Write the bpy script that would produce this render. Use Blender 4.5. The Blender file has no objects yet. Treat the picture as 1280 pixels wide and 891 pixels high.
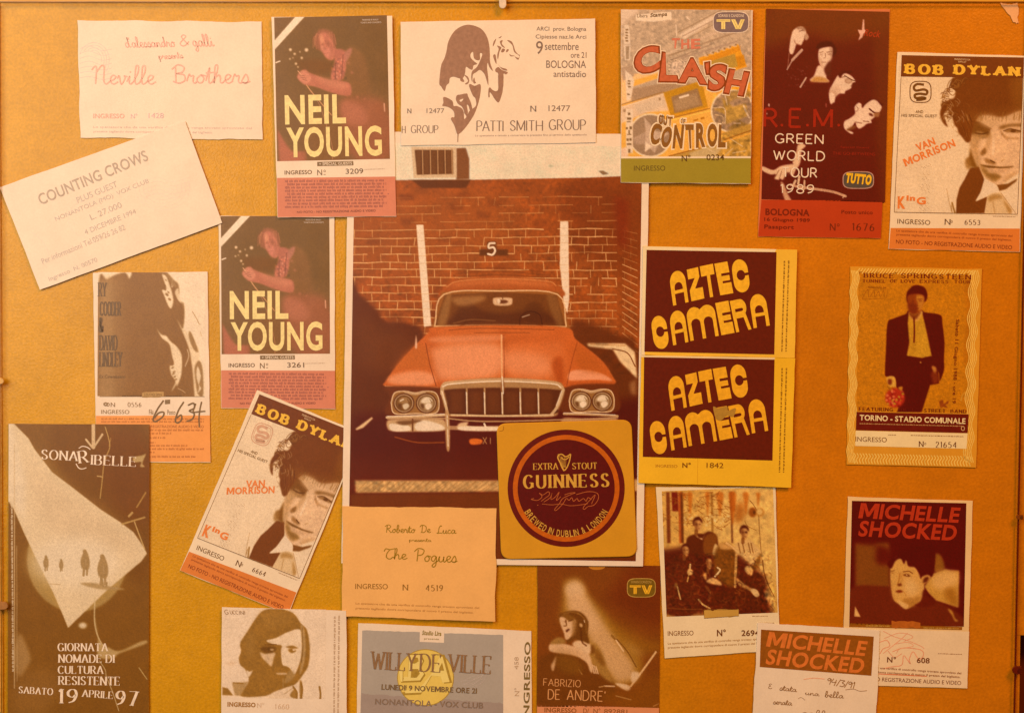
import bpy, math, random
import numpy as np
from mathutils import Vector
from mathutils.geometry import tessellate_polygon

scene = bpy.context.scene
COL = scene.collection
R = math.radians

# ------------------------------------------------------------------ camera, world, lamps, exposure
S = 0.00055                       # metres per photo pixel on the board
ZC = 1.5                          # height of the picture centre above the floor
DIST = 0.95
cam_d = bpy.data.cameras.new("Camera")
cam = bpy.data.objects.new("Camera", cam_d)
COL.objects.link(cam)
cam.location = (0, -DIST, ZC)
cam.rotation_euler = (R(90), 0, 0)
cam_d.sensor_width = 36
cam_d.lens = 36 * DIST / (1280 * S)
cam_d.clip_start = 0.01
cam_d.clip_end = 200
scene.camera = cam

world = bpy.data.worlds.new("World")
scene.world = world
world.use_nodes = True
bg = world.node_tree.nodes["Background"]
bg.inputs[0].default_value = (1.0, 0.42, 0.13, 1)
bg.inputs[1].default_value = 0.12


def area(name, loc, target, sx, sy, power, color):
    l = bpy.data.lights.new(name, 'AREA')
    l.shape = 'RECTANGLE'
    l.size, l.size_y = sx, sy
    l.energy = power
    l.color = color
    o = bpy.data.objects.new(name, l)
    COL.objects.link(o)
    o.location = loc
    o.rotation_euler = (Vector(target) - Vector(loc)).to_track_quat('-Z', 'Y').to_euler()
    return o


# a pale lamp to the upper left (its sheen lies over the left of the board) and a warm room lamp
area("lamp_pale", (-0.92, -1.25, 2.05), (-0.15, 0, 1.55), 1.15, 1.3, 22.5, (1.0, 0.765, 0.54))
area("lamp_warm", (1.0, -1.55, 3.0), (0.12, 0, 1.45), 0.7, 0.7, 37, (1.0, 0.37, 0.055))

scene.view_settings.view_transform = 'Standard'
scene.view_settings.look = 'None'
scene.view_settings.exposure = 0
scene.view_settings.gamma = 1
scene.cycles.max_bounces = 6

# ------------------------------------------------------------------ colours and materials
TINT = np.array([0.93, 0.535, 0.255])            # one overall colour of the warm room light


def lin(c):
    c = np.asarray(c, float) / 255.0
    return np.where(c <= 0.04045, c / 12.92, ((c + 0.055) / 1.055) ** 2.4)


def base(c):
    return np.clip(lin(c) / TINT, 0.002, 0.88)


def nt(name):
    m = bpy.data.materials.new(name)
    m.use_nodes = True
    t = m.node_tree
    return m, t, t.nodes["Principled BSDF"]


def lk(t, a, b):
    t.links.new(a, b)


def noise_mul(t, col_socket, lo, hi, scale, detail=4.0, rough=0.6):
    """colour x a noise value running lo..hi"""
    tc = t.nodes.new("ShaderNodeTexCoord")
    nz = t.nodes.new("ShaderNodeTexNoise")
    nz.inputs["Scale"].default_value = scale
    nz.inputs["Detail"].default_value = detail
    nz.inputs["Roughness"].default_value = rough
    lk(t, tc.outputs["Object"], nz.inputs["Vector"])
    mr = t.nodes.new("ShaderNodeMapRange")
    mr.inputs[1].default_value, mr.inputs[2].default_value = 0.3, 0.7
    mr.inputs[3].default_value, mr.inputs[4].default_value = lo, hi
    lk(t, nz.outputs["Fac"], mr.inputs[0])
    mx = t.nodes.new("ShaderNodeVectorMath")
    mx.operation = 'SCALE'
    lk(t, col_socket, mx.inputs[0])
    lk(t, mr.outputs[0], mx.inputs["Scale"])
    return mx.outputs[0], tc


def rgb_node(t, c):
    n = t.nodes.new("ShaderNodeRGB")
    n.outputs[0].default_value = (*c, 1)
    return n.outputs[0]


def add_bump(t, b, tc, scale, dist, strength=0.5, detail=3):
    nz = t.nodes.new("ShaderNodeTexNoise")
    nz.inputs["Scale"].default_value = scale
    nz.inputs["Detail"].default_value = detail
    lk(t, tc.outputs["Object"], nz.inputs["Vector"])
    bp = t.nodes.new("ShaderNodeBump")
    bp.inputs["Distance"].default_value = dist
    bp.inputs["Strength"].default_value = strength
    lk(t, nz.outputs["Fac"], bp.inputs["Height"])
    prev = b.inputs["Normal"]
    if prev.is_linked:
        lk(t, prev.links[0].from_socket, bp.inputs["Normal"])
    lk(t, bp.outputs[0], prev)


_mats = {}


def paper(c, rough=0.42):
    k = ('paper', tuple(c), rough)
    if k not in _mats:
        m, t, b = nt("paper")
        o, tc = noise_mul(t, rgb_node(t, base(c)), 0.93, 1.03, 38)
        o2, _ = noise_mul(t, o, 0.965, 1.03, 700, 2)
        lk(t, o2, b.inputs["Base Color"])
        b.inputs["Roughness"].default_value = rough
        add_bump(t, b, tc, 26, 0.0016, 0.36, 2)
        add_bump(t, b, tc, 900, 0.0001, 0.25, 2)
        _mats[k] = m
    return _mats[k]


def ink(c, rough=0.36):
    k = ('ink', tuple(c), rough)
    if k not in _mats:
        m, t, b = nt("ink")
        o, tc = noise_mul(t, rgb_node(t, base(c)), 0.86, 1.12, 420, 3)
        lk(t, o, b.inputs["Base Color"])
        b.inputs["Roughness"].default_value = rough
        _mats[k] = m
    return _mats[k]


def print_mat():
    if 'print' not in _mats:
        m, t, b = nt("printed_picture")
        at = t.nodes.new("ShaderNodeAttribute")
        at.attribute_name = "print"
        o, tc = noise_mul(t, at.outputs["Color"], 0.9, 1.1, 900, 2)
        o2, _ = noise_mul(t, o, 0.94, 1.06, 60, 3)
        lk(t, o2, b.inputs["Base Color"])
        b.inputs["Roughness"].default_value = 0.36
        add_bump(t, b, tc, 30, 0.0012, 0.2, 2)
        _mats['print'] = m
    return _mats['print']


# ------------------------------------------------------------------ 2-D outline helpers
def spline(pts, n=6, closed=False):
    p = np.asarray(pts, float)
    if len(p) < 3:
        return p
    if closed:
        q = np.vstack([p[-1], p, p[0], p[1]])
        segs = len(p)
    else:
        q = np.vstack([2 * p[0] - p[1], p, 2 * p[-1] - p[-2]])
        segs = len(p) - 1
    out = []
    for i in range(segs):
        p0, p1, p2, p3 = q[i:i + 4]
        for k in range(n):
            s = k / n
            out.append(0.5 * ((2 * p1) + (-p0 + p2) * s + (2 * p0 - 5 * p1 + 4 * p2 - p3) * s * s + (-p0 + 3 * p1 - 3 * p2 + p3) * s ** 3))
    if not closed:
        out.append(p[-1])
    return np.array(out)


def arc(cx, cy, rx, ry, a0, a1, n=18):
    a = np.radians(np.linspace(a0, a1, n))
    return np.stack([cx + rx * np.cos(a), cy + ry * np.sin(a)], 1)


def J(*parts):
    return np.vstack([np.atleast_2d(np.asarray(p, float)) for p in parts])


# ------------------------------------------------------------------ a small painter for the printed photographs
class Pic:
    """Soft shapes laid one over another on a pixel grid; becomes the colour of a fine mesh."""

    def __init__(s, t, quad, res, bgc):
        q = np.array([t.loc(*p) for p in quad])
        s.t = t
        s.x0, s.y0 = q.min(0)
        s.x1, s.y1 = q.max(0)
        s.res = res
        s.w = max(4, int(round((s.x1 - s.x0) * res)))
        s.h = max(4, int(round((s.y1 - s.y0) * res)))
        s.a = np.empty((s.h, s.w, 3))
        s.a[:] = bgc
        s.fr = (0, 0, 1)

    def frame(s, ox, oy, k):
        s.fr = (ox, oy, k)
        return s

    def P(s, pts):
        p = np.atleast_2d(np.asarray(pts, float))
        ox, oy, k = s.fr
        l = s.t.locs(np.stack([ox + p[:, 0] / k, oy + p[:, 1] / k], 1))
        return np.stack([(l[:, 0] - s.x0) / (s.x1 - s.x0) * s.w, (l[:, 1] - s.y0) / (s.y1 - s.y0) * s.h], 1)

    def _box(s, p, pad):
        a = np.floor(p.min(0) - pad).astype(int)
        b = np.ceil(p.max(0) + pad).astype(int)
        return max(0, a[0]), max(0, a[1]), min(s.w, b[0]), min(s.h, b[1])

    def _blend(s, bx, m, c, al):
        x0, y0, x1, y1 = bx
        m = (m * al)[..., None]
        v = s.a[y0:y1, x0:x1]
        v[:] = v * (1 - m) + np.asarray(c, float) * m

    @staticmethod
    def _blur(m, r):
        if r < 0.3:
            return m
        n = int(math.ceil(r * 2.5))
        k = np.exp(-0.5 * (np.arange(-n, n + 1) / r) ** 2)
        k /= k.sum()
        m = np.apply_along_axis(lambda v: np.convolve(np.pad(v, n, mode='edge'), k, 'valid'), 0, m)
        return np.apply_along_axis(lambda v: np.convolve(np.pad(v, n, mode='edge'), k, 'valid'), 1, m)

    def poly(s, pts, c, b=0.4, al=1.0, sm=False):
        """filled outline; b = softness in photo pixels"""
        p = s.P(pts)
        if sm:
            p = spline(p, 5, True)
        r = b * s.res
        bx = s._box(p, 2.5 * r + 2)
        x0, y0, x1, y1 = bx
        if x1 <= x0 or y1 <= y0:
            return s
        m = np.zeros((y1 - y0, x1 - x0))
        for dx, dy in ((.25, .25), (.75, .25), (.25, .75), (.75, .75)):
            X = (np.arange(x0, x1) + dx)[None, :]
            Y = (np.arange(y0, y1) + dy)[:, None]
            ins = np.zeros(m.shape, bool)
            q = np.roll(p, -1, 0)
            for (ax, ay), (cx, cy) in zip(p, q):
                if ay == cy:
                    continue
                c1 = (Y > min(ay, cy)) & (Y <= max(ay, cy))
                ins ^= c1 & (X < ax + (Y - ay) * (cx - ax) / (cy - ay))
            m += ins * 0.25
        s._blend(bx, s._blur(m, r), c, al)
        return s

    def sp(s, pts, c, b=0.4, al=1.0):
        return s.poly(pts, c, b, al, True)

    def ell(s, cx, cy, rx, ry, c, b=0.5, al=1.0, rot=0):
        a = np.linspace(0, 2 * math.pi, 36, endpoint=False)
        ca, sa = math.cos(R(rot)), math.sin(R(rot))
        x, y = rx * np.cos(a), ry * np.sin(a)
        return s.poly(np.stack([cx + x * ca - y * sa, cy + x * sa + y * ca], 1), c, b, al)

    def line(s, pts, w, c, al=1.0, b=0.3, sm=True):
        """stroke; w in photo pixels"""
        p = s.P(pts)
        if sm and len(p) > 2:
            p = spline(p, 5)
        r = w * s.res / 2
        bl = max(0.5, b * s.res)
        bx = s._box(p, r + bl + 2)
        x0, y0, x1, y1 = bx
        if x1 <= x0 or y1 <= y0:
            return s
        X = (np.arange(x0, x1) + .5)[None, :]
        Y = (np.arange(y0, y1) + .5)[:, None]
        d = np.full((y1 - y0, x1 - x0), 1e9)
        for a, c2 in zip(p[:-1], p[1:]):
            v = c2 - a
            L2 = max(1e-9, v @ v)
            u = np.clip(((X - a[0]) * v[0] + (Y - a[1]) * v[1]) / L2, 0, 1)
            d = np.minimum(d, np.hypot(X - a[0] - u * v[0], Y - a[1] - u * v[1]))
        s._blend(bx, np.clip((r - d) / bl + .5, 0, 1), c, al)
        return s

    def speck(s, pts, amp, cell, seed):
        """mottling inside an outline: darker and lighter clumps of the print"""
        p = s.P(pts)
        x0, y0, x1, y1 = s._box(p, 1)
        if x1 - x0 < 2 or y1 - y0 < 2:
            return s
        g = np.random.RandomState(seed)
        n = max(2, int((y1 - y0) / (cell * s.res)) + 2), max(2, int((x1 - x0) / (cell * s.res)) + 2)
        z = g.randn(*n)
        yy = np.linspace(0, n[0] - 1.001, y1 - y0)
        xx = np.linspace(0, n[1] - 1.001, x1 - x0)
        yi, xi = yy.astype(int), xx.astype(int)
        fy, fx = (yy - yi)[:, None], (xx - xi)[None, :]
        z = (z[yi][:, xi] * (1 - fy) * (1 - fx) + z[yi + 1][:, xi] * fy * (1 - fx) + z[yi][:, xi + 1] * (1 - fy) * fx + z[yi + 1][:, xi + 1] * fy * fx)
        s.a[y0:y1, x0:x1] *= np.clip(1 + 0.7 * amp * z, 0.3, 1.8)[..., None]
        return s

    def done(s, part='photo', dh=1, grain=0.03, seed=1, mask=None):
        g = np.random.RandomState(seed)
        a = s.a * (1 + grain * g.randn(s.h, s.w, 1))
        colr = base(np.clip(a, 0, 255))
        xs = np.linspace(s.x0, s.x1, s.w + 1)
        ys = np.linspace(s.y0, s.y1, s.h + 1)
        X, Y = np.meshgrid(xs, ys)
        pad = np.pad(colr, ((0, 1), (0, 1), (0, 0)), mode='edge')
        pad2 = np.pad(colr, ((1, 0), (1, 0), (0, 0)), mode='edge')
        pc = 0.5 * (pad + pad2)
        return s.t.grid(part, X, Y, print_mat(), dh, pc)
# ------------------------------------------------------------------ meshes
def P(px, py, h=0.0):
    """a point of the board, given as it is measured in the photograph"""
    return Vector(((px - 640) * S, -h, (445.5 - py) * S + ZC))


def link(name, verts, faces, m, parent=None, smooth=False):
    me = bpy.data.meshes.new(name)
    me.from_pydata([tuple(v) for v in verts], [], [tuple(f) for f in faces])
    me.materials.append(m)
    if smooth:
        me.polygons.foreach_set("use_smooth", [True] * len(me.polygons))
    me.update()
    o = bpy.data.objects.new(name, me)
    COL.objects.link(o)
    if parent:
        o.parent = parent
    return o


def box(name, lo, hi, m, parent=None, bevel=0.0):
    import bmesh
    bm = bmesh.new()
    bmesh.ops.create_cube(bm, size=1)
    for v in bm.verts:
        v.co = Vector([lo[i] + (v.co[i] + .5) * (hi[i] - lo[i]) for i in range(3)])
    if bevel:
        bmesh.ops.bevel(bm, geom=bm.edges[:], offset=bevel, segments=2, affect='EDGES', profile=.6)
    me = bpy.data.meshes.new(name)
    bm.to_mesh(me)
    bm.free()
    me.materials.append(m)
    o = bpy.data.objects.new(name, me)
    COL.objects.link(o)
    if parent:
        o.parent = parent
    return o


PAPER = 0.00022
STEP = 0.00004


class Sheet:
    """One loose sheet: an Empty at its middle, the paper and everything printed on it as children."""

    def __init__(s, name, label, cat, group, c, rot, corners, level, m, curl=1.0, seed=0, rag=0.22, round_=0, part='paper', thick=PAPER):
        s.c = np.array(c, float)
        s.rot = rot
        s.e = bpy.data.objects.new(name, None)
        COL.objects.link(s.e)
        s.e.location = P(c[0], c[1], 0.0004 + level * 0.00042)
        s.e.rotation_euler = (0, R(rot), 0)
        s.e.empty_display_size = 0.01
        s.e["label"], s.e["category"] = label, cat
        if group:
            s.e["group"] = group
        s.q = s.locs(corners)
        s.lo, s.hi = s.q.min(0), s.q.max(0)
        g = np.random.RandomState(seed + 77)
        s.g = g
        s.thick = thick
        s.amp = np.array([g.uniform(.00003, .00010) * curl, g.uniform(.00003, .00008) * curl])
        s.ph = g.uniform(0, 6.3, 2)
        s.lift = g.uniform(0.0, 0.00034, 4) * curl
        if round_:
            s._round(part, m, round_)
        else:
            s._paper(part, m, rag)

    # photograph pixels -> the sheet's own upright frame (pixels from its centre)
    def locs(s, p):
        p = np.atleast_2d(np.asarray(p, float)) - s.c
        a = R(-s.rot)
        return np.stack([p[:, 0] * math.cos(a) - p[:, 1] * math.sin(a), p[:, 0] * math.sin(a) + p[:, 1] * math.cos(a)], 1)

    def loc(s, x, y):
        return s.locs([(x, y)])[0]

    def bend(s, X, Y):
        u = np.clip((X - s.lo[0]) / (s.hi[0] - s.lo[0]), 0, 1)
        v = np.clip((Y - s.lo[1]) / (s.hi[1] - s.lo[1]), 0, 1)
        h = s.amp[0] * (1 + np.sin(u * 5 + s.ph[0] + v * 2)) + s.amp[1] * (1 + np.sin(v * 6 + s.ph[1] - u))
        for k, (cu, cv) in enumerate(((0, 0), (1, 0), (1, 1), (0, 1))):
            h = h + s.lift[k] * np.clip(1 - np.hypot(u - cu, v - cv) / 0.55, 0, 1) ** 2
        return h

    def co(s, X, Y, h):
        return np.stack([X * S, -(s.bend(X, Y) + h), -Y * S], -1)

    def _mesh(s, part, v, f, m, parent=None, smooth=False):
        me = bpy.data.meshes.new(part)
        f = np.asarray(f, np.int32)
        me.vertices.add(len(v))
        me.vertices.foreach_set("co", np.asarray(v, np.float32).ravel())
        me.loops.add(f.size)
        me.loops.foreach_set("vertex_index", f.ravel())
        me.polygons.add(len(f))
        me.polygons.foreach_set("loop_start", np.arange(0, f.size, f.shape[1], dtype=np.int32))
        me.polygons.foreach_set("use_smooth", np.full(len(f), smooth))
        me.update(calc_edges=True)
        me.materials.append(m)
        o = bpy.data.objects.new(part, me)
        COL.objects.link(o)
        o.parent = parent or s.e
        return o

    def _paper(s, part, m, rag):
        nx = max(10, int((s.hi[0] - s.lo[0]) / 6))
        ny = max(10, int((s.hi[1] - s.lo[1]) / 6))
        u, v = np.meshgrid(np.linspace(0, 1, nx), np.linspace(0, 1, ny))
        q = s.q
        X = (q[0, 0] * (1 - u) + q[1, 0] * u) * (1 - v) + (q[3, 0] * (1 - u) + q[2, 0] * u) * v
        Y = (q[0, 1] * (1 - u) + q[1, 1] * u) * (1 - v) + (q[3, 1] * (1 - u) + q[2, 1] * u) * v
        for e in (np.s_[0, :], np.s_[-1, :]):
            Y[e] += np.convolve(s.g.randn(nx + 4), [.12, .24, .28, .24, .12], 'valid') * rag * 1.6 + s.g.randn(nx) * rag * .25
        for e in (np.s_[:, 0], np.s_[:, -1]):
            X[e] += np.convolve(s.g.randn(ny + 4), [.12, .24, .28, .24, .12], 'valid') * rag * 1.6 + s.g.randn(ny) * rag * .25
        top = s.co(X, Y, s.thick).reshape(-1, 3)
        bot = s.co(X, Y, 0.0).reshape(-1, 3)
        i = np.arange(nx * ny).reshape(ny, nx)
        f = np.stack([i[:-1, :-1], i[1:, :-1], i[1:, 1:], i[:-1, 1:]], -1).reshape(-1, 4)
        n = nx * ny
        ring = np.concatenate([i[0, :], i[1:, -1], i[-1, -2::-1], i[-2:0:-1, 0]])
        r2 = np.roll(ring, -1)
        side = np.stack([ring, r2, r2 + n, ring + n], -1)
        s._mesh(part, np.vstack([top, bot]), np.vstack([f, f[:, ::-1] + n, side]), m, smooth=False)

    def _round(s, part, m, r):
        """a stiff board with rounded corners"""
        q = s.q
        pts = []
        for k in range(4):
            c, a, b = q[k], q[k - 1], q[(k + 1) % 4]
            d1, d2 = (a - c) / np.linalg.norm(a - c), (b - c) / np.linalg.norm(b - c)
            for t in np.linspace(0, 1, 9):
                p0, p1, p2 = c + d1 * r, c, c + d2 * r
                w = 0.35
                bez = ((1 - t) ** 2 * p0 + 2 * t * (1 - t) * p1 + t * t * p2)
                pts.append(bez)
        pts = np.array(pts)
        n = len(pts)
        ch = 0.8
        inner = pts * (1 - ch / 90)
        ring0 = s.co(pts[:, 0], pts[:, 1], 0)
        ring1 = s.co(pts[:, 0], pts[:, 1], s.thick - .0003)
        ring2 = s.co(inner[:, 0], inner[:, 1], s.thick)
        v = np.vstack([ring0, ring1, ring2])
        f = []
        for k in range(n):
            j = (k + 1) % n
            f += [(k, k + n, j + n, j), (k + n, k + 2 * n, j + 2 * n, j + n)]
        f.append(tuple(range(2 * n, 3 * n)))
        o = link(part, v, f, m, s.e)

    def grid(s, part, X, Y, m, dh, colr=None, parent=None):
        v = s.co(X, Y, s.thick + dh * STEP).reshape(-1, 3)
        ny, nx = X.shape
        i = np.arange(nx * ny).reshape(ny, nx)
        f = np.stack([i[:-1, :-1], i[1:, :-1], i[1:, 1:], i[:-1, 1:]], -1).reshape(-1, 4)
        o = s._mesh(part, v, f, m, parent)
        if colr is not None:
            at = o.data.attributes.new("print", 'FLOAT_COLOR', 'POINT')
            c4 = np.ones((nx * ny, 4), np.float32)
            c4[:, :3] = colr.reshape(-1, 3)
            at.data.foreach_set("color", c4.ravel())
        return o

    def panel(s, part, quad, m, dh=1, parent=None, rag=0.0):
        """a printed area given by four corners TL TR BR BL in photo pixels"""
        q = s.locs(quad)
        nx = max(2, int(np.ptp(q[:, 0]) / 5) + 1)
        ny = max(2, int(np.ptp(q[:, 1]) / 5) + 1)
        u, v = np.meshgrid(np.linspace(0, 1, nx), np.linspace(0, 1, ny))
        X = (q[0, 0] * (1 - u) + q[1, 0] * u) * (1 - v) + (q[3, 0] * (1 - u) + q[2, 0] * u) * v
        Y = (q[0, 1] * (1 - u) + q[1, 1] * u) * (1 - v) + (q[3, 1] * (1 - u) + q[2, 1] * u) * v
        if rag:
            Y[0] += s.g.randn(nx) * rag
            Y[-1] += s.g.randn(nx) * rag
        return s.grid(part, X, Y, m, dh, parent=parent)

    def shape(s, part, polys, m, dh=2, parent=None, fr=(0, 0, 1)):
        """flat printed outlines; each entry is an outline, or (outline, hole, hole ...)"""
        V, F = [], []
        for k, pl in enumerate(polys):
            rings = pl if isinstance(pl, (tuple, list)) and np.ndim(pl[0]) == 2 else [pl]
            rings = [s.locs(np.asarray(r, float) / fr[2] + np.array(fr[:2])) for r in rings]
            tri = tessellate_polygon([[Vector((p[0], p[1], 0)) for p in r] for r in rings])
            n0 = len(V)
            allp = np.vstack(rings)
            h = s.thick + (dh + 0.12 * (k % 7)) * STEP
            V += list(s.co(allp[:, 0], allp[:, 1], h))
            F += [(a + n0, b + n0, c + n0) for a, b, c in tri]
        return s._mesh(part, V, F, m, parent)

    def ribbons(s, part, strokes, m, dh=3, parent=None, local=False):
        """strokes: list of (points in photo px, width or widths)"""
        V, F = [], []
        for k, (p, w) in enumerate(strokes):
            p = np.asarray(p, float)
            if not local:
                p = s.locs(p)
            if len(p) < 2:
                continue
            d = np.gradient(p, axis=0)
            n = np.hypot(d[:, 0], d[:, 1])[:, None]
            d = d / np.maximum(n, 1e-9)
            nv = np.stack([-d[:, 1], d[:, 0]], 1)
            w = np.broadcast_to(np.asarray(w, float), (len(p),))[:, None] / 2
            a, b = p + nv * w, p - nv * w
            h = s.thick + (dh + 0.06 * (k % 12)) * STEP
            n0 = len(V)
            V += list(s.co(a[:, 0], a[:, 1], h)) + list(s.co(b[:, 0], b[:, 1], h))
            L = len(p)
            F += [(n0 + j, n0 + j + 1, n0 + L + j + 1, n0 + L + j) for j in range(L - 1)]
        return s._mesh(part, V, F, m, parent)

    # ---- lettering
    def text(s, part, items, m, dh=4, parent=None):
        """sans lettering. items: (string, centre x, centre y, width, height, angle, bold) in photo px"""
        V, F = [], []
        for it in items:
            st, cx, cy, w, h = it[:5]
            ang = it[5] if len(it) > 5 else 0
            bold = it[6] if len(it) > 6 else 0.0
            shear = it[7] if len(it) > 7 else 0.0
            v, tri = glyphs(st, bold)
            p = v * np.array([w, h])
            p[:, 0] += shear * p[:, 1]
            V, F = s._put(V, F, p, tri, cx, cy, ang, dh)
        return s._mesh(part, V, F, m, parent)

    def _put(s, V, F, p, tri, cx, cy, ang, dh):
        a = R(ang)
        c = s.loc(cx, cy)
        X = c[0] + p[:, 0] * math.cos(a) + p[:, 1] * math.sin(a)
        Y = c[1] + p[:, 0] * math.sin(a) - p[:, 1] * math.cos(a)
        n0 = len(V)
        V = V + list(s.co(X, Y, s.thick + dh * STEP))
        return V, F + [tuple(int(i) + n0 for i in t) for t in tri]

    def pen(s, part, items, m, dh=4, parent=None):
        """lettering drawn with a broad pen. items: (string, cx, cy, w, h, angle, style dict)"""
        st = []
        for it in items:
            tx, cx, cy, w, h = it[:5]
            ang = it[5] if len(it) > 5 else 0
            sty = it[6] if len(it) > 6 else {}
            st += pen_strokes(tx, s.loc(cx, cy), w, h, ang, **sty)
        return s.ribbons(part, st, m, dh, parent, local=True)

    def fine(s, part, lines, m, dh=2, seed=3, parent=None):
        """rows of small print too small to read. lines: (x0, y0, x1, y1, letter height)"""
        g = np.random.RandomState(seed)
        V, F = [], []
        for (x0, y0, x1, y1, lh) in lines:
            a, b = s.loc(x0, y0), s.loc(x1, y1)
            L = np.hypot(*(b - a))
            d = (b - a) / L
            n = np.array([-d[1], d[0]])
            x = 0.0
            while x < L:
                for _ in range(g.randint(2, 9)):
                    w = lh * g.uniform(.3, .62)
                    up = lh * (0.5 if g.rand() < .72 else .78)
                    dn = lh * (0.5 if g.rand() < .9 else .75)
                    if x + w > L:
                        break
                    q = [a + d * x - n * up, a + d * (x + w * .62) - n * up * g.uniform(.7, 1), a + d * (x + w * .62) + n * dn, a + d * x + n * dn * g.uniform(.7, 1)]
                    n0 = len(V)
                    q = np.array(q)
                    V += list(s.co(q[:, 0], q[:, 1], s.thick + dh * STEP))
                    F.append((n0, n0 + 1, n0 + 2, n0 + 3))
                    x += w
                x += lh * .55
        return s._mesh(part, V, F, m, parent)

    def rule(s, part, rows, m, dh=2):
        """rows of the usual small print: (words, x0, y0, x1, y1, height)"""
        it = []
        for st, x0, y0, x1, y1, h in rows:
            it.append((st, (x0 + x1) / 2, (y0 + y1) / 2, math.hypot(x1 - x0, y1 - y0), h, math.degrees(math.atan2(y1 - y0, x1 - x0)), .012))
        return s.text(part, it, m, dh)

    def dots(s, part, pts, r, m, dh=2, parent=None):
        polys = [arc(x, y, r, r, 0, 315, 8) for x, y in pts]
        return s.shape(part, polys, m, dh, parent)


SP1 = "Lo spettatore che da una verifica di controllo venga trovato sprovvisto del"
SP2 = "presente tagliando dovra corrispondere di nuovo il prezzo del biglietto."
# ------------------------------------------------------------------ lettering
_gl = {}


def _one(ch, bold):
    """one heavy capital at cap height: width, height, points, triangles"""
    if ch == 'M':
        w = .9
        p = np.array([(0, 0), (0, 1), (.27, 1), (.5, .42), (.73, 1), (1, 1), (1, 0), (.77, 0), (.77, .64), (.57, .12), (.43, .12), (.23, .64), (.23, 0)], float) * np.array([w, .73])
        return w, .73, p, tessellate_polygon([[Vector((a, b, 0)) for a, b in p]])
    c = bpy.data.curves.new("lettering", 'FONT')
    c.body, c.resolution_u, c.offset, c.fill_mode = ch, 4, bold, 'FRONT'
    o = bpy.data.objects.new("lettering", c)
    COL.objects.link(o)
    me = bpy.data.meshes.new_from_object(o.evaluated_get(bpy.context.evaluated_depsgraph_get()))
    v = np.array([q.co[:2] for q in me.vertices]).reshape(-1, 2)
    me.calc_loop_triangles()
    tri = [tuple(t.vertices) for t in me.loop_triangles]
    bpy.data.objects.remove(o)
    bpy.data.meshes.remove(me)
    v[:, 0] -= v[:, 0].min()
    if ch != '-':
        v[:, 1] = (v[:, 1] - v[:, 1].min()) / max(1e-6, np.ptp(v[:, 1])) * .73
    return v[:, 0].max(), .73, v, tri


def glyphs(st, bold):
    """filled sans letters scaled to a unit box centred on the origin"""
    k = (st, bold)
    if k not in _gl and len(st) > 1 and 'M' in st and bold > .012:
        x, V, F = 0.0, [], []
        for ch in st:
            if ch == ' ':
                x += .3
                continue
            w_, h_, v_, f_ = _one(ch, bold)
            n0 = len(V)
            V += [(x + p[0], p[1]) for p in v_]
            F += [tuple(i + n0 for i in t) for t in f_]
            x += w_ + .075
        v = np.array(V)
        lo, hi = v.min(0), v.max(0)
        _gl[k] = ((v - (lo + hi) / 2) / (hi - lo), F)
    if k not in _gl:
        c = bpy.data.curves.new("lettering", 'FONT')
        c.body = st
        c.resolution_u = 4
        c.offset = bold
        c.space_character = 1 + 2.6 * bold
        c.fill_mode = 'FRONT'
        o = bpy.data.objects.new("lettering", c)
        COL.objects.link(o)
        dg = bpy.context.evaluated_depsgraph_get()
        me = bpy.data.meshes.new_from_object(o.evaluated_get(dg))
        v = np.array([q.co[:2] for q in me.vertices]).reshape(-1, 2)
        me.calc_loop_triangles()
        tri = [tuple(t.vertices) for t in me.loop_triangles]
        bpy.data.objects.remove(o)
        bpy.data.meshes.remove(me)
        lo, hi = v.min(0), v.max(0)
        v = (v - (lo + hi) / 2) / np.maximum(hi - lo, 1e-6)
        _gl[k] = (v, tri)
    v, t = _gl[k]
    return v.copy(), t


def L_(*v):
    return np.array(v, float).reshape(-1, 2)


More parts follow.
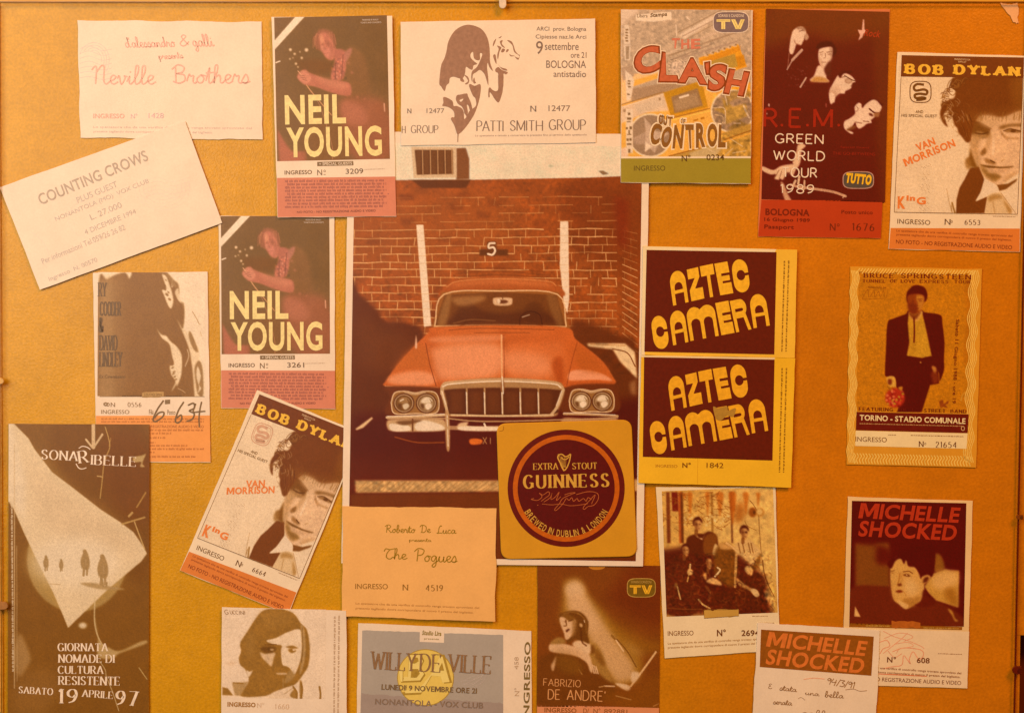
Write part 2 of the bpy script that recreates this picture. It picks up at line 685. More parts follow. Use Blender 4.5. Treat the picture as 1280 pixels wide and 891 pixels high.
def _caps():
    A = arc
    G = {}
    G['A'] = (.78, [L_(0, 0, .39, 1), L_(.39, 1, .78, 0), L_(.13, .33, .65, .33)])
    G['B'] = (.62, [L_(0, 0, 0, 1), J(L_(0, 1, .28, 1), A(.28, .76, .26, .24, 90, -90), L_(0, .52)), J(L_(0, .52, .3, .52), A(.3, .26, .3, .26, 90, -90), L_(0, 0))])
    G['C'] = (.72, [A(.4, .5, .4, .5, 42, 318, 26)])
    G['D'] = (.72, [L_(0, 0, 0, 1), J(L_(0, 1, .26, 1), A(.26, .5, .46, .5, 90, -90, 24), L_(0, 0))])
    G['E'] = (.56, [L_(0, 0, 0, 1), L_(0, 1, .55, 1), L_(0, .52, .45, .52), L_(0, 0, .56, 0)])
    G['F'] = (.54, [L_(0, 0, 0, 1), L_(0, 1, .54, 1), L_(0, .5, .44, .5)])
    G['G'] = (.76, [A(.4, .5, .4, .5, 42, 325, 26), L_(.72, .42, .72, .06), L_(.46, .42, .76, .42)])
    G['H'] = (.7, [L_(0, 0, 0, 1), L_(.7, 0, .7, 1), L_(0, .52, .7, .52)])
    G['I'] = (.04, [L_(.02, 0, .02, 1)])
    G['K'] = (.66, [L_(0, 0, 0, 1), L_(0, .42, .6, 1), L_(.22, .62, .66, 0)])
    G['L'] = (.54, [L_(0, 0, 0, 1), L_(0, 0, .54, 0)])
    G['M'] = (.86, [L_(0, 0, 0, 1), L_(0, 1, .43, .08), L_(.43, .08, .86, 1), L_(.86, 0, .86, 1)])
    G['N'] = (.7, [L_(0, 0, 0, 1), L_(0, 1, .7, 0), L_(.7, 0, .7, 1)])
    G['O'] = (.8, [A(.4, .5, .4, .5, 90, 450, 36)])
    G['P'] = (.58, [L_(0, 0, 0, 1), J(L_(0, 1, .28, 1), A(.28, .73, .29, .27, 90, -90), L_(0, .46))])
    G['R'] = (.64, [L_(0, 0, 0, 1), J(L_(0, 1, .28, 1), A(.28, .74, .28, .26, 90, -90), L_(0, .48)), L_(.28, .48, .64, 0)])
    G['S'] = (.56, [spline(L_(.52, .82, .4, .97, .24, .99, .06, .86, .06, .67, .22, .54, .38, .46, .54, .3, .5, .1, .3, .01, .12, .05, .02, .2), 5)])
    G['T'] = (.66, [L_(0, 1, .66, 1), L_(.33, 0, .33, 1)])
    G['U'] = (.68, [J(L_(0, 1, 0, .32), A(.34, .32, .34, .32, 180, 360), L_(.68, 1))])
    G['V'] = (.74, [L_(0, 1, .37, 0), L_(.37, 0, .74, 1)])
    G['W'] = (1.04, [L_(0, 1, .28, 0), L_(.28, 0, .52, .9), L_(.52, .9, .76, 0), L_(.76, 0, 1.04, 1)])
    G['X'] = (.7, [L_(0, 1, .7, 0), L_(0, 0, .7, 1)])
    G['Y'] = (.7, [L_(0, 1, .35, .45), L_(.7, 1, .35, .45), L_(.35, .45, .35, 0)])
    G['Z'] = (.62, [L_(0, 1, .62, 1), L_(.62, 1, 0, 0), L_(0, 0, .62, 0)])
    G['&'] = (.8, [spline(L_(.8, .42, .6, .1, .3, 0, .04, .2, .16, .48, .44, .7, .4, .95, .2, .95, .18, .72, .45, .3, .76, 0), 5)])
    G['-'] = (.3, [L_(0, .42, .3, .42)])
    G['.'] = (.06, [L_(.03, 0, .03, .09)])
    G["'"] = (.06, [L_(.03, .8, .03, 1)])
    G['0'] = (.56, [A(.28, .5, .28, .5, 90, 450, 30)])
    G['1'] = (.2, [L_(.16, 0, .16, 1), L_(0, .84, .16, 1)])
    G['2'] = (.54, [spline(L_(.04, .74, .12, .94, .3, 1, .5, .84, .44, .55, .2, .24, .02, .02), 5), L_(.0, .01, .54, .01)])
    G['3'] = (.52, [spline(L_(.04, .86, .24, 1, .46, .86, .42, .6, .2, .53, .44, .47, .5, .2, .28, 0, .02, .12), 5)])
    G['4'] = (.58, [L_(.44, 0, .44, 1), L_(.44, 1, 0, .3), L_(0, .3, .58, .3)])
    G['5'] = (.54, [L_(.48, 1, .1, 1), L_(.1, 1, .06, .54), spline(L_(.06, .54, .3, .62, .52, .4, .46, .1, .22, 0, .02, .1), 5)])
    G['6'] = (.56, [spline(L_(.48, .95, .2, .8, .04, .4, .12, .06, .34, .01, .52, .2, .48, .45, .26, .55, .06, .36), 6)])
    G['7'] = (.52, [L_(0, 1, .52, 1), L_(.52, 1, .18, 0)])
    G['8'] = (.54, [A(.27, .76, .21, .24, 90, 450, 24), A(.27, .26, .27, .26, 90, 450, 24)])
    G['9'] = (.56, [spline(L_(.08, .05, .36, .2, .52, .6, .44, .94, .22, .99, .04, .8, .08, .55, .3, .45, .5, .64), 6)])
    G['?'] = G['7']
    return G


def _cursive():
    C = {}
    C['a'] = (.46, [(.34, .38, .2, .46, .05, .28, .08, .05, .22, .04, .34, .3, .36, .42, .34, .12, .4, .02, .5, .1)])
    C['b'] = (.4, [(0, .1, .2, .6, .22, .95, .12, .95, .08, .5, .08, .05, .2, 0, .3, .2, .24, .38, .38, .34)])
    C['c'] = (.36, [(.3, .38, .18, .46, .05, .25, .1, .03, .24, .02, .38, .14)])
    C['d'] = (.48, [(.34, .38, .2, .46, .05, .28, .08, .05, .22, .04, .34, .4, .4, .98, .36, .2, .42, .02, .52, .1)])
    C['e'] = (.34, [(0, .12, .2, .24, .28, .4, .16, .47, .06, .3, .1, .06, .22, 0, .38, .12)])
    C['g'] = (.46, [(.34, .38, .2, .46, .05, .28, .08, .08, .22, .06, .34, .4, .33, -.2, .2, -.42, .1, -.3, .26, -.08, .48, .1)])
    C['h'] = (.46, [(0, .1, .18, .6, .2, .97, .1, .9, .08, .3, .06, 0, .12, .3, .26, .44, .32, .3, .32, .06, .4, .02, .48, .1)])
    C['i'] = (.26, [(0, .12, .12, .42, .1, .1, .16, 0, .28, .12), (.14, .62, .16, .68)])
    C['l'] = (.28, [(0, .1, .2, .6, .22, .95, .12, .95, .08, .4, .1, .03, .2, .02, .3, .12)])
    C['m'] = (.66, [(0, .1, .08, .42, .08, 0, .14, .3, .24, .44, .3, .25, .3, 0, .36, .3, .46, .44, .52, .25, .52, .04, .6, 0, .68, .1)])
    C['n'] = (.46, [(0, .1, .08, .42, .08, 0, .14, .3, .28, .44, .32, .25, .32, .06, .38, 0, .48, .1)])
    C['o'] = (.4, [(.2, .45, .05, .25, .1, .03, .26, .05, .32, .28, .2, .45, .42, .38)])
    C['p'] = (.42, [(0, .1, .1, .44, .06, -.4, .1, .3, .24, .44, .34, .25, .24, .02, .1, .06)])
    C['r'] = (.38, [(0, .1, .1, .48, .16, .38, .28, .4, .26, .1, .34, 0, .42, .1)])
    C['s'] = (.34, [(0, .1, .18, .48, .28, .2, .2, 0, .05, .04, .2, .02, .36, .1)])
    C['t'] = (.28, [(0, .12, .16, .85, .12, .15, .18, 0, .3, .1), (0, .55, .32, .58)])
    C['u'] = (.46, [(0, .12, .08, .42, .06, .1, .16, 0, .3, .15, .34, .42, .32, .1, .38, 0, .48, .1)])
    C['v'] = (.4, [(0, .3, .08, .44, .14, .05, .2, 0, .32, .3, .3, .44, .42, .38)])
    C['N'] = (.62, [(-.1, .75, .02, .95, .1, .85, .06, 0), (.08, .6, .3, .98, .42, .9, .4, .2, .5, 0, .62, .1)])
    C['B'] = (.56, [(.1, .9, .12, 0), (-.05, .75, .2, 1, .45, .85, .38, .6, .15, .52, .45, .45, .48, .15, .25, 0, 0, .1)])
    C['R'] = (.58, [(.12, .9, .06, 0), (-.1, .8, .2, 1, .45, .85, .35, .58, .12, .5, .3, .3, .45, .02, .58, .08)])
    C['D'] = (.58, [(.15, .95, .1, 0), (-.1, .75, .1, 1, .45, .85, .5, .35, .3, .02, 0, .05)])
    C['L'] = (.55, [(.45, .9, .35, 1, .2, .7, .12, .1, 0, .05, .1, 0, .3, .06, .52, .02)])
    C['T'] = (.52, [(-.05, .7, .05, .95, .3, .88, .6, .98), (.3, .88, .12, .5, .1, .15, .3, 0, .5, .2)])
    C['P'] = (.5, [(.14, .9, .08, 0), (-.1, .75, .15, 1, .48, .88, .4, .55, .15, .45)])
    C['E'] = (.5, [(.45, .9, .25, 1, .1, .8, .3, .55, .08, .4, .05, .1, .3, 0, .5, .15)])
    C['&'] = (.55, [(.5, .1, .1, .75, .2, .98, .32, .8, .02, .25, .15, 0, .35, .1, .52, .4)])
    C["'"] = (.12, [(.06, .95, .02, .75)])
    C['6'] = (.5, [(.42, 1, .2, .6, .05, .2, .15, 0, .38, .08, .4, .3, .2, .35, .08, .2)])
    C['3'] = (.46, [(.02, .95, .4, .95, .2, .6, .44, .4, .3, .02, 0, .05)])
    C['4'] = (.5, [(.15, 1, .02, .42, .45, .5), (.42, .9, .3, -.1)])
    C['9'] = (.45, [(.38, .8, .2, .95, .05, .7, .2, .55, .38, .85, .3, 0)])
    C['5'] = (.45, [(.4, .95, .12, .95, .08, .55, .35, .5, .3, .05, .02, .05)])
    C['1'] = (.2, [(.05, .8, .15, 1, .1, 0)])
    C['/'] = (.3, [(.3, 1.05, 0, -.1)])
    return {k: (w, [spline(np.array(q, float).reshape(-1, 2), 5) for q in st]) for k, (w, st) in C.items()}


CAPS, CURS = _caps(), _cursive()


def pen_strokes(tx, c, w, h, ang=0, thick=.16, thin=.045, nib=0.0, serif=0.0, gap=.2, cursive=False, shear=0.0, slab=None, space=.45, stencil=False):
    """strokes of a word fitted to a w x h box centred at c; widths follow a broad pen held at the angle nib"""
    D = CURS if cursive else CAPS
    x, raw = 0.0, []
    for ch in tx:
        if ch == ' ':
            x += space
            continue
        if ch not in D:
            continue
        gw, st = D[ch]
        for q in st:
            raw.append((q + np.array([x, 0]), ch))
        x += gw + (0 if cursive else gap + thick * .5)
    tot = max(p[:, 0].max() for p, _ in raw)
    lo = min(p[:, 0].min() for p, _ in raw)
    edge = 0 if cursive else thick / 2
    kx = w / max(1e-6, tot - lo + 2 * edge)
    mx = (tot + lo) / 2
    a = R(ang)
    out = []
    for p, ch in raw:
        q = np.stack([(p[:, 0] - mx) * kx, (p[:, 1] - .5) * h], 1)
        q[:, 0] += shear * q[:, 1]
        if len(q) == 2:
            q = np.array([q[0] + (q[1] - q[0]) * k for k in np.linspace(0, 1, 4)])
        d = np.gradient(q, axis=0)
        th = np.arctan2(d[:, 1], d[:, 0])
        wd = (thin + (thick - thin) * np.abs(np.sin(th - R(nib))) ** 1.3) * h
        if cursive:
            wd = np.full(len(q), thick * h)
        pieces = [(q, wd)]
        if serif and not cursive:
            for e, nb in ((0, 1), (-1, -2)):
                y = p[e, 1]
                v = p[nb if abs(nb) < len(p) else 0] - p[e]
                v = p[1] - p[0] if e == 0 else p[-1] - p[-2]
                if len(p) <= 4 and abs(v[1]) > .55 * np.hypot(*v) and (abs(y) < .03 or abs(y - 1) < .03):
                    inner = (ch in 'AMNVW' and ((ch == 'A' and y > .5) or (ch in 'VW' and y < .5) or (ch == 'N' and e == -1 and False)))
                    if not inner:
                        sl = (slab or thin * 1.2) * h
                        yy = q[e, 1] + (sl / 2 if y < .5 else -sl / 2)
                        sw = serif * h + wd[e] / 2
                        pieces.append((np.array([[q[e, 0] - sw, yy], [q[e, 0] + sw, yy]]), np.array([sl, sl])))
                elif len(p) == 2 and abs(v[1]) < .05 and ch in 'EFTLZ' and e == -1 or (ch in 'TZ' and abs(v[1]) < .05 and len(p) == 2 and y > .9):
                    sg = -1 if y > .4 else 1
                    tl = (.2 if abs(y - .52) > .05 else .1) * h
                    x0 = q[e, 0]
                    pieces.append((np.array([[x0, q[e, 1]], [x0, q[e, 1] + sg * tl]]), np.array([thick * .35 * h + thin * h, thin * h])))
        for q2, w2 in pieces:
            X = c[0] + q2[:, 0] * math.cos(a) + q2[:, 1] * math.sin(a)
            Y = c[1] + q2[:, 0] * math.sin(a) - q2[:, 1] * math.cos(a)
            out.append((np.stack([X, Y], 1), w2))
    return out


SERIF = dict(thick=.17, thin=.04, serif=.07, gap=.2)
LIGHT = dict(thick=.1, thin=.045, serif=.0, gap=.16, nib=10)
SLAB = dict(thick=.3, thin=.13, serif=.12, gap=.26, slab=.15)
SANS = dict(thick=.13, thin=.13, gap=.2)
SCRIPT = dict(cursive=True, thick=.05, space=.5)
NUM = dict(thick=.15, thin=.06, gap=.28)


def twin(sheet, c, rot, scale, level, label, skip=()):
    """a second sheet of the same print: the Empty copied, then each of its parts"""
    e = sheet.e.copy()
    COL.objects.link(e)
    e.location = P(c[0], c[1], 0.0004 + level * 0.00042)
    e.rotation_euler = (0, R(rot), 0)
    e.scale = (scale[0], 1, scale[1])
    e["label"] = label
    for ch in list(sheet.e.children):
        if ch.name.split('.')[0] in skip:
            continue
        k = ch.copy()
        COL.objects.link(k)
        k.parent = e
        for g in ch.children:
            d = g.copy()
            COL.objects.link(d)
            d.parent = k
    return e


def nest(sheet, parent, *names):
    """what is printed on a part of the sheet belongs to that part"""
    kids = list(sheet.e.children)
    p = next(k for k in kids if k.name.split('.')[0] == parent)
    for k in kids:
        if k is not p and k.name.split('.')[0] in names:
            k.parent = p
# ------------------------------------------------------------------ the setting: wall, board, pane, clips
def thing(name, loc, label, cat, group=None):
    e = bpy.data.objects.new(name, None)
    COL.objects.link(e)
    e.location = loc
    e.empty_display_size = 0.01
    e["label"], e["category"] = label, cat
    if group:
        e["group"] = group
    return e


m, t, b = nt("wall_paint")
o, tc = noise_mul(t, rgb_node(t, base((96, 22, 2))), .8, 1.1, 20)
lk(t, o, b.inputs["Base Color"])
b.inputs["Roughness"].default_value = .8
w = box("wall", (-1.5, 0.02, 0.5), (1.5, 0.1, 2.6), m)
w["kind"] = "structure"

# fibreboard painted ochre: fine grain, cloudy wear
m, t, b = nt("ochre_fibreboard")
# yellower ochre at the left, blending to burnt orange at the right
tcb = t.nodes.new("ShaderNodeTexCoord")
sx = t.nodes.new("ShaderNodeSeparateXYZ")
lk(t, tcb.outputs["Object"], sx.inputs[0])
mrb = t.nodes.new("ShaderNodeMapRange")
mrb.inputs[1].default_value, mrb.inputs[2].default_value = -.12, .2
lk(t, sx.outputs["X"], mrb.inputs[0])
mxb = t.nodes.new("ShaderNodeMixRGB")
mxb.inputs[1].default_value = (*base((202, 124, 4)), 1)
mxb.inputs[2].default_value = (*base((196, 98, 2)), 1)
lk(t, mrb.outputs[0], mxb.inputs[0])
o, tc = noise_mul(t, mxb.outputs[0], .87, 1.1, 9, 6)
o, _ = noise_mul(t, o, .88, 1.12, 520, 3)
o, _ = noise_mul(t, o, .93, 1.06, 90, 3)
lk(t, o, b.inputs["Base Color"])
b.inputs["Roughness"].default_value = .34
add_bump(t, b, tc, 650, .0004, .5, 3)
add_bump(t, b, tc, 25, .003, .15, 2)
M_BOARD = m
m, t, b = nt("ochre_frame_wood")
tc0 = t.nodes.new("ShaderNodeTexCoord")
mp = t.nodes.new("ShaderNodeMapping")
mp.inputs["Scale"].default_value = (4, 60, 180)
lk(t, tc0.outputs["Object"], mp.inputs[0])
nz = t.nodes.new("ShaderNodeTexNoise")
nz.inputs["Scale"].default_value = 2.5
nz.inputs["Detail"].default_value = 5
lk(t, mp.outputs[0], nz.inputs["Vector"])
rp = t.nodes.new("ShaderNodeValToRGB")
rp.color_ramp.elements[0].color = (*base((192, 114, 14)), 1)
rp.color_ramp.elements[1].color = (*base((218, 142, 38)), 1)
rp.color_ramp.elements[0].position, rp.color_ramp.elements[1].position = .3, .7
lk(t, nz.outputs["Fac"], rp.inputs[0])
lk(t, rp.outputs[0], b.inputs["Base Color"])
b.inputs["Roughness"].default_value = .4
M_RAIL = m

board = thing("pinboard", P(640, 445, 0), "ochre painted pinboard carrying all the tickets", "pinboard")
bx0, bz0 = P(-6, 960).x, P(0, 960).z - ZC
bx1, bz1 = P(1277, 0).x, P(0, -4).z - ZC


def at_board(o):
    o.parent = board
    o.location = -Vector(board.location)
    return o


def bquad(name, pts, y0, y1, m):
    """a bar of the frame from four photo points, y0..y1 metres in front of the board"""
    f = [P(x, y, y1) for x, y in pts]
    k = [P(x, y, y0) for x, y in pts]
    return at_board(link(name, f + k, [(3, 2, 1, 0), (4, 5, 6, 7), (0, 1, 5, 4), (1, 2, 6, 5), (2, 3, 7, 6), (3, 0, 4, 7)], m))


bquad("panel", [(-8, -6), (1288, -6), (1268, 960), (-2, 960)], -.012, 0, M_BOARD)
bquad("frame_rail", [(-60, -60), (1340, -60), (1340, 3.4), (-60, 3.4)], -.014, .0012, M_RAIL)
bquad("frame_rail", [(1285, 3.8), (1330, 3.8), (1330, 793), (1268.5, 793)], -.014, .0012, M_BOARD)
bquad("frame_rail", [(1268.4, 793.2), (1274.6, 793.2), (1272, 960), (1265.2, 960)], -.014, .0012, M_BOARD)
bquad("frame_rail", [(-24, 3.8), (.2, 3.8), (4.6, 960), (-24, 960)], -.014, .0012, M_RAIL)

# the clear pane over the papers: only its cut edges catch the eye
m, t, b = nt("clear_pane")
t.nodes.remove(b)
tr = t.nodes.new("ShaderNodeBsdfTransparent")
lk(t, tr.outputs[0], t.nodes["Material Output"].inputs[0])
M_CLEAR = m
m, t, b = nt("pane_cut_edge")
o, _ = noise_mul(t, rgb_node(t, base((150, 78, 14))), .6, 1.2, 60)
lk(t, o, b.inputs["Base Color"])
b.inputs["Roughness"].default_value = .2
M_EDGE = m
pane = thing("glass_pane", P(640, 445, .0034), "clear pane with brown cut edges clipped over the whole pinboard", "pane")
PQ = [(1.4, 5.0), (1282.8, 5.0), (1263.4, 958), (5.4, 958)]


def pane_part(name, pts, y0, y1, m):
    f = [P(x, y, y1) for x, y in pts]
    k = [P(x, y, y0) for x, y in pts]
    o = link(name, f + k, [(3, 2, 1, 0), (4, 5, 6, 7), (0, 1, 5, 4), (1, 2, 6, 5), (2, 3, 7, 6), (3, 0, 4, 7)], m)
    o.parent = pane
    o.location = -Vector(pane.location)
    return o


pane_part("sheet", PQ, .0032, .0037, M_CLEAR)
pane_part("cut_edge", [(1.4, 3.8), (1283, 3.8), (1282.8, 4.95), (1.4, 4.95)], .0031, .0038, M_EDGE)
m2 = ink((92, 14, 2), .3)
pane_part("cut_edge", [(1283, 5.2), (1284.7, 5.2), (1265.2, 958), (1263.5, 958)], .0027, .0038, m2)
pane_part("cut_edge", [(.3, 5.2), (1.3, 5.2), (5.3, 958), (4.2, 958)], .0031, .0038, M_EDGE)


def clip(px, py, ang, length, width, c, label, dark=False):
    e = thing("retaining_clip", P(px, py, .0042), label, "clip", "clips holding the pane")
    e.rotation_euler = (0, R(ang), 0)
    mm = ink(c, .35)
    pts = J(L_(-width / 2, -length), L_(width / 2, -length), arc(0, 0, width / 2, width / 2, 0, 180, 12)) * S
    n = len(pts)
    V = [(x, -.0012, -y) for x, y in pts] + [(x * .86, -.0016, -y * .97) for x, y in pts] + [(x, 0, -y) for x, y in pts]
    F = [tuple(range(n, 2 * n))[::-1]]
    for k in range(n):
        j = (k + 1) % n
        F += [(k, j, j + n, k + n), (k + 2 * n, j + 2 * n, j, k)]
    tab = link("tab", V, F, mm, e)
    sc = arc(0, -length * .62, width * .26, width * .26, 0, 330, 12) * S
    V = [(x, -.0022, -y) for x, y in sc] + [(x, -.0015, -y) for x, y in sc]
    k = len(sc)
    link("screw", V, [tuple(range(k))[::-1]] + [(i, (i + 1) % k, (i + 1) % k + k, i + k) for i in range(k)], ink((c[0] * .8, c[1] * .75, c[2] * .7), .3), e)
    return e


clip(628.5, 9, 0, 16, 9, (218, 168, 118), "pale metal clip at the middle of the top edge")
clip(4.5, 476, -90, 9, 8, (206, 134, 52), "small ochre clip on the left edge above the dark flyer")
clip(8.5, 755, -90, 14, 10, (160, 92, 36), "brown clip on the left edge beside the dark flyer")
clip(1267, 835, 90, 6, 10, (96, 16, 2), "dark red clip low on the right edge of the board")
clip(1270, 645, 90, 5, 6, (120, 48, 4), "tiny dark clip on the right edge beside the dark portrait ticket")

# ------------------------------------------------------------------ the tickets
WH, CRM = (246, 206, 152), (244, 196, 140)
DK = (96, 34, 4)
TK = "concert_ticket"


def serial_items(no, x0, x1, cy, h, num, sx0, sx1, gx=None):
    pass


# --- 1 cream ticket with thin red script
t1 = Sheet(TK, "cream ticket with thin red script title, in the upper left corner", "ticket", None, (213, 100), 0,
           [(97, 26), (327, 28), (329, 175), (101, 172.5)], 0, paper((250, 214, 160)), seed=1, rag=.5)
RED = ink((232, 146, 104))
t1.pen("title_lettering", [("Neville", 155, 94, 80, 23, 0, dict(SCRIPT, thick=.075)), ("Brothers", 264, 93, 98, 23, 0, dict(SCRIPT, thick=.075))], RED)
t1.pen("presenter_lettering", [("d'alessandro", 187, 53, 62, 13, -1, dict(SCRIPT, thick=.09, shear=-.35)), ("&", 231, 51, 11, 14, 0, dict(SCRIPT, thick=.1)),
                               ("galli", 253, 51, 26, 15, -1, dict(SCRIPT, thick=.09, shear=-.35)), ("presents", 213, 69.5, 31, 9, -3, dict(SCRIPT, thick=.1, shear=-.35))], RED)
t1.text("admission_lettering", [("INGRESSO", 136.5, 145.5, 39, 6, 0, .02)], RED)
t1.text("serial_number", [("N°", 168, 145.5, 8, 6), ("1428", 195.5, 145, 19, 6.5)], ink((214, 150, 120)))
t1.rule("small_print", [(SP1, 117, 159.5, 315, 161, 3.6), (SP2, 117, 165, 266, 166.5, 3.6)], ink((206, 150, 110)))
st = [(arc(118, 76, 19 - k * 3.2, 22 - k * 3.2, 200 + k * 17, 400 - k * 10, 26), .5) for k in range(4)]
t1.ribbons("rubber_stamp", st, ink((202, 160, 124)), 1)
st = [(spline([(100, 62 + k * 6), (112, 58 + k * 6.4), (128, 64 + k * 6), (140, 62 + k * 6)], 4), .45) for k in range(7)]
t1.ribbons("rubber_stamp", st, ink((202, 160, 124)), 1)

# --- 2 pale tilted ticket
A2 = -22.6
t2 = Sheet(TK, "tilted pale pink ticket with plain grey lettering", "ticket", None, (139.5, 258), A2,
           [(1, 234.5), (232, 152), (278.5, 279), (51, 362.5)], 2, paper((248, 200, 158)), seed=2, rag=.15, curl=1.2)
GR = ink((196, 152, 112))
t2.text("title_lettering", [("COUNTING CROWS", 117, 222.5, 146, 14, 0, .012)], ink((176, 132, 92)))
t2.text("venue_lettering", [("PLUS GUEST", 122, 240.5, 54, 7.5), ("NONANTOLA (MO)  VOX CLUB", 128.5, 251, 126, 7.2), ("L. 27.000", 133, 264, 42, 7.4),
                            ("4 DICEMBRE 1994", 138.5, 277.5, 69, 6.4), ("Per informazioni Tel.059/26 26 82", 105, 305.5, 112, 7)], GR)
t2.text("serial_number", [("Ingresso  N. 00570", 92.5, 337.5, 65, 7)], GR)
st = [(arc(204, 236, 9 + k * 5, 6 + k * 4.2, -20, 200, 24), .35) for k in range(6)] + [(spline([(180, 228 + k * 5), (198, 222 + k * 5), (216, 228 + k * 5), (238, 222 + k * 5)], 4), .35) for k in range(5)]
t2.ribbons("rubber_stamp", st, ink((226, 176, 134)), 1)
st = [(arc(108, 274, 22, 22, 90, 300, 24), .3), (spline([(40, 290), (52, 300), (60, 312), (62, 320)], 4), .4)]
t2.ribbons("rubber_stamp", st, ink((226, 176, 134)), 1)

# --- 3 two tickets with a guitarist
t3 = Sheet(TK, "ticket with a guitarist photo, its pink stub hanging over the car poster", "ticket", "tickets with a guitarist and yellow capitals", (418.5, 147), -1.2,
           [(340.5, 23), (490.5, 21.5), (495.5, 271), (347.5, 272.5)], 4, paper((246, 200, 152)), seed=3, curl=.8)
pc = Pic(t3, [(343.5, 23.5), (483.5, 22.5), (487.8, 199.5), (350, 202)], 2.2, (118, 70, 24))
pc.frame(340, 20, 8)
pc.sp([(60, 300), (500, 60), (1100, 60), (1150, 700), (600, 760), (200, 800)], (112, 66, 18), 10)
pc.sp([(250, 470), (560, 450), (620, 560), (400, 600)], (112, 58, 4), 3)
pc.poly([(25, 265), (240, 20), (330, 20), (30, 350)], (246, 202, 146))
pc.sp([(780, 330), (840, 330), (940, 450), (970, 640), (1000, 888), (760, 888), (740, 600), (740, 420)], (130, 74, 26), 2, .8)
pc.sp([(430, 260), (445, 190), (490, 145), (560, 150), (610, 180), (640, 250), (640, 330), (660, 400), (600, 450), (540, 380), (470, 350), (440, 320)], (150, 78, 40), 1.2)
pc.sp([(470, 210), (510, 180), (560, 190), (620, 290), (640, 360), (610, 445), (560, 440), (520, 390), (490, 330)], (190, 98, 62), 1)
pc.sp([(480, 215), (505, 200), (520, 270), (500, 290)], (226, 138, 84), 1, .7)
pc.sp([(540, 260), (600, 280), (615, 360), (590, 440), (560, 420), (580, 340)], (158, 78, 46), 1.4, .8)
pc.ell(512, 296, 16, 8, (132, 62, 34), .8, .85).ell(566, 290, 14, 7, (128, 60, 32), .8, .8).sp([(520, 330), (540, 325), (548, 348), (528, 352)], (140, 66, 38), .8, .7).line([(524, 388), (566, 378)], 1.2, (126, 56, 34), .7, .8)
pc.sp([(495, 310), (520, 315), (515, 360), (505, 350)], (220, 132, 88), 1, .6)
for k in range(26):
    x0 = 440 + (k * 41) % 190
    pc.line([(x0, 160 + (k * 17) % 60), (x0 - 10 + (x0 - 520) * .2, 230), (x0 - 6 + (x0 - 520) * .28, 290 + (k * 29) % 60)], .7, (184, 100, 58) if k % 3 else (120, 58, 26), .35 if 480 < x0 < 600 else .7, .6)
pc.sp([(520, 350), (580, 330), (600, 400), (570, 430), (540, 410)], (206, 112, 76), 1.2, .6)
pc.sp([(630, 350), (720, 350), (745, 400), (740, 560), (700, 650), (600, 650), (600, 560), (630, 480)], (172, 86, 54), 1)
pc.speck([(600, 440), (745, 640)], .16, 2.2, 4)
for x, y in ((700, 450), (650, 580), (672, 510), (655, 620), (690, 600)):
    pc.ell(x, y, 10, 12, (212, 124, 82), .5, .8)
pc.line([(640, 480), (640, 640)], 1, (110, 50, 24), .6).line([(715, 400), (700, 640)], 1.2, (110, 50, 24), .6)
pc.sp([(735, 370), (800, 330), (790, 400), (740, 470)], (176, 96, 66), 1, .8)
for x, y in ((805, 575), (770, 480), (860, 820), (930, 840)):
    pc.ell(x, y, 14, 12, (182, 96, 60), 1, .7)
pc.sp([(258, 610), (290, 565), (340, 543), (370, 570), (440, 600), (560, 645), (700, 660), (785, 690), (792, 800), (690, 800), (560, 762), (430, 715), (340, 700), (275, 650)], (178, 90, 54), .8)
pc.sp([(440, 610), (700, 670), (780, 720), (700, 740), (520, 690)], (196, 108, 66), 2, .7)
pc.sp([(262, 610), (310, 555), (360, 575), (400, 640), (340, 690), (280, 650)], (196, 108, 68), .8)
for k in range(3):
    pc.line([(275 + k * 20, 600 + k * 22), (330 + k * 12, 610 + k * 22)], .8, (136, 66, 36), .8)
pc.line([(265, 560), (300, 600)], 1, (216, 140, 84)).line([(350, 700), (420, 790), (600, 1000)], 1.1, (208, 132, 70), .9)
for x, y, r in ((190, 348, 14), (350, 350, 18), (232, 390, 11), (303, 430, 12), (245, 488, 12), (185, 440, 9), (265, 520, 8), (285, 370, 7), (215, 430, 6)):
    pc.ell(x, y, r, r, (236, 178, 122), .6, .9)
pc.line([(45, 478), (85, 462)], 1.3, (246, 196, 140))
for k in range(22):
    pc.ell(870 + (k * 37) % 280, 400 + (k * 71) % 460, 30, 18, (140, 82, 34), 2, .25)
pc.frame(340, 110, 8)
pc.sp([(690, 140), (900, 110), (1100, 130), (1175, 300), (1175, 700), (820, 710), (720, 500)], (152, 74, 36), 4, .85)
pc.sp([(700, 150), (860, 170), (960, 300), (900, 380), (720, 330)], (174, 90, 52), 3, .8)
pc.poly([(60, 420), (130, 540), (200, 640), (350, 640), (352, 740), (80, 745)], (168, 82, 46), 1.2)
pc.sp([(360, 380), (600, 300), (720, 400), (720, 720), (360, 730)], (124, 68, 18), 4, .7)
pc.line([(360, 0), (480, 180), (600, 560), (610, 720)], .8, (190, 116, 66), .7)
pc.line([(1125, 165), (1130, 240)], 1.6, (216, 140, 92), .8)
pc.done(seed=3)
YEL = ink((252, 200, 98))
t3.text("title_lettering", [("NEIL", 394.8, 137.8, 76, 36.5, 0, .03), ("YOUNG", 418.2, 178, 119, 38, 0, .028)], YEL, 5)
t3.panel("guest_bar", [(397, 203.2), (442, 202.2), (442.4, 207.6), (397.2, 208.6)], ink((124, 84, 44)), 1)
t3.text("guest_lettering", [("+ SPECIAL GUESTS", 420, 205.4, 41, 3.6, 0, .01)], ink((240, 190, 140)))
t3.text("admission_lettering", [("INGRESSO", 373.5, 216.2, 34, 5.2, 0, .012)], ink((110, 66, 30)))
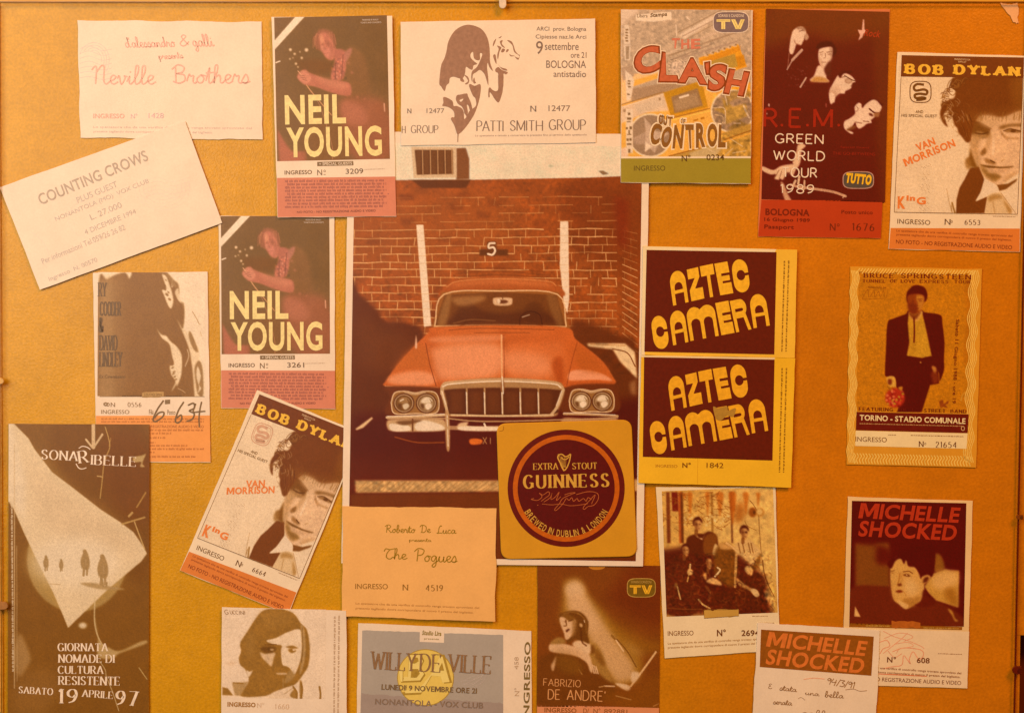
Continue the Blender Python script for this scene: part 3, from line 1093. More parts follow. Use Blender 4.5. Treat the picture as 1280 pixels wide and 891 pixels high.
t3.text("numero_sign", [("N", 400.2, 216.4, 6, 7), ("o", 406.4, 214.6, 2.6, 3), ("_", 406.4, 218.9, 2.6, .6)], ink((110, 66, 30)))
t3.text("organiser_credit", [("PRESENTED BY BARLEY", 463.5, 26.3, 20, 1.8), ("TICKETS AND CONCERTS", 464, 29.7, 26, 1.8)], ink((224, 176, 130)))
t3.fine("credit_line", [(456, 212.8, 482, 211.8, 1)], ink((190, 140, 96)))
PK = paper((208, 108, 66))
t3.panel("stub", [(347, 223.2), (494.5, 221.5), (495.6, 270.8), (348, 272)], PK, 1)
t3.fine("small_print", [(357 + (k % 3 == 1) * 3, 227.5 + k * 4.0, 481 + (k % 2) * 3, 226.4 + k * 4.0, 2.5) for k in range(9)], ink((150, 72, 50)))
t3.text("notice", [("NO FOTO - NO REGISTRAZIONE AUDIO E VIDEO", 421, 264.8, 98, 2.8, 0, .012)], ink((128, 58, 38)))
t3.shape("seat_mark", [(arc(0, 0, 1, 1, 0, 300, 6) * .9 + [485.8, 243])], ink((160, 80, 60)), 1)
import copy
nest(t3, 'stub', 'small_print', 'notice', 'seat_mark')
nest(t3, 'guest_bar', 'guest_lettering')
t3b = copy.copy(t3)
t3b.e = twin(t3, (346.8, 390.5), -.3, (.963, .962), 0, "ticket with a guitarist photo, its pink stub just above a tilted ticket")
t3.text("serial_number", [("3209", 443.5, 214.8, 22, 6.4)], ink((96, 56, 28)))
t3b.text("serial_number", [("3261", 443.5, 214.8, 22, 6.4)], ink((96, 56, 28)))

# --- 4 white ticket with a two-tone woman
t4 = Sheet(TK, "wide white ticket with a brown silhouette of a long-haired woman", "ticket", None, (622.5, 105), .3,
           [(501, 28.5), (743.5, 25), (745, 179), (502, 183)], 4, paper((252, 214, 160)), seed=5, curl=.7)
BR = ink((154, 98, 62))
FA = (540, 25, 10.667)


def fs(pts, n=5):
    return spline(pts, n, True)


hair = fs([(100, 860), (112, 700), (130, 600), (165, 530), (195, 430), (215, 320), (260, 220), (320, 145), (400, 97), (490, 78), (590, 100), (670, 145), (730, 230), (762, 340), (772, 460), (776, 580), (812, 690), (770, 650), (742, 585), (735, 660), (748, 760), (752, 880), (735, 840), (715, 770), (690, 720), (640, 680), (590, 710), (545, 745), (540, 840), (525, 790), (535, 700), (600, 640), (640, 560), (672, 470), (640, 460), (640, 540), (600, 550), (560, 520), (548, 440), (515, 470), (520, 520), (570, 570), (605, 600), (555, 620), (540, 675), (500, 665), (455, 640), (440, 730), (410, 790), (360, 790), (290, 770), (240, 790), (230, 850), (195, 885), (170, 960), (125, 900)], 4)
FB = (540, 95, 10.667)
t4.shape("illustration", [hair], BR, 2, fr=FA)
parts = [fs([(385, 765), (430, 820), (420, 840), (380, 820)]), fs([(430, 745), (480, 770), (498, 830), (470, 870), (440, 865), (480, 830), (465, 790)]),
         fs([(565, 780), (575, 830), (590, 850), (560, 860), (548, 820)]),
         # goat-like head held on the hand
         fs([(812, 370), (820, 310), (855, 262), (840, 320)], 3), fs([(885, 255), (930, 228), (910, 255)], 3), fs([(905, 300), (945, 285), (930, 330), (975, 385), (930, 365)], 3),
         fs([(1000, 285), (1060, 300), (1090, 360), (1112, 430), (1160, 480), (1172, 470), (1150, 545), (1100, 500), (1150, 520), (1160, 490), (1095, 440), (1070, 350)], 3),
         fs([(865, 355), (925, 380), (900, 440), (880, 540), (870, 480), (890, 400)], 3), fs([(920, 440), (940, 395), (975, 410), (950, 445)], 3), fs([(985, 440), (1000, 405), (1026, 410), (1005, 440)], 3),
         fs([(1030, 465), (1060, 485), (1105, 490), (1050, 500)], 3), fs([(815, 490), (845, 475), (858, 540), (860, 600), (840, 570)], 3), fs([(875, 590), (910, 640), (990, 665), (1000, 690), (930, 670)], 3),
         fs([(845, 670), (885, 640), (930, 680), (1010, 710), (985, 740), (950, 735), (950, 900), (885, 900), (885, 735), (850, 705)], 3)]
t4.shape("illustration_detail", parts, BR, 1, fr=FA)
low = [fs([(885, -30), (950, -30), (945, 180), (930, 260), (890, 365), (840, 325), (800, 260), (770, 230), (768, 295), (752, 285), (755, 190), (775, 165), (810, 200), (860, 215), (885, 170)], 3),
       fs([(495, 135), (515, 120), (570, 145), (635, 120), (652, 160), (640, 280), (610, 400), (560, 530), (490, 640), (420, 730), (358, 785), (335, 780), (300, 670), (255, 590), (270, 560), (300, 560), (290, 480), (215, 425), (140, 410), (155, 370), (158, 290), (270, 340), (290, 410), (335, 412), (400, 445), (425, 500), (430, 585), (460, 550), (430, 500), (440, 420), (470, 520), (500, 480), (540, 450), (590, 400), (580, 310), (550, 280), (510, 190)], 3),
       fs([(335, 270), (380, 260), (465, 245), (480, 280), (520, 370), (540, 470), (510, 480), (490, 410), (465, 400), (480, 500), (460, 520), (430, 480), (400, 420), (345, 380), (320, 320)], 3),
       L_(342, 770, 358, 770, 352, 830, 350, 890, 340, 890)]
t4.shape("illustration_detail", low, BR, 3, fr=FB)
t4.shape("illustration_highlight", [fs([(370, 335), (420, 315), (400, 350), (380, 355)], 3)], paper((250, 210, 158)), 5, fr=FB)
BR2 = ink((126, 88, 62))
t4.pen("title_lettering", [("PATTI", 612.5, 158.5, 33.5, 12.6, 0, dict(LIGHT, gap=.04)), ("SMITH", 658, 158, 41, 12.6, 0, LIGHT), ("GROUP", 709, 157, 46, 12.6, 0, LIGHT),
                           ("H", 505, 163, 4.5, 9, 0, LIGHT), ("GROUP", 531, 162.5, 34, 9.5, 0, LIGHT)], BR2)
t4.text("date_lettering", [("ARCI  prov. Bologna", 701.5, 38.2, 62, 6.6), ("Cipiesse naz.le Arci", 701, 48, 63, 6.6), ("9", 674.2, 60.8, 8.5, 16), ("settembre", 702, 59.2, 42, 9.4),
                          ("ore 21", 723, 70, 19.5, 7.2), ("BOLOGNA", 707.5, 81.6, 49.5, 9.4), ("antistadio", 712, 93.6, 40.5, 8)], BR2)
t4.text("serial_number", [("12477", 699, 136.4, 27, 7.2)], ink((132, 96, 70)))
t4.pen("numero_sign", [("N", 666.5, 137, 7.5, 7, 0, SERIF)], ink((120, 84, 58)))
t4.text("serial_number", [("12477", 544.5, 139.5, 22, 6)], ink((132, 96, 70)))
t4.pen("numero_sign", [("N", 512, 139.8, 5, 5.6, 0, SERIF)], ink((120, 84, 58)))
t4.rule("small_print", [("Lo spettatore e tenuto a conservare la presente fino al termine dello spettacolo", 594, 171.2, 733, 169.2, 3.2)], ink((170, 126, 92)))
emb = paper((240, 198, 146))
t4.ribbons("embossed_stamp", [(arc(517, 113, r, r, -104, 104, 30), .7) for r in (38, 35, 25, 22)] + [(L_(517 + 26 * math.cos(a), 113 - 26 * math.sin(a), 517 + 33 * math.cos(a), 113 - 33 * math.sin(a)), .6) for a in np.linspace(-1.4, 1.4, 24)], emb, .4)
t4.ribbons("embossed_stamp", [(arc(655, 120, r, r * .85, 0, 360, 40), .6) for r in (34, 31, 20)] + [(L_(655 + 22 * math.cos(a), 120 - 19 * math.sin(a), 655 + 29 * math.cos(a), 120 - 25 * math.sin(a)), .6) for a in np.linspace(0, 6.2, 44)], emb, .4)
t4.ribbons("fold_line", [(L_(569, 29, 569.6, 180), .35)], ink((222, 176, 128)), .6)
# --- 5 collage ticket with cut-out letters and an olive stub
t5 = Sheet(TK, "orange and grey collage ticket with jagged red capitals and olive stub", "ticket", None, (857.5, 121.5), 0,
           [(775.8, 13.5), (940, 14), (937.6, 230.5), (775.8, 229)], 4, paper((216, 168, 124)), seed=6, curl=.8)
pc = Pic(t5, [(776.4, 14), (938.2, 14), (937, 197), (776.4, 197)], 2.0, (186, 140, 96))
pc.frame(770, 8, 7.303)
pc.speck([(40, 40), (1240, 560)], .10, 3, 3)
pc.sp([(40, 50), (200, 50), (60, 180), (60, 240), (40, 240)], (222, 170, 122), 2)
LG, OR, GY = (226, 176, 128), (236, 138, 22), (150, 106, 66)
pc.poly([(570, 270), (880, 95), (880, 140), (620, 310)], LG, .8, .9)
for a, b2, w, c in (((560, 250), (1000, 20), 1.2, GY), ((600, 285), (900, 130), 1.4, (170, 122, 84)), ((620, 320), (900, 170), .9, GY), ((460, 445), (900, 250), 2.2, (206, 156, 110)), ((480, 460), (1080, 250), 2, GY), ((760, 360), (1230, 190), 1.5, (170, 124, 84)), ((600, 480), (1100, 330), 2.5, (172, 126, 88)), ((500, 500), (860, 360), 1.6, (156, 112, 76)), ((700, 330), (1230, 130), 1.2, (200, 148, 104))):
    pc.line([a, b2], w, c, .8)
pc.line([(545, 180), (550, 280)], 1.2, LG).line([(640, 105), (665, 130)], 1.5, LG)
pc.poly([(490, 520), (640, 500), (640, 640), (500, 640)], (206, 156, 112), 1.2, .8).speck([(480, 500), (650, 640)], .2, 1.5, 8)
pc.poly([(750, 480), (1110, 355), (1190, 560), (1000, 620), (860, 560), (760, 540)], OR, .5)
pc.poly([(820, 520), (1080, 440), (1110, 560), (940, 600)], (178, 124, 40), .6)
pc.poly([(1090, 470), (1160, 450), (1180, 550), (1110, 570)], (206, 118, 12), .5)
for k in range(5):
    pc.line([(770, 500 + k * 9), (1130, 370 + k * 10)], .7, (196, 106, 12), .8)
for k in range(6):
    pc.ell(820 + k * 52, 455 - k * 18, 20, 13, (214, 160, 108), .5)
    pc.ell(830 + k * 52, 450 - k * 18, 9, 9, (138, 92, 48), .5)
pc.poly([(40, 600), (130, 640), (140, 680), (40, 690)], (190, 140, 92))
pc.poly([(40, 640), (400, 600), (400, 660), (140, 740), (140, 900), (45, 900)], (240, 164, 92), .8)
pc.poly([(140, 690), (420, 610), (420, 650), (150, 740)], (240, 150, 50), .5)
pc.poly([(140, 760), (560, 690), (700, 710), (430, 800), (140, 880)], (168, 118, 74), .8)
pc.poly([(45, 570), (160, 540), (160, 650), (60, 690)], (178, 130, 88), .8)
# cassette player
pc.poly([(740, 720), (800, 740), (880, 1060), (1220, 980), (1220, 700), (1000, 760), (860, 770)], (238, 140, 20), .6)
pc.frame(770, 110, 7.303)
pc.poly([(45, 160), (45, 635), (430, 640), (700, 580), (1225, 380), (1225, 100), (830, -20), (440, 60), (440, 60)], (240, 150, 52), .6)
pc.poly([(45, 180), (430, 60), (480, 215), (290, 230), (45, 330)], (224, 166, 112), .8)
pc.poly([(150, 170), (430, 80), (450, 170), (200, 240)], (212, 162, 112), 1.2)
pc.line([(45, 160), (430, 45)], 1.2, (160, 102, 44)).line([(45, 185), (440, 62)], .8, (236, 186, 134))
pc.ell(395, 110, 10, 14, (150, 102, 60)).ell(75, 215, 14, 14, (160, 112, 68))
pc.poly([(430, 50), (780, -60), (835, 190), (500, 280)], (190, 118, 14), .5)
pc.poly([(500, 90), (740, 10), (790, 170), (530, 240)], (150, 100, 54), .6).poly([(520, 120), (730, 50), (760, 160), (545, 215)], (166, 116, 68), 1)
pc.poly([(570, 90), (660, 62), (662, 80), (575, 106)], (244, 196, 146), .3)
pc.line([(500, 285), (850, 195)], 1.1, (150, 80, 8)).line([(510, 300), (855, 215)], 1.4, (246, 170, 60)).line([(490, 265), (830, 185)], 1.2, (224, 132, 20))
pc.poly([(700, 300), (745, 288), (748, 300), (704, 314)], (176, 96, 8), .4).poly([(765, 280), (800, 270), (803, 288), (770, 297)], (176, 96, 8), .4)
for cx, cy, r in ((310, 440, 190), (1060, 220, 190)):
    pc.ell(cx, cy, r * 1.05, r * 1.05, (240, 190, 130), .5).ell(cx, cy, r * .98, r * .98, (154, 108, 68), .5)
pc.poly([(150, 470), (270, 410), (250, 270), (360, 400), (480, 420), (400, 480), (350, 600), (270, 520)], (196, 146, 102), .7)
pc.poly([(150, 470), (270, 420), (265, 520), (170, 520)], (172, 124, 84), .8).poly([(265, 500), (330, 540), (260, 590)], (232, 180, 128), .5)
pc.poly([(880, 200), (980, 180), (960, 90), (1060, 180), (1180, 150), (1200, 260), (1100, 300), (1000, 340), (990, 250)], (176, 120, 44), 1)
pc.sp([(990, 60), (1010, 150), (960, 190), (1080, 110), (1220, 80), (1190, 20), (1060, 40)], (160, 108, 42), 1, .8)
pc.line([(880, 190), (985, 195), (990, 330)], 1.2, (214, 160, 104)).line([(900, 250), (970, 270), (970, 330)], 1.2, (204, 150, 92))
pc.line([(1160, 170), (1210, 280), (1170, 200)], 2, (206, 158, 110), .8).line([(985, 50), (1010, 160)], 1.5, (212, 162, 110), .8)
pc.poly([(1010, 380), (1110, 300), (1200, 340), (1100, 400)], (130, 84, 20), 1, .7).line([(1070, 330), (1130, 330)], 1.2, (200, 150, 106), .8)
pc.speck([(880, 30), (1225, 390)], .16, 3, 5)
pc.poly([(960, 420), (1225, 330), (1225, 630), (460, 635), (700, 570), (960, 500)], (184, 122, 40), .8)
pc.speck([(960, 430), (1225, 635)], .22, 3, 9)
pc.line([(980, 480), (1225, 395)], 1.2, (150, 74, 4)).line([(480, 628), (760, 555)], 1.2, (150, 74, 4)).line([(980, 500), (1225, 420)], 1.4, (236, 140, 40))
pc.poly([(660, 600), (830, 545), (960, 560), (900, 640), (680, 640)], (196, 146, 82), 1)
for a, b2 in (((990, 620), (1060, 560)), ((1060, 600), (1180, 580)), ((1040, 470), (1150, 540)), ((830, 560), (900, 600))):
    pc.line([a, b2], 1.3, (214, 162, 100), .7)
pc.poly([(45, 560), (105, 540), (110, 637), (45, 637)], (242, 170, 116), .8)
# ransom-note column at the left edge
pc.frame(770, 8, 7.303)
pc.poly([(75, 180), (115, 180), (128, 350), (70, 360)], (228, 180, 132), .5).poly([(70, 365), (128, 360), (124, 500), (78, 500)], (230, 184, 138), .4).poly([(84, 372), (120, 368), (116, 492), (88, 495)], (164, 120, 78), .5)
pc.poly([(80, 590), (140, 640), (165, 690), (130, 860), (95, 870)], (226, 178, 130), .5)
for k, (x, y) in enumerate(((97, 225), (94, 250), (97, 275), (92, 300), (97, 325), (118, 690), (116, 715), (120, 742), (112, 810))):
    pc.poly([(x - 14, y - 8), (x + 12, y - 9 + k % 3 * 3), (x + 13, y + 7), (x - 12, y + 8)], (110, 66, 26), .35, .8)
pc.poly([(178, 90), (300, 78), (500, 62), (504, 128), (340, 150), (180, 140)], (240, 194, 146), .5)
pc.frame(770, 110, 7.303)
pc.poly([(88, 205), (150, 200), (150, 600), (90, 605)], (234, 182, 128), .5)
for k, (x, y, w, h) in enumerate(((117, 243, 12, 12), (117, 288, 20, 10), (112, 315, 18, 5), (97, 375, 10, 10), (132, 372, 12, 14), (118, 410, 8, 18), (118, 432, 20, 5), (105, 480, 10, 12), (130, 478, 10, 12), (118, 520, 22, 8), (118, 580, 10, 18))):
    pc.poly([(x - w, y - h), (x + w, y - h), (x + w, y + h), (x - w, y + h)], (96, 56, 20), .4, .8)
pc.done('collage', seed=6, grain=.06)
KF = (770, 8, 7.303)
lets = []


def glyph_quad(ch, quad, bold):
    """a capital bent into a quadrilateral TL TR BR BL"""
    v, tri = glyphs(ch, bold)
    q = np.array(quad, float)
    u, w = v[:, 0:1] + .5, .5 - v[:, 1:2]
    return (q[0] * (1 - u) + q[1] * u) * (1 - w) + (q[3] * (1 - u) + q[2] * u) * w, tri


def quad_text(sh, part, items, m, dh, fr):
    V, F = [], []
    for ch, quad, bold in items:
        p, tri = glyph_quad(ch, quad, bold)
        l = sh.locs(p / fr[2] + np.array(fr[:2]))
        n0 = len(V)
        V += list(sh.co(l[:, 0], l[:, 1], sh.thick + dh * STEP))
        F += [tuple(i + n0 for i in t) for t in tri]
    return sh._mesh(part, V, F, m)


def grow(q, k):
    q = np.array(q, float)
    c = q.mean(0)
    return c + (q - c) * (1 + k / np.maximum(1, np.abs(q - c)))


CL = [("C", [(160, 400), (390, 355), (405, 590), (165, 650)]), ("L", [(420, 425), (495, 440), (570, 700), (385, 698)]), ("A", [(620, 480), (760, 480), (830, 725), (560, 705)]),
      ("'", [(805, 525), (850, 515), (850, 630), (815, 630)]), ("S", [(850, 540), (1020, 535), (980, 770), (830, 785)]), ("H", [(1030, 580), (1215, 610), (1155, 830), (975, 800)])]
quad_text(t5, "title_outline", [(c, grow(q, 16), .075) for c, q in CL], paper((240, 190, 128)), 2, KF)
quad_text(t5, "title_outline", [(c, grow(q, 7), .06) for c, q in CL], ink((132, 48, 6)), 3, KF)
quad_text(t5, "title_lettering", [(c, grow(q, -7), .035) for c, q in CL], ink((192, 82, 40)), 4, KF)
quad_text(t5, "article_lettering", [("T", [(505, 300), (580, 300), (560, 395), (510, 395)], .04), ("H", [(590, 312), (665, 308), (665, 395), (590, 400)], .04), ("E", [(680, 308), (765, 305), (765, 395), (680, 400)], .04)], ink((206, 104, 66)), 4, KF)
KF2 = (770, 110, 7.303)
CT = [("O", [(385, 250), (425, 255), (425, 340), (385, 340)]), ("U", [(430, 262), (465, 265), (462, 350), (428, 350)]), ("T", [(468, 270), (515, 270), (505, 350), (472, 350)]),
      ("C", [(330, 310), (425, 350), (385, 520), (300, 530)]), ("O", [(420, 370), (520, 350), (490, 550), (400, 550)]), ("N", [(530, 345), (620, 340), (600, 560), (510, 560)]), ("T", [(625, 340), (705, 340), (700, 560), (650, 560)]),
      ("R", [(725, 330), (815, 330), (810, 545), (725, 555)]), ("O", [(830, 330), (925, 335), (915, 545), (830, 545)]), ("L", [(935, 340), (995, 345), (995, 550), (925, 550)]), ("O", [(588, 290), (606, 292), (604, 330), (588, 330)]), ("F", [(610, 292), (630, 292), (628, 332), (610, 332)])]
quad_text(t5, "subtitle_outline", [(c, grow(q, 13), .06) for c, q in CT], paper((240, 188, 124)), 2, KF2)
quad_text(t5, "subtitle_lettering", [(c, q, .045) for c, q in CT], ink((136, 76, 20)), 4, KF2)
t5.text("organiser_lettering", [("Libera", 802.5, 21.3, 13, 4.2), ("Stampa", 823, 20.5, 21, 6.5, -5, .03, .2)], ink((110, 68, 30)), 3)


def tv_logo(t, cx, cy, w, h, c_bg, c_rim, c_let, ang=0, word="TV"):
    """a rounded screen badge with striped capitals"""
    a = np.linspace(0, 2 * math.pi, 48, endpoint=False)
    sup = np.stack([np.sign(np.cos(a)) * np.abs(np.cos(a)) ** .5, np.sign(np.sin(a)) * np.abs(np.sin(a)) ** .55], 1)
    c = np.array([cx, cy])
    lg = t.shape("logo", [c + sup * [w / 2, h / 2]], ink(c_rim), 2)
    t.shape("logo_screen", [c + sup * [w / 2 - .9, h / 2 - .9]], ink(c_bg), 3, lg)
    if word == "TV":
        L = w * .42
        lt = [L_(cx - .4 * w, cy - .13 * h, cx - .02 * w, cy - .13 * h, cx - .02 * w, cy - .02 * h, cx - .4 * w, cy - .02 * h),
              L_(cx - .27 * w, cy - .02 * h, cx - .16 * w, cy - .02 * h, cx - .16 * w, cy + .32 * h, cx - .27 * w, cy + .32 * h),
              L_(cx + .0 * w, cy - .13 * h, cx + .12 * w, cy - .13 * h, cx + .24 * w, cy + .32 * h, cx + .13 * w, cy + .32 * h),
              L_(cx + .27 * w, cy - .13 * h, cx + .38 * w, cy - .13 * h, cx + .27 * w, cy + .32 * h, cx + .16 * w, cy + .32 * h)]
        t.shape("logo_lettering", lt, ink(c_let), 4, lg)
        t.ribbons("logo_stripe", [(L_(cx - .38 * w, cy - .075 * h, cx - .04 * w, cy - .075 * h), .5), (L_(cx - .215 * w, cy, cx - .215 * w, cy + .3 * h), .5),
                                  (L_(cx + .06 * w, cy - .11 * h, cx + .18 * w, cy + .3 * h), .5), (L_(cx + .32 * w, cy - .11 * h, cx + .21 * w, cy + .3 * h), .5)], ink(tuple(np.array(c_let) * .72)), 6, lg)
        t.text("logo_caption", [("SORRISI E CANZONI", cx, cy - .3 * h, w * .7, h * .13, 0, .01)], ink(c_rim), 5, lg)


tv_logo(t5, 913, 29.3, 45, 27, (122, 88, 72), (226, 178, 132), (250, 190, 90))
t5.panel("stub", [(775.8, 198.8), (937.8, 198.6), (937.6, 230), (775.9, 228.6)], paper((152, 116, 22)), 1)
t5.panel("white_rule", [(776, 196.6), (937.4, 196.4), (937.4, 198.6), (776, 198.9)], paper((248, 196, 128)), 2)
t5.text("admission_lettering", [("INGRESSO", 811.5, 211, 39, 6.4)], ink((98, 66, 16)), 3)
t5.text("serial_number", [("N°", 857, 198.6, 11, 8, 0, .01), ("0234", 893.5, 197.6, 22, 7.4, 0, .01)], ink((96, 54, 14)), 4)

nest(t5, 'stub', 'admission_lettering')
# --- 6 dark ticket with four faces and a red stub
t6 = Sheet(TK, "dark red ticket with four pale faces and wide white lettering", "ticket", None, (1029, 155), 1.4,
           [(957.5, 12), (1112, 12.5), (1100.5, 298.5), (947, 296)], 0, paper((206, 98, 46)), seed=7, curl=.7)
pc = Pic(t6, [(960.5, 15.5), (1111.5, 15.5), (1103, 251), (951.5, 249.5)], 1.9, (92, 8, 2))
pc.frame(945, 10, 7.53)
SK = (226, 168, 120)
pc.sp([(80, 20), (1260, 20), (1260, 200), (800, 330), (500, 260), (80, 380)], (112, 44, 4), 8, .8)  # lighter veil of reflected light, painted into the top of the print
pc.sp([(1100, 100), (1260, 50), (1240, 1700), (1160, 1700)], (108, 40, 4), 5, .6)
pc.sp([(350, 215), (395, 185), (440, 185), (470, 230), (462, 280), (440, 320), (420, 355), (380, 345), (360, 400), (340, 440), (312, 420), (320, 320), (335, 250)], SK, .5)
pc.sp([(378, 190), (440, 182), (470, 215), (450, 225), (420, 205), (395, 210)], (150, 92, 56), .8, .8)
pc.sp([(355, 300), (380, 340), (425, 355), (385, 352), (360, 330)], (150, 86, 50), .6, .9)
pc.line([(405, 225), (440, 215)], 1, (110, 50, 24)).line([(460, 260), (450, 300)], 1.2, (120, 56, 30), .7)
pc.sp([(470, 240), (495, 280), (470, 310), (455, 290)], (186, 126, 84), .6)
pc.line([(310, 430), (295, 580)], .8, (166, 100, 66), .7).line([(430, 400), (340, 495)], 3, (206, 146, 104), .9).line([(335, 505), (290, 585)], 1, (210, 150, 110), .9)
pc.line([(470, 660), (415, 750)], 1.6, (214, 156, 112), .9)
g = np.random.RandomState(4)
for k in range(26):
    pc.ell(300 + g.rand() * 180, 560 + g.rand() * 180, 5, 3, (150, 84, 54), .4, .8)
pc.sp([(590, 400), (620, 380), (715, 372), (720, 440), (700, 500), (670, 555), (640, 575), (605, 545), (585, 480)], SK, .5)
pc.sp([(575, 560), (605, 545), (640, 575), (670, 610), (660, 660), (680, 700), (510, 690), (545, 640)], SK, .6)
pc.sp([(510, 690), (560, 650), (640, 660), (680, 690), (680, 702), (520, 700)], (190, 118, 50), 1)
pc.sp([(640, 575), (700, 500), (700, 640), (660, 640)], (90, 20, 6), 1)
pc.line([(648, 430), (652, 465), (636, 478)], .9, (140, 78, 46), .8, .6).line([(664, 422), (712, 412)], 1, (110, 50, 26), .8, .6).line([(598, 425), (630, 416)], .9, (130, 70, 40), .8, .6).sp([(590, 500), (600, 470), (620, 520), (640, 570), (610, 545)], (170, 108, 66), 1.5, .6)
pc.ell(690, 440, 17, 6, (120, 60, 34), .8, .85).ell(613, 442, 12, 6, (150, 92, 58), .8, .8).line([(618, 515), (654, 514)], 1.1, (150, 88, 56), .8, .6).sp([(690, 380), (725, 372), (722, 470), (690, 520), (700, 460)], (150, 92, 60), 1, .6)
pc.sp([(600, 390), (560, 380), (600, 330), (700, 320), (760, 400), (720, 470), (715, 372), (620, 378)], (72, 4, 2), .8)
pc.sp([(760, 650), (775, 640), (790, 665), (830, 620), (890, 640), (935, 695), (905, 710), (890, 760), (840, 785), (830, 810), (780, 810), (740, 850), (735, 890), (695, 880), (688, 790), (720, 720)], SK, .5)
pc.sp([(690, 780), (760, 810), (740, 850), (700, 850)], (176, 112, 70), 1.2, .6)
pc.ell(868, 690, 34, 24, (120, 62, 30), .5, .8).ell(868, 690, 29, 20, (196, 138, 94), .6)
pc.sp([(700, 760), (760, 740), (800, 790), (740, 830)], (196, 136, 92), 2, .6).line([(830, 640), (900, 680), (930, 690)], 1.2, (96, 34, 12)).line([(790, 660), (840, 650)], 1, (110, 46, 20))
pc.sp([(780, 655), (830, 615), (880, 620), (900, 600), (800, 600)], (76, 6, 2), .8).line([(890, 740), (905, 720)], 1, (130, 70, 40))
pc.poly([(1005, 115), (1015, 112), (1018, 205), (1040, 230), (1012, 245), (998, 280), (960, 312), (978, 262), (955, 210), (995, 215)], (224, 150, 110), .35)
pc.frame(945, 120, 7.53)
pc.sp([(690, -20), (730, -20), (740, 40), (700, 80)], SK, .6)
pc.sp([(925, 110), (960, 70), (990, 80), (995, 115), (1030, 80), (1090, 40), (1130, 42), (1170, 75), (1180, 110), (1160, 155), (1130, 165), (1115, 200), (1080, 230), (1085, 255), (1040, 265), (1010, 290), (970, 310), (945, 290), (930, 250), (890, 310), (860, 320), (915, 350), (890, 358), (830, 310), (830, 245), (880, 215), (930, 170)], SK, .5)
pc.line([(1065, 125), (1110, 160), (1150, 165)], 2, (90, 20, 8)).ell(1080, 180, 24, 12, (86, 20, 8), .6, .95, 30).sp([(1110, 165), (1160, 160), (1150, 200), (1110, 195)], (150, 84, 40), .8)
pc.line([(1010, 240), (1060, 245)], 1.3, (140, 76, 46)).line([(935, 250), (990, 260)], 1.6, (150, 88, 56), .8).sp([(850, 320), (920, 280), (940, 300), (880, 330)], (120, 56, 20), .8).line([(945, 100), (960, 130), (940, 150)], 1, (166, 104, 70))
pc.sp([(1030, 80), (1000, 120), (1020, 60), (1110, 30), (1190, 80), (1180, 100), (1130, 45), (1085, 42)], (80, 8, 2), .6)
HN = (220, 158, 104)
pc.sp([(390, 470), (430, 450), (465, 470), (450, 490), (425, 520), (410, 640), (345, 640), (360, 580), (380, 520)], HN, .6)
pc.sp([(60, 665), (160, 700), (240, 660), (390, 640), (400, 660), (370, 700), (340, 760), (300, 720), (250, 790), (230, 780), (210, 790), (170, 780), (185, 740), (130, 740), (60, 705)], HN, .6)
for a in (((215, 700), (170, 780)), ((240, 710), (215, 790)), ((290, 720), (262, 790)), ((330, 700), (300, 750))):
    pc.line(a, .9, (120, 54, 24), .8)
pc.sp([(230, 820), (260, 830), (300, 930), (340, 1000), (270, 980)], (196, 128, 80), .8)
pc.line([(405, 760), (395, 830)], 2.5, HN).line([(370, 800), (345, 850)], 2.5, HN).line([(455, 800), (450, 880)], 2, HN, .9)
pc.line([(330, 840), (420, 860), (700, 900), (840, 945)], 3, (206, 140, 90), .9).line([(830, 940), (815, 960)], 1.4, HN, .8)
pc.ell(120, 90, 7, 14, (210, 150, 110), .4).ell(100, 170, 5, 8, (210, 150, 110), .4).ell(658, 92, 6, 20, (150, 60, 40), .4)
pc.done(seed=7, grain=.06)
RD = ink((152, 22, 4))
t6.pen("title_lettering", [("R", 963.5, 148, 19, 22, 0, dict(SANS, thick=.15, thin=.15)), ("E", 994, 148, 17.5, 22, 0, dict(SANS, thick=.15, thin=.15)), ("M", 1028.5, 148.5, 25, 22.5, 0, dict(SANS, thick=.15, thin=.15))], RD)
t6.shape("title_lettering", [arc(x, 157, 1.8, 1.8, 0, 330, 10) for x in (977, 1009, 1048)], RD, 4)
t6.pen("tour_lettering", [("GREEN", 998.8, 174, 61, 11.2, 0, SANS), ("WORLD", 998.5, 195, 65, 11.4, 0, SANS), ("TOUR", 999.2, 216, 44.5, 11.4, 0, SANS), ("1989", 996, 236.5, 43, 10.5, 0, SANS)], ink((244, 194, 148)), 5)
t6.text("sponsor_lettering", [("Rock", 1090.5, 42.5, 20, 9, 5, .02, .2)], ink((160, 40, 10)))
t6.text("guest_lettering", [("Special Guest", 1068, 185, 36, 3.4), ("THE GO-BETWEENS", 1067, 192.6, 53, 3.6)], ink((148, 26, 8)))
a = np.linspace(0, 2 * math.pi, 48, endpoint=False)
sup = np.stack([np.sign(np.cos(a)) * np.abs(np.cos(a)) ** .5, np.sign(np.sin(a)) * np.abs(np.sin(a)) ** .6], 1)
t6.shape("logo", [np.array([1072.5, 225.5]) + sup * [19.6, 11]], ink((176, 116, 84)), 2)
t6.shape("logo_screen", [np.array([1072.5, 225.5]) + sup * [18.4, 9.8]], ink((82, 62, 44)), 3)
t6.text("logo_lettering", [("TUTTO", 1073, 224, 32, 13, 4, .06, .06)], ink((236, 158, 20)), 5)
t6.panel("stub", [(951.5, 250), (1102.8, 251.2), (1100.5, 298), (947.5, 295.6)], paper((180, 46, 6)), 1)
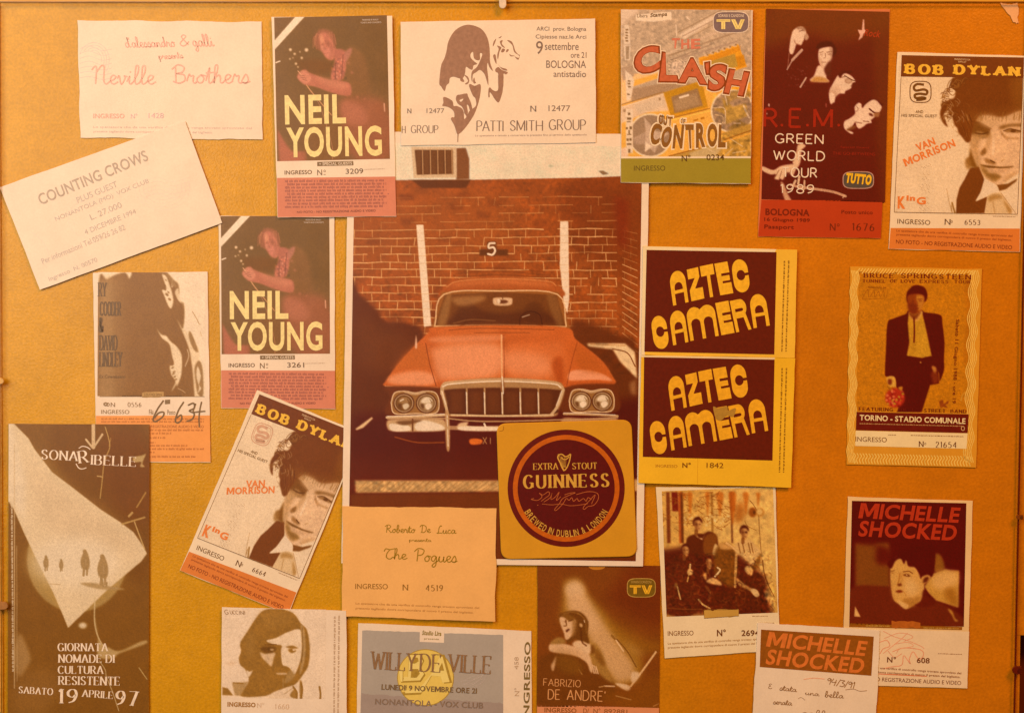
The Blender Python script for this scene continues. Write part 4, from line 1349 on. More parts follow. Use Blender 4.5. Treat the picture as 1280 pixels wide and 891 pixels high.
t6.text("venue_lettering", [("BOLOGNA", 984, 265.6, 55, 8.4, 0, .03), ("16 Giugno 1989", 983.5, 275.6, 57, 5.8, 0, .02), ("Passport", 973.5, 284.6, 37, 6.6, 0, .02)], ink((116, 22, 2)))
t6.text("seat_lettering", [("Posto unico", 1071, 265.5, 39, 4.6, 0, .01)], ink((116, 22, 2)))
t6.pen("serial_number", [("1676", 1078.5, 284, 28, 9, 0, NUM), ("N", 1040.5, 284, 7, 8.6, 0, SANS)], ink((112, 28, 4)))
t6.text("numero_sign", [("o", 1047.4, 281.5, 3.2, 3.6)], ink((112, 28, 4)))

nest(t6, 'logo', 'logo_screen', 'logo_lettering')
nest(t6, 'stub', 'venue_lettering', 'serial_number', 'numero_sign')
# --- 7 two tickets with a face in half profile and an orange stub
t7 = Sheet(TK, "upright ticket with a frowning young man's face, at the right edge", "ticket", "tickets with a frowning man's face and gold slab capitals", (1196, 191), 1.9,
           [(1121.5, 65.5), (1281, 70.5), (1274.5, 315.5), (1110.5, 311.5)], 0, paper((236, 184, 126)), seed=8, curl=.8)
pc = Pic(t7, [(1126.5, 70), (1278.5, 74), (1271.5, 268.5), (1117, 266)], 2.0, (232, 178, 120))
pc.frame(1110, 60, 7.53)
HR, HR2 = (112, 46, 4), (134, 66, 12)
SKN, SHD, MID = (222, 158, 100), (138, 78, 24), (184, 122, 62)
# face and throat first
pc.sp([(770, 640), (900, 600), (1280, 570), (1300, 1400), (1220, 1220), (1120, 1270), (1040, 1292), (985, 1285), (920, 1235), (880, 1180), (830, 1095), (785, 990), (760, 860)], SKN, .7)
pc.sp([(770, 640), (860, 640), (880, 800), (850, 930), (860, 1050), (900, 1180), (850, 1120), (790, 980), (760, 840)], MID, 2, .8)
pc.sp([(790, 720), (840, 700), (920, 730), (965, 770), (950, 830), (900, 850), (820, 830), (770, 790)], (120, 62, 12), 1.6)
pc.sp([(830, 790), (900, 800), (930, 830), (880, 860), (800, 850)], MID, 1, .7)
pc.line([(800, 700), (870, 715), (965, 775)], 3.4, (106, 50, 6), .75, 2)
pc.line([(820, 805), (890, 812), (940, 795)], 2, (96, 44, 6), .8, 1)
pc.sp([(1040, 745), (1110, 722), (1250, 715), (1255, 742), (1150, 744), (1060, 770)], (128, 72, 20), 1.6)
pc.sp([(1090, 790), (1150, 765), (1250, 780), (1250, 800), (1150, 800)], (150, 90, 36), .8)
pc.line([(1085, 785), (1150, 765), (1250, 790)], 1.3, (106, 52, 8), 1, .5).ell(1175, 785, 26, 14, (100, 48, 8), .5)
pc.line([(1070, 815), (1130, 850), (1220, 855)], 2.4, (176, 114, 56), .7, 2).line([(1060, 790), (1085, 835), (1120, 865)], 2.2, (160, 98, 46), .6, 2)
pc.sp([(840, 650), (960, 655), (1050, 690), (1030, 740), (970, 760), (880, 720)], (206, 144, 86), 2.5, .9)
pc.line([(970, 780), (990, 900), (985, 1000)], 3, (232, 174, 118), .7, 1.5)
pc.sp([(955, 780), (985, 830), (960, 900), (920, 1000), (900, 960), (930, 860)], MID, 1.6, .6)
pc.frame(1110, 165, 7.53)
pc.sp([(905, 150), (920, 200), (880, 225), (865, 200)], SHD, 1, .9)
pc.sp([(910, 250), (960, 265), (1010, 290), (1000, 310), (940, 300), (910, 280)], SHD, 1.2, .85)
pc.line([(960, 270), (1000, 290)], 1.6, (100, 50, 10), .9, .5).line([(1060, 280), (1090, 262)], 1.2, MID, .8)
pc.sp([(860, 310), (960, 320), (1060, 330), (1180, 325), (1120, 345), (1020, 345), (930, 340)], (112, 60, 12), .7)
pc.sp([(930, 350), (1040, 350), (1140, 348), (1080, 385), (980, 385)], (206, 142, 86), .8)
pc.sp([(870, 320), (920, 350), (960, 395), (1040, 415), (1060, 430), (1000, 470), (940, 440), (890, 390)], (150, 92, 30), 1.6, .9)
pc.sp([(930, 400), (1010, 390), (1060, 420), (1000, 440)], (130, 76, 20), 1.4, .7)
pc.sp([(1100, 420), (1200, 380), (1215, 440), (1100, 480)], MID, 2, .6)
pc.speck([(770, 0), (1250, 500)], .05, 2.5, 3)
# shirt, coat, hand
pc.sp([(1100, 480), (1280, 400), (1280, 790), (1150, 770), (1060, 560)], (234, 180, 122), 1)
pc.poly([(1020, 500), (1120, 490), (1215, 440), (1200, 470), (1110, 540), (1040, 560)], (124, 62, 12), .6)
pc.poly([(770, 340), (850, 330), (895, 430), (905, 460), (870, 570), (820, 655), (935, 608), (905, 768), (636, 768), (640, 640), (668, 530), (715, 450)], (116, 50, 6), .5)
pc.poly([(905, 445), (1000, 492), (1030, 520), (1045, 570), (985, 575), (820, 655), (870, 570)], (236, 184, 128), .5)
pc.poly([(930, 610), (990, 578), (1050, 570), (1110, 640), (1160, 740), (1145, 772), (905, 772)], (216, 160, 98), .6)
pc.sp([(945, 610), (1020, 590), (1080, 620), (1000, 640), (950, 660)], (166, 106, 42), 1.5, .9).sp([(1080, 640), (1160, 740), (1140, 772), (1110, 720)], (172, 110, 44), 1.2, .9).line([(985, 660), (1000, 760)], 2, (194, 136, 74), .8, 1)
pc.line([(1060, 575), (1120, 660), (1200, 770)], .8, (176, 116, 60), .8)
pc.sp([(770, 150), (790, 210), (830, 310), (850, 340), (770, 330), (735, 270), (760, 230)], (128, 68, 12), 1.2)
pc.sp([(735, 250), (770, 260), (780, 330), (745, 355), (720, 300)], (150, 90, 30), 1.2, .8)
pc.line([(550, 540), (580, 700), (600, 760)], .9, (190, 134, 76), .9).line([(600, 670), (625, 760)], 2.2, (150, 92, 30), .9, .8).line([(590, 690), (600, 760)], 1.2, (170, 110, 48), .9)
# hair
pc.frame(1110, 60, 7.53)
pc.sp([(630, 272), (900, 262), (1290, 272), (1290, 580), (1220, 600), (1130, 640), (1050, 655), (940, 640), (860, 645), (815, 700), (790, 780), (770, 880), (735, 890), (700, 850), (660, 800), (650, 760), (625, 730), (600, 660), (580, 640), (545, 600), (520, 650), (540, 690), (560, 745), (520, 715), (490, 650), (490, 590), (520, 530), (570, 490), (620, 470), (630, 400), (600, 350)], HR, .8)
pc.sp([(700, 620), (900, 590), (1250, 560), (1250, 590), (1100, 640), (940, 640), (850, 660), (780, 760)], HR2, 4, .6)
pc.sp([(840, 650), (960, 630), (1060, 660), (1180, 615), (1260, 590), (1260, 680), (1100, 700), (960, 690)], (208, 146, 88), 2.6, .8)
pc.sp([(1160, 275), (1290, 280), (1290, 560), (1180, 560)], (136, 72, 12), 5, .6)
pc.line([(625, 280), (575, 320), (555, 390), (600, 450), (640, 420)], 1.1, (140, 78, 24), .9).line([(610, 300), (590, 350), (640, 400), (680, 350), (650, 310)], 2.4, (104, 44, 4), .9, .5)
pc.ell(645, 345, 26, 34, (160, 98, 36), 1, .7).ell(640, 350, 12, 18, (104, 44, 4), .7)
pc.line([(560, 600), (545, 680), (570, 740)], 1.6, (222, 168, 112), .8, .6).line([(600, 660), (590, 720), (610, 760)], 1.4, (214, 160, 100), .8, .6)
g = np.random.RandomState(9)
for k in range(30):
    x, y = 600 + g.rand() * 170, 620 + g.rand() * 250
    if x > 600 + (y - 620) * .5:
        pc.line([(x, y), (x + 12 + g.rand() * 25, y + 50 + g.rand() * 40)], .6, HR2 if k % 2 else (90, 34, 2), .8)
for k in range(70):
    a_ = 1.5 + g.rand() * 2.3
    bx_, by_ = 720 + 195 * math.cos(a_) * (1 + .1 * g.randn()), 520 - 230 * math.sin(a_)
    pc.line([(bx_ + 40, by_ + 10), (bx_ + g.randn() * 8, by_ + g.randn() * 10), (bx_ - 16 + g.randn() * 14, by_ + 26 + g.rand() * 22)], .8, (100, 40, 4) if k % 3 else (150, 88, 30), .7, .5)
for k in range(34):
    x, y = 540 + g.rand() * 200, 480 + g.rand() * 330
    pc.line([(x, y), (x + 14 + g.randn() * 8, y + 24), (x + 8 + g.randn() * 10, y + 52)], .7, (214, 158, 102) if k % 2 else (146, 84, 28), .45, .7)
for k in range(60):
    x, y = 640 + g.rand() * 600, 300 + g.rand() * 300
    pc.line([(x, y), (x + g.randn() * 30, y + 30 + g.rand() * 40)], .7, (128, 60, 10), .35, .6)
for k in range(26):
    x = 830 + g.rand() * 420
    pc.line([(x, 600 + g.rand() * 30), (x - 10 + g.randn() * 14, 660 + g.rand() * 36)], .7, (140, 80, 24), .6, .5)
pc.done(seed=8, grain=.05)
GOLD = ink((246, 158, 40))
t7.panel("header_bar", [(1126.6, 69.6), (1279.4, 72.6), (1278.6, 98.2), (1125.6, 96.4)], ink((112, 44, 6)), 2)
SB = dict(thick=.44, thin=.19, serif=.1, gap=.34, slab=.2)
t7.pen("title_lettering", [("BOB", 1154.7, 87.4, 50, 10.8, 0, SB), ("DYLAN", 1233, 88.8, 84, 10.8, 0, SB)], GOLD, 5)
t7.text("organiser_credit", [("PRESENTATO DA", 1202.5, 75, 20, 2.2), ("BARLEY", 1202.5, 78, 10, 1.8)], ink((226, 168, 104)), 4)
BD = ink((112, 58, 12))
t7.ribbons("picture_frame", [(L_(1125.9, 97, 1117.3, 265.3), .6), (L_(1117.3, 265.6, 1271.2, 268.2), .7), (L_(1278.2, 98, 1271.2, 268.2), .6)], BD, 3)
a = np.linspace(0, 2 * math.pi, 40)
sup = np.stack([np.sign(np.cos(a)) * np.abs(np.cos(a)) ** .6, np.sign(np.sin(a)) * np.abs(np.sin(a)) ** .6], 1)
t7.ribbons("emblem", [(np.array([1150.2, 115.5]) + sup * [13.2, 13.2], 1.2)], BD, 3)
K8 = lambda pts: spline([(1110 + x / 7.53, 60 + y / 7.53) for x, y in pts], 6)
t7.ribbons("emblem_snake", [(K8([(335, 350), (270, 345), (240, 375), (260, 405), (330, 395), (365, 410), (355, 440), (300, 435), (250, 445), (260, 475), (320, 470), (350, 480), (300, 492), (262, 492)]), 3.0)], BD, 3)
t7.text("guest_lettering", [("AND", 1148.8, 140.2, 9.5, 3.6, -1, .02), ("HIS SPECIAL GUEST", 1148.7, 145.2, 44.5, 3.6, -.6, .015)], ink((126, 76, 26)))
VO = ink((226, 108, 38))
g7 = Sheet.text
t7.text("sponsor_lettering", [("K", 1126.4, 253.5, 9.6, 15.6, -1, .05), ("in", 1138, 248, 11, 6.8, -1, .05), ("G", 1151, 251.4, 11.6, 9.4, -4, .04)], VO)
t7.text("admission_lettering", [("INGRESSO", 1141.8, 277.6, 41, 6, .5)], ink((112, 64, 18)))
t7.pen("numero_sign", [("N", 1184, 277.6, 7.5, 6.8, 0, SERIF)], ink((104, 52, 12)))
t7.text("numero_sign", [("o", 1189.2, 277.4, 2.2, 3.2)], ink((104, 52, 12)))
pd = []
for x, y in ((1161, 205), (1162, 208), (1158, 207), (1155, 209), (1152, 209), (1154, 218), (1159, 218), (1156, 221), (1153, 224), (1158, 224), (1152, 231), (1150, 234), (1151, 237), (1155, 238), (1159, 236), (1160, 232), (1156, 230), (1160, 240), (1158, 247), (1159, 254), (1156, 257), (1159, 260), (1155, 262), (1152, 263), (1149, 260), (1151, 257)):
    pd += [(x, y), (x + 1.6, y + 1.1)]
t7.dots("perforation", pd, .38, ink((150, 92, 40)), 3)
ST7 = paper((216, 106, 32))
t7.panel("stub", [(1113, 285.2), (1274.2, 286), (1274, 315), (1110.7, 311.2)], ST7, 1)
t7.fine("credit_line", [(1241, 270.8, 1269, 271.4, 1)], ink((170, 110, 60)))
t7.rule("small_print", [(SP1, 1120, 291.2, 1265, 293.2, 3.6), (SP2, 1120, 296, 1264, 298.2, 3.6)], ink((146, 56, 14)))
t7.text("notice", [("NO FOTO - NO REGISTRAZIONE AUDIO E VIDEO", 1192, 305.8, 145, 5, 1, 0)], ink((132, 44, 8)))
nest(t7, 'stub', 'notice', 'small_print')
nest(t7, 'header_bar', 'title_lettering', 'organiser_credit')
t7b = copy.copy(t7)
t7b.e = twin(t7, (339.5, 627), 22.6, (.89, .995), 1.0, "tilted ticket with a frowning young man's face, tucked under the car poster", skip=('emblem_snake', 'emblem'))
t7.text("guest_name_lettering", [("VAN", 1156.3, 181, 24.5, 9.8, -24, .035), ("MORRISON", 1161, 191.4, 68, 9.8, -24, .035)], VO)
t7b.text("guest_name_lettering", [("VAN", 1166, 176.5, 26, 9.4, -22, .03), ("MORRISON", 1163, 186.4, 66, 9, -22, .03)], VO)
rb = ink((206, 138, 90))
t7b.ribbons("emblem", [(np.array([1150.2, 115.5]) + sup * [13.2, 13.2], 1.2), (np.array([1150.2, 115.5]) + sup * [11, 11], .6)], rb, 3)
t7b.ribbons("emblem_snake", [(K8([(335, 350), (270, 345), (240, 375), (260, 405), (330, 395), (365, 410), (355, 440), (300, 435), (250, 445), (260, 475), (320, 470), (350, 480), (300, 492), (262, 492)]), 3.6)], rb, 3)
t7.pen("serial_number", [("6553", 1215, 278.2, 19.5, 6, 0, NUM)], ink((104, 52, 12)))
t7b.pen("serial_number", [("6664", 1215, 278.2, 19.5, 6, 0, NUM)], ink((104, 52, 12)))
# --- 8 ticket with a dark curly head, scrawled numbers, orange foot
t8 = Sheet(TK, "ticket with a dark curly head in profile, scrawled numbers and orange foot", "ticket", None, (190, 459), .3,
           [(116.5, 341), (259.5, 340), (263.5, 577.5), (121, 577)], 0, paper((246, 198, 142)), seed=9, curl=.8)
pc = Pic(t8, [(123, 342), (255.5, 341), (256.5, 495), (125, 495)], 1.9, (236, 186, 128))
pc.frame(110, 335, 7.53)
DH, MH = (132, 76, 24), (160, 104, 48)
pc.sp([(105, 140), (180, 110), (260, 65), (340, 45), (370, 60), (390, 100), (410, 70), (440, 30), (700, 30), (760, 60), (800, 110), (850, 150), (860, 230), (850, 290), (890, 330), (905, 400), (900, 500), (890, 560), (920, 640), (960, 760), (985, 888), (990, 1230), (105, 1230)], DH, .9)
pc.poly([(105, 130), (230, 90), (250, 1230), (105, 1230)], MH, 3, .75)
pc.poly([(105, 140), (330, 60), (350, 1230), (105, 1230)], MH, 6, .4)
pc.sp([(700, 60), (740, 80), (760, 130), (790, 220), (805, 310), (785, 380), (755, 350), (720, 260), (700, 210), (740, 200), (720, 130)], (228, 176, 118), .6)
for x, y, r in ((725, 165, 12), (745, 250, 16), (770, 295, 14), (728, 205, 9), (760, 230, 10), (735, 115, 8)):
    pc.ell(x, y, r * 1.2, r * .7, DH, .4, .9, 40)
pc.sp([(820, 230), (850, 190), (860, 260), (880, 330), (850, 300)], (222, 170, 112), .5, .9).line([(800, 110), (790, 180), (815, 150)], 1, (220, 168, 112), .7)
pc.sp([(720, 50), (770, 70), (820, 130), (840, 180), (800, 170), (760, 100)], MH, .8, .7)
pc.sp([(650, 570), (670, 600), (700, 630), (740, 640), (780, 690), (830, 740), (880, 840), (885, 960), (870, 1040), (835, 1110), (850, 960), (800, 850), (770, 720), (700, 660)], (226, 174, 116), .6)
pc.sp([(795, 740), (815, 770), (800, 800)], DH, .5, .8)
pc.frame(110, 435, 5.747)
pc.sp([(600, -20), (640, -10), (675, 60), (660, 170), (640, 250), (602, 310), (610, 290), (630, 240), (600, 190), (590, 130), (620, 110)], (226, 174, 116), .6)
for x, y in ((610, 140), (620, 170), (625, 205), (615, 185), (632, 225), (606, 118)):
    pc.ell(x, y, 12, 6, DH, .4, .85, -30)
pc.frame(110, 335, 7.53)
pc.sp([(840, 480), (880, 550), (930, 600), (1000, 720), (1050, 790), (1050, 1230), (1010, 1230), (990, 1000), (960, 780), (900, 620)], (222, 170, 112), .7)
pc.sp([(950, 600), (980, 620), (1040, 780), (1000, 770), (960, 680)], (150, 96, 42), .6).line([(985, 410), (1020, 470), (1050, 530)], 1, MH, .8).line([(1060, 600), (1070, 640)], .8, MH, .6)
pc.sp([(895, 320), (910, 380), (905, 540), (880, 560), (890, 420)], DH, .6, .8)
pc.frame(110, 435, 5.747)
pc.sp([(770, 130), (800, 90), (825, 150), (830, 335), (790, 325), (770, 200)], (140, 86, 34), .7, .9)
pc.sp([(790, 130), (812, 200), (800, 260), (815, 290), (790, 320), (800, 280), (780, 200)], (230, 180, 124), .5, .9)
pc.line([(715, 10), (725, 60), (700, 130)], 1, (214, 160, 104), .8).line([(650, 290), (680, 305), (700, 320)], .9, (206, 150, 92), .7)
for k in range(40):
    g = np.random.RandomState(k)
    pc.line([(260 + g.rand() * 330, g.rand() * 320), (300 + g.rand() * 330, g.rand() * 320)], .8, (124, 68, 18), .16, 1)
pc.done(seed=9, grain=.05)
t8.pen("title_lettering", [("RY", 128.5, 362, 10, 17, 0, dict(thick=.1, thin=.035, serif=.035, gap=.16)), ("COODER", 138.5, 386, 26, 17, 0, dict(thick=.1, thin=.035, serif=.035, gap=.16)), ("&", 127, 406, 5, 18, 0, SERIF),
                           ("DAVID", 136, 428.5, 22, 18.5, 0, dict(thick=.1, thin=.035, serif=.035, gap=.16)), ("LINDLEY", 139, 449, 28, 18, 0, dict(thick=.1, thin=.035, serif=.035, gap=.16))], ink((104, 66, 32)))
t8.text("venue_lettering", [("Ex Cinemazero", 141, 470.5, 32, 4)], ink((104, 66, 32)))
t8.ribbons("caption_rule", [(L_(125, 495.5, 256, 495.5), .8)], ink((140, 92, 46)), 2)
t8.fine("caption", [(153, 494.6, 178, 494.6, 1.3), (208, 494.8, 228, 494.8, 1.3)], ink((90, 50, 20)), 4)
t8.panel("sponsor_tag", [(178, 490.5), (205, 489.2), (205, 496), (178, 496.6)], ink((182, 122, 56)), 3, rag=.4)
t8.text("sponsor_lettering", [("STUDIO SPIN", 191.5, 493, 22, 3.2)], ink((120, 72, 24)), 5)
GB = ink((136, 88, 42))
t8.text("admission_lettering", [("INGRESSO", 144.5, 514.6, 35, 5, 0, 0)], GB)
t8.pen("serial_number", [("0556", 168.5, 505.6, 17, 5.4, 0, NUM), ("N", 141.5, 505.6, 5.5, 5, 0, SERIF)], GB)
t8.ribbons("sponsor_mark", [(arc(132.5, 505, r, r * .8, 0, 360, 16), .8) for r in (2.6, 1.4)] + [(arc(135.5, 505.5, 1.6, 2, 0, 360, 14), .9)], GB, 3)
t8.text("seat_lettering", [("Fila", 189.5, 514.6, 5.5, 6), ("Posto", 214.5, 515, 10, 6)], GB)
t8.panel("seat_mark", [(206.5, 499.6), (213, 499.2), (213, 504.6), (206.5, 505)], ink((130, 88, 46)), 3)
t8.panel("stub", [(120.2, 519.5), (262.6, 519), (263.4, 577), (121, 576.6)], paper((234, 132, 52)), 1)
t8.fine("small_print", [(127, 523.5, 256, 523.5, 2), (127, 527, 256, 527, 2)] + [(185, y, x, y, 2.2) for y, x in ((537.5, 256), (541.5, 215), (547, 208), (553, 195), (556.8, 236), (561, 256), (565, 195), (570.6, 246))], ink((176, 84, 24)))
t8.text("notice", [("REGISTRAZIONE AUDIO E VIDEO", 222, 532.8, 66, 3.4)], ink((170, 80, 24)))
PENC = ink((118, 76, 36))
S7 = lambda pts: spline([(110 + x / 5.747, 435 + y / 5.747) for x, y in pts], 7)
t8.ribbons("pen_scrawl", [(S7([(545, 375), (500, 440), (470, 510), (490, 525), (540, 490), (545, 460), (510, 465), (480, 500)]), 1.9),
                          (S7([(690, 385), (650, 450), (630, 520), (650, 535), (675, 510), (670, 480), (640, 500)]), 1.9),
                          (S7([(720, 410), (760, 395), (765, 430), (730, 450), (765, 470), (750, 510), (710, 525)]), 1.9),
                          (S7([(776, 398), (764, 430), (760, 458), (800, 456), (845, 452)]), 1.7), (S7([(818, 384), (806, 440), (800, 500), (802, 566)]), 1.7)], PENC, 6)

nest(t8, 'stub', 'small_print', 'notice')
nest(t8, 'sponsor_tag', 'sponsor_lettering')
# --- 9 tall brown flyer
t9 = Sheet("event_flyer", "tall brown flyer with a beam of light over four small walking figures", "flyer", None, (98, 711), .2,
           [(11.5, 529), (183, 532), (187, 900), (15, 900)], 2, paper((150, 92, 26)), seed=10, curl=.6, rag=.1)
pc = Pic(t9, [(12, 529.5), (183.5, 531.5), (186.5, 899), (15, 899)], 2.0, (124, 68, 8))
pc.frame(10, 525, 7.11)
pc.sp([(400, 60), (1230, 60), (1240, 1400), (900, 1100), (560, 600)], (114, 58, 2), 6, .9)
pc.sp([(850, 150), (1230, 150), (1240, 900), (900, 700)], (112, 50, 0), 8, .7)
pc.ell(620, 1230, 445, 470, (196, 148, 84), 1, .55).ell(620, 1230, 430, 450, (176, 120, 40), 4, .35)
BM = (216, 166, 108)
pc.poly([(0, 20), (50, 20), (190, 160), (240, 250), (400, 460), (560, 580), (830, 790), (1000, 900), (1120, 990), (1210, 1120), (1240, 1180), (1190, 1250), (880, 1510), (540, 1840), (500, 1740), (410, 1530), (260, 1230), (150, 1000), (60, 790), (0, 700)], BM, .5)
pc.sp([(180, 300), (500, 600), (1100, 1050), (1100, 1200), (700, 1100), (300, 900)], (206, 154, 98), 10, .6)
pc.ell(600, 1260, 400, 220, (226, 180, 126), 8, .6)
pc.poly([(0, 20), (30, 20), (160, 500), (160, 900), (100, 800), (0, 650)], (224, 178, 126), 3, .5)
WK = (158, 108, 52)
for x, y, h in ((345, 1268, 66), (480, 1285, 52), (692, 1265, 112), (848, 1330, 132)):
    w = h * .36
    pc.sp([(x - w * .8, y - h * .5), (x - w * .2, y - h * .95), (x + w * .3, y - h * .95), (x + w * .9, y - h * .4), (x + w, y + h * .2), (x + w * .6, y + h * .55), (x - w * .1, y + h * .5), (x - w * .8, y + h * .3), (x - w, y - h * .1)], WK, .5, .95)
    pc.ell(x - w * .1, y - h * .92, w * .42, h * .17, WK, .4, .95)
    pc.line([(x - w * .25, y + h * .4), (x - w * .35, y + h * .98)], h * .022 + .5, WK, .9).line([(x + w * .45, y + h * .4), (x + w * .4, y + h * .92)], h * .02 + .5, WK, .85)
    pc.line([(x - w * .9, y - h * .2), (x - w * .7, y + h * .45)], .9, WK, .8).line([(x + w * .1, y - h * .3), (x + w * .2, y + h * .2)], 1, (182, 132, 76), .6)
pc.sp([(650, 1445), (760, 1440), (900, 1470), (980, 1480), (1040, 1500), (860, 1500), (740, 1480)], (168, 118, 60), .8, .9)
pc.line([(380, 1450), (470, 1455)], 1.2, (184, 134, 78), .8).line([(840, 1400), (850, 1470)], 2.2, (160, 112, 56)).line([(885, 1440), (880, 1470)], 2, (160, 112, 56))
pc.line([(870, 60), (900, 160), (910, 240), (880, 320), (855, 420), (845, 520), (825, 690)], 1.1, (190, 132, 58), .9, .5).line([(905, 230), (920, 160)], 1, (190, 132, 58), .6).line([(800, 495), (840, 500)], 1.2, (196, 140, 70))
pc.line([(1230, 640), (1150, 770)], 1.6, (184, 124, 50), .8).line([(1110, 820), (1080, 850)], 2.6, (190, 134, 64), .9).line([(1020, 920), (1120, 890), (1220, 860)], 2, (190, 132, 60), .85).line([(1130, 900), (1170, 1010), (1220, 1140)], 1.4, (196, 140, 70), .9)
pc.line([(765, 45), (765, 240)], 4.2, (210, 156, 96), .95).line([(700, 170), (755, 240)], 2.4, (206, 152, 92)).line([(845, 125), (775, 230)], 2.4, (206, 152, 92))
pc.sp([(1120, 330), (1200, 310), (1230, 300), (1200, 380), (1220, 410), (1180, 410), (1190, 370), (1130, 370)], (190, 140, 76), .5, .9)
pc.frame(10, 640, 7.11)
pc.line([(780, 740), (775, 960), (810, 1110), (880, 1220)], 1.6, (206, 158, 96), .8, .8)
pc.frame(10, 766, 7.11)
pc.ell(670, 105, 36, 26, (222, 176, 122), 1.2, .9)
pc.sp([(770, 0), (790, 150), (830, 260), (900, 300), (1000, 330), (1180, 250), (1240, 240), (1220, 270), (1000, 350), (950, 390), (860, 400), (800, 360), (805, 200)], (200, 150, 86), 1, .75)
pc.line([(820, 420), (870, 500), (880, 560), (930, 680), (990, 860)], .9, (206, 158, 96), .8).line([(1170, 480), (1240, 580)], 1.2, (196, 144, 74), .8)
pc.sp([(100, 180), (160, 250), (210, 400), (180, 470), (110, 560), (60, 400)], (190, 134, 78), 2, .5)
pc.line([(65, -1500), (65, 660)], 1.4, (202, 150, 92), .7, .5).line([(85, -600), (88, 600)], .9, (202, 150, 92), .5)
pc.sp([(100, 560), (400, 500), (460, 700), (300, 900), (60, 880)], (152, 92, 36), 6, .4)
pc.done('printed_face', seed=10, grain=.05)
LT = ink((242, 196, 140))
ST = dict(thick=.2, thin=.035, serif=.06, gap=.2)
t9.pen("title_lettering", [("SONA", 75.6, 568.6, 46, 11.6, 3, ST), ("IBELLE", 143.2, 575.4, 57, 12, 2.5, ST), ("R", 105, 570.4, 13, 15, -8, ST)], LT, 5)
t9.ribbons("title_flourish", [(spline([(99.5, 560), (104, 557.4), (110, 558.6), (114, 561.5)], 6), 1.1), (spline([(96, 579), (99.5, 584.4), (104, 585.6), (109, 584)], 6), 1.2)], LT, 5)
t9.pen("subtitle_lettering", [("GIORNATA", 104.5, 807.8, 63, 9.6, 0, ST), ("NOMADE DI", 109, 822, 70, 10, 0, ST), ("CULTURA", 101.8, 836, 57, 9.6, 0, ST), ("RESISTENTE", 112.5, 849.6, 77, 10.6, .5, ST)], LT, 5)
t9.pen("date_lettering", [("SABATO", 46, 862, 43, 8.2, 3.5, ST), ("19", 85.5, 869, 26, 17.5, 1, ST), ("APRILE", 123, 866.4, 39, 8.6, 4, ST), ("97", 159.5, 871.5, 29, 17.5, 1.5, ST)], LT, 5)
t9.fine("margin_print", [(17.6, 838, 15.8, 622, 2)], ink((220, 170, 112)), 3)

# --- 10 the car poster
t10 = Sheet("photo_poster", "large white-edged poster of an old orange car before a brick wall", "poster", None, (618.5, 437), .9,
            [(436, 165), (811.5, 168.5), (803.5, 707), (427, 703)], 2.6, paper((240, 190, 146)), seed=11, curl=.5, rag=.1)
pc = Pic(t10, [(444, 183), (798.4, 184), (794.5, 697), (438, 695)], 2.1, (124, 52, 8))
pc.frame(430, 160, 3.277)
BK = (150, 62, 12)
pc.poly([(30, 60), (1215, 60), (1215, 900), (20, 900)], BK, .5)
pc.speck([(30, 60), (1210, 900)], .09, 14, 5).speck([(30, 60), (1210, 900)], .10, 3, 6)
pc.sp([(30, 300), (600, 260), (700, 420), (560, 560), (200, 600), (30, 560)], (156, 70, 16), 12, .5)
pc.sp([(900, 230), (1210, 210), (1210, 600), (950, 500)], (110, 36, 0), 12, .6)
g = np.random.RandomState(5)
ys = [286 + 32.8 * k for k in range(19)]
for k, y in enumerate(ys):
    sl = 6 if k > 6 else -6
    x = 36.0
    al = .4 if k < 4 else .85
    pts = [(x2, y + g.randn() * 1.2 + (.006 * (x2 - 600) if k > 8 else -.008 * (x2 - 600))) for x2 in range(36, 1140, 60)]
    for a_, b_ in zip(pts[:-1], pts[1:]):
        if g.rand() < (.65 if k < 4 else .93):
            pc.line([a_, b_], .8 + g.rand() * .6, (224, 148, 78), min(1, al * g.uniform(.65, 1.2)))
    x = 40 + (k % 2) * 34 + g.rand() * 8
    while x < 1120:
        if g.rand() < (.35 if k < 4 else .8):
            pc.line([(x, y + 1), (x + g.randn() * 2, y + 32)], .9, (220, 144, 74), min(1, al * g.uniform(.6, 1.2)))
        x += 66 + g.rand() * 10
for k in range(20):
    y = 420 + k * 28
    pc.line([(1140, y), (1200, y + 14 + k * 2.2)], .9, (226, 150, 80), .85 if k > 4 else .35)
    pc.line([(1148 + (k % 2) * 26, y + 4), (1148 + (k % 2) * 26, y + 28)], .7, (190, 116, 54), .5)
for k in range(70):
    x, y = 40 + g.rand() * 1090, 250 + g.rand() * 600
    pc.poly([(x, y), (x + 58, y), (x + 58, y + 26), (x, y + 26)], (100, 34, 2) if k % 2 else (166, 74, 20), 1, .28)
pc.poly([(1105, 280), (1165, 300), (1160, 500), (1120, 480)], (120, 26, 0), 4, .7)
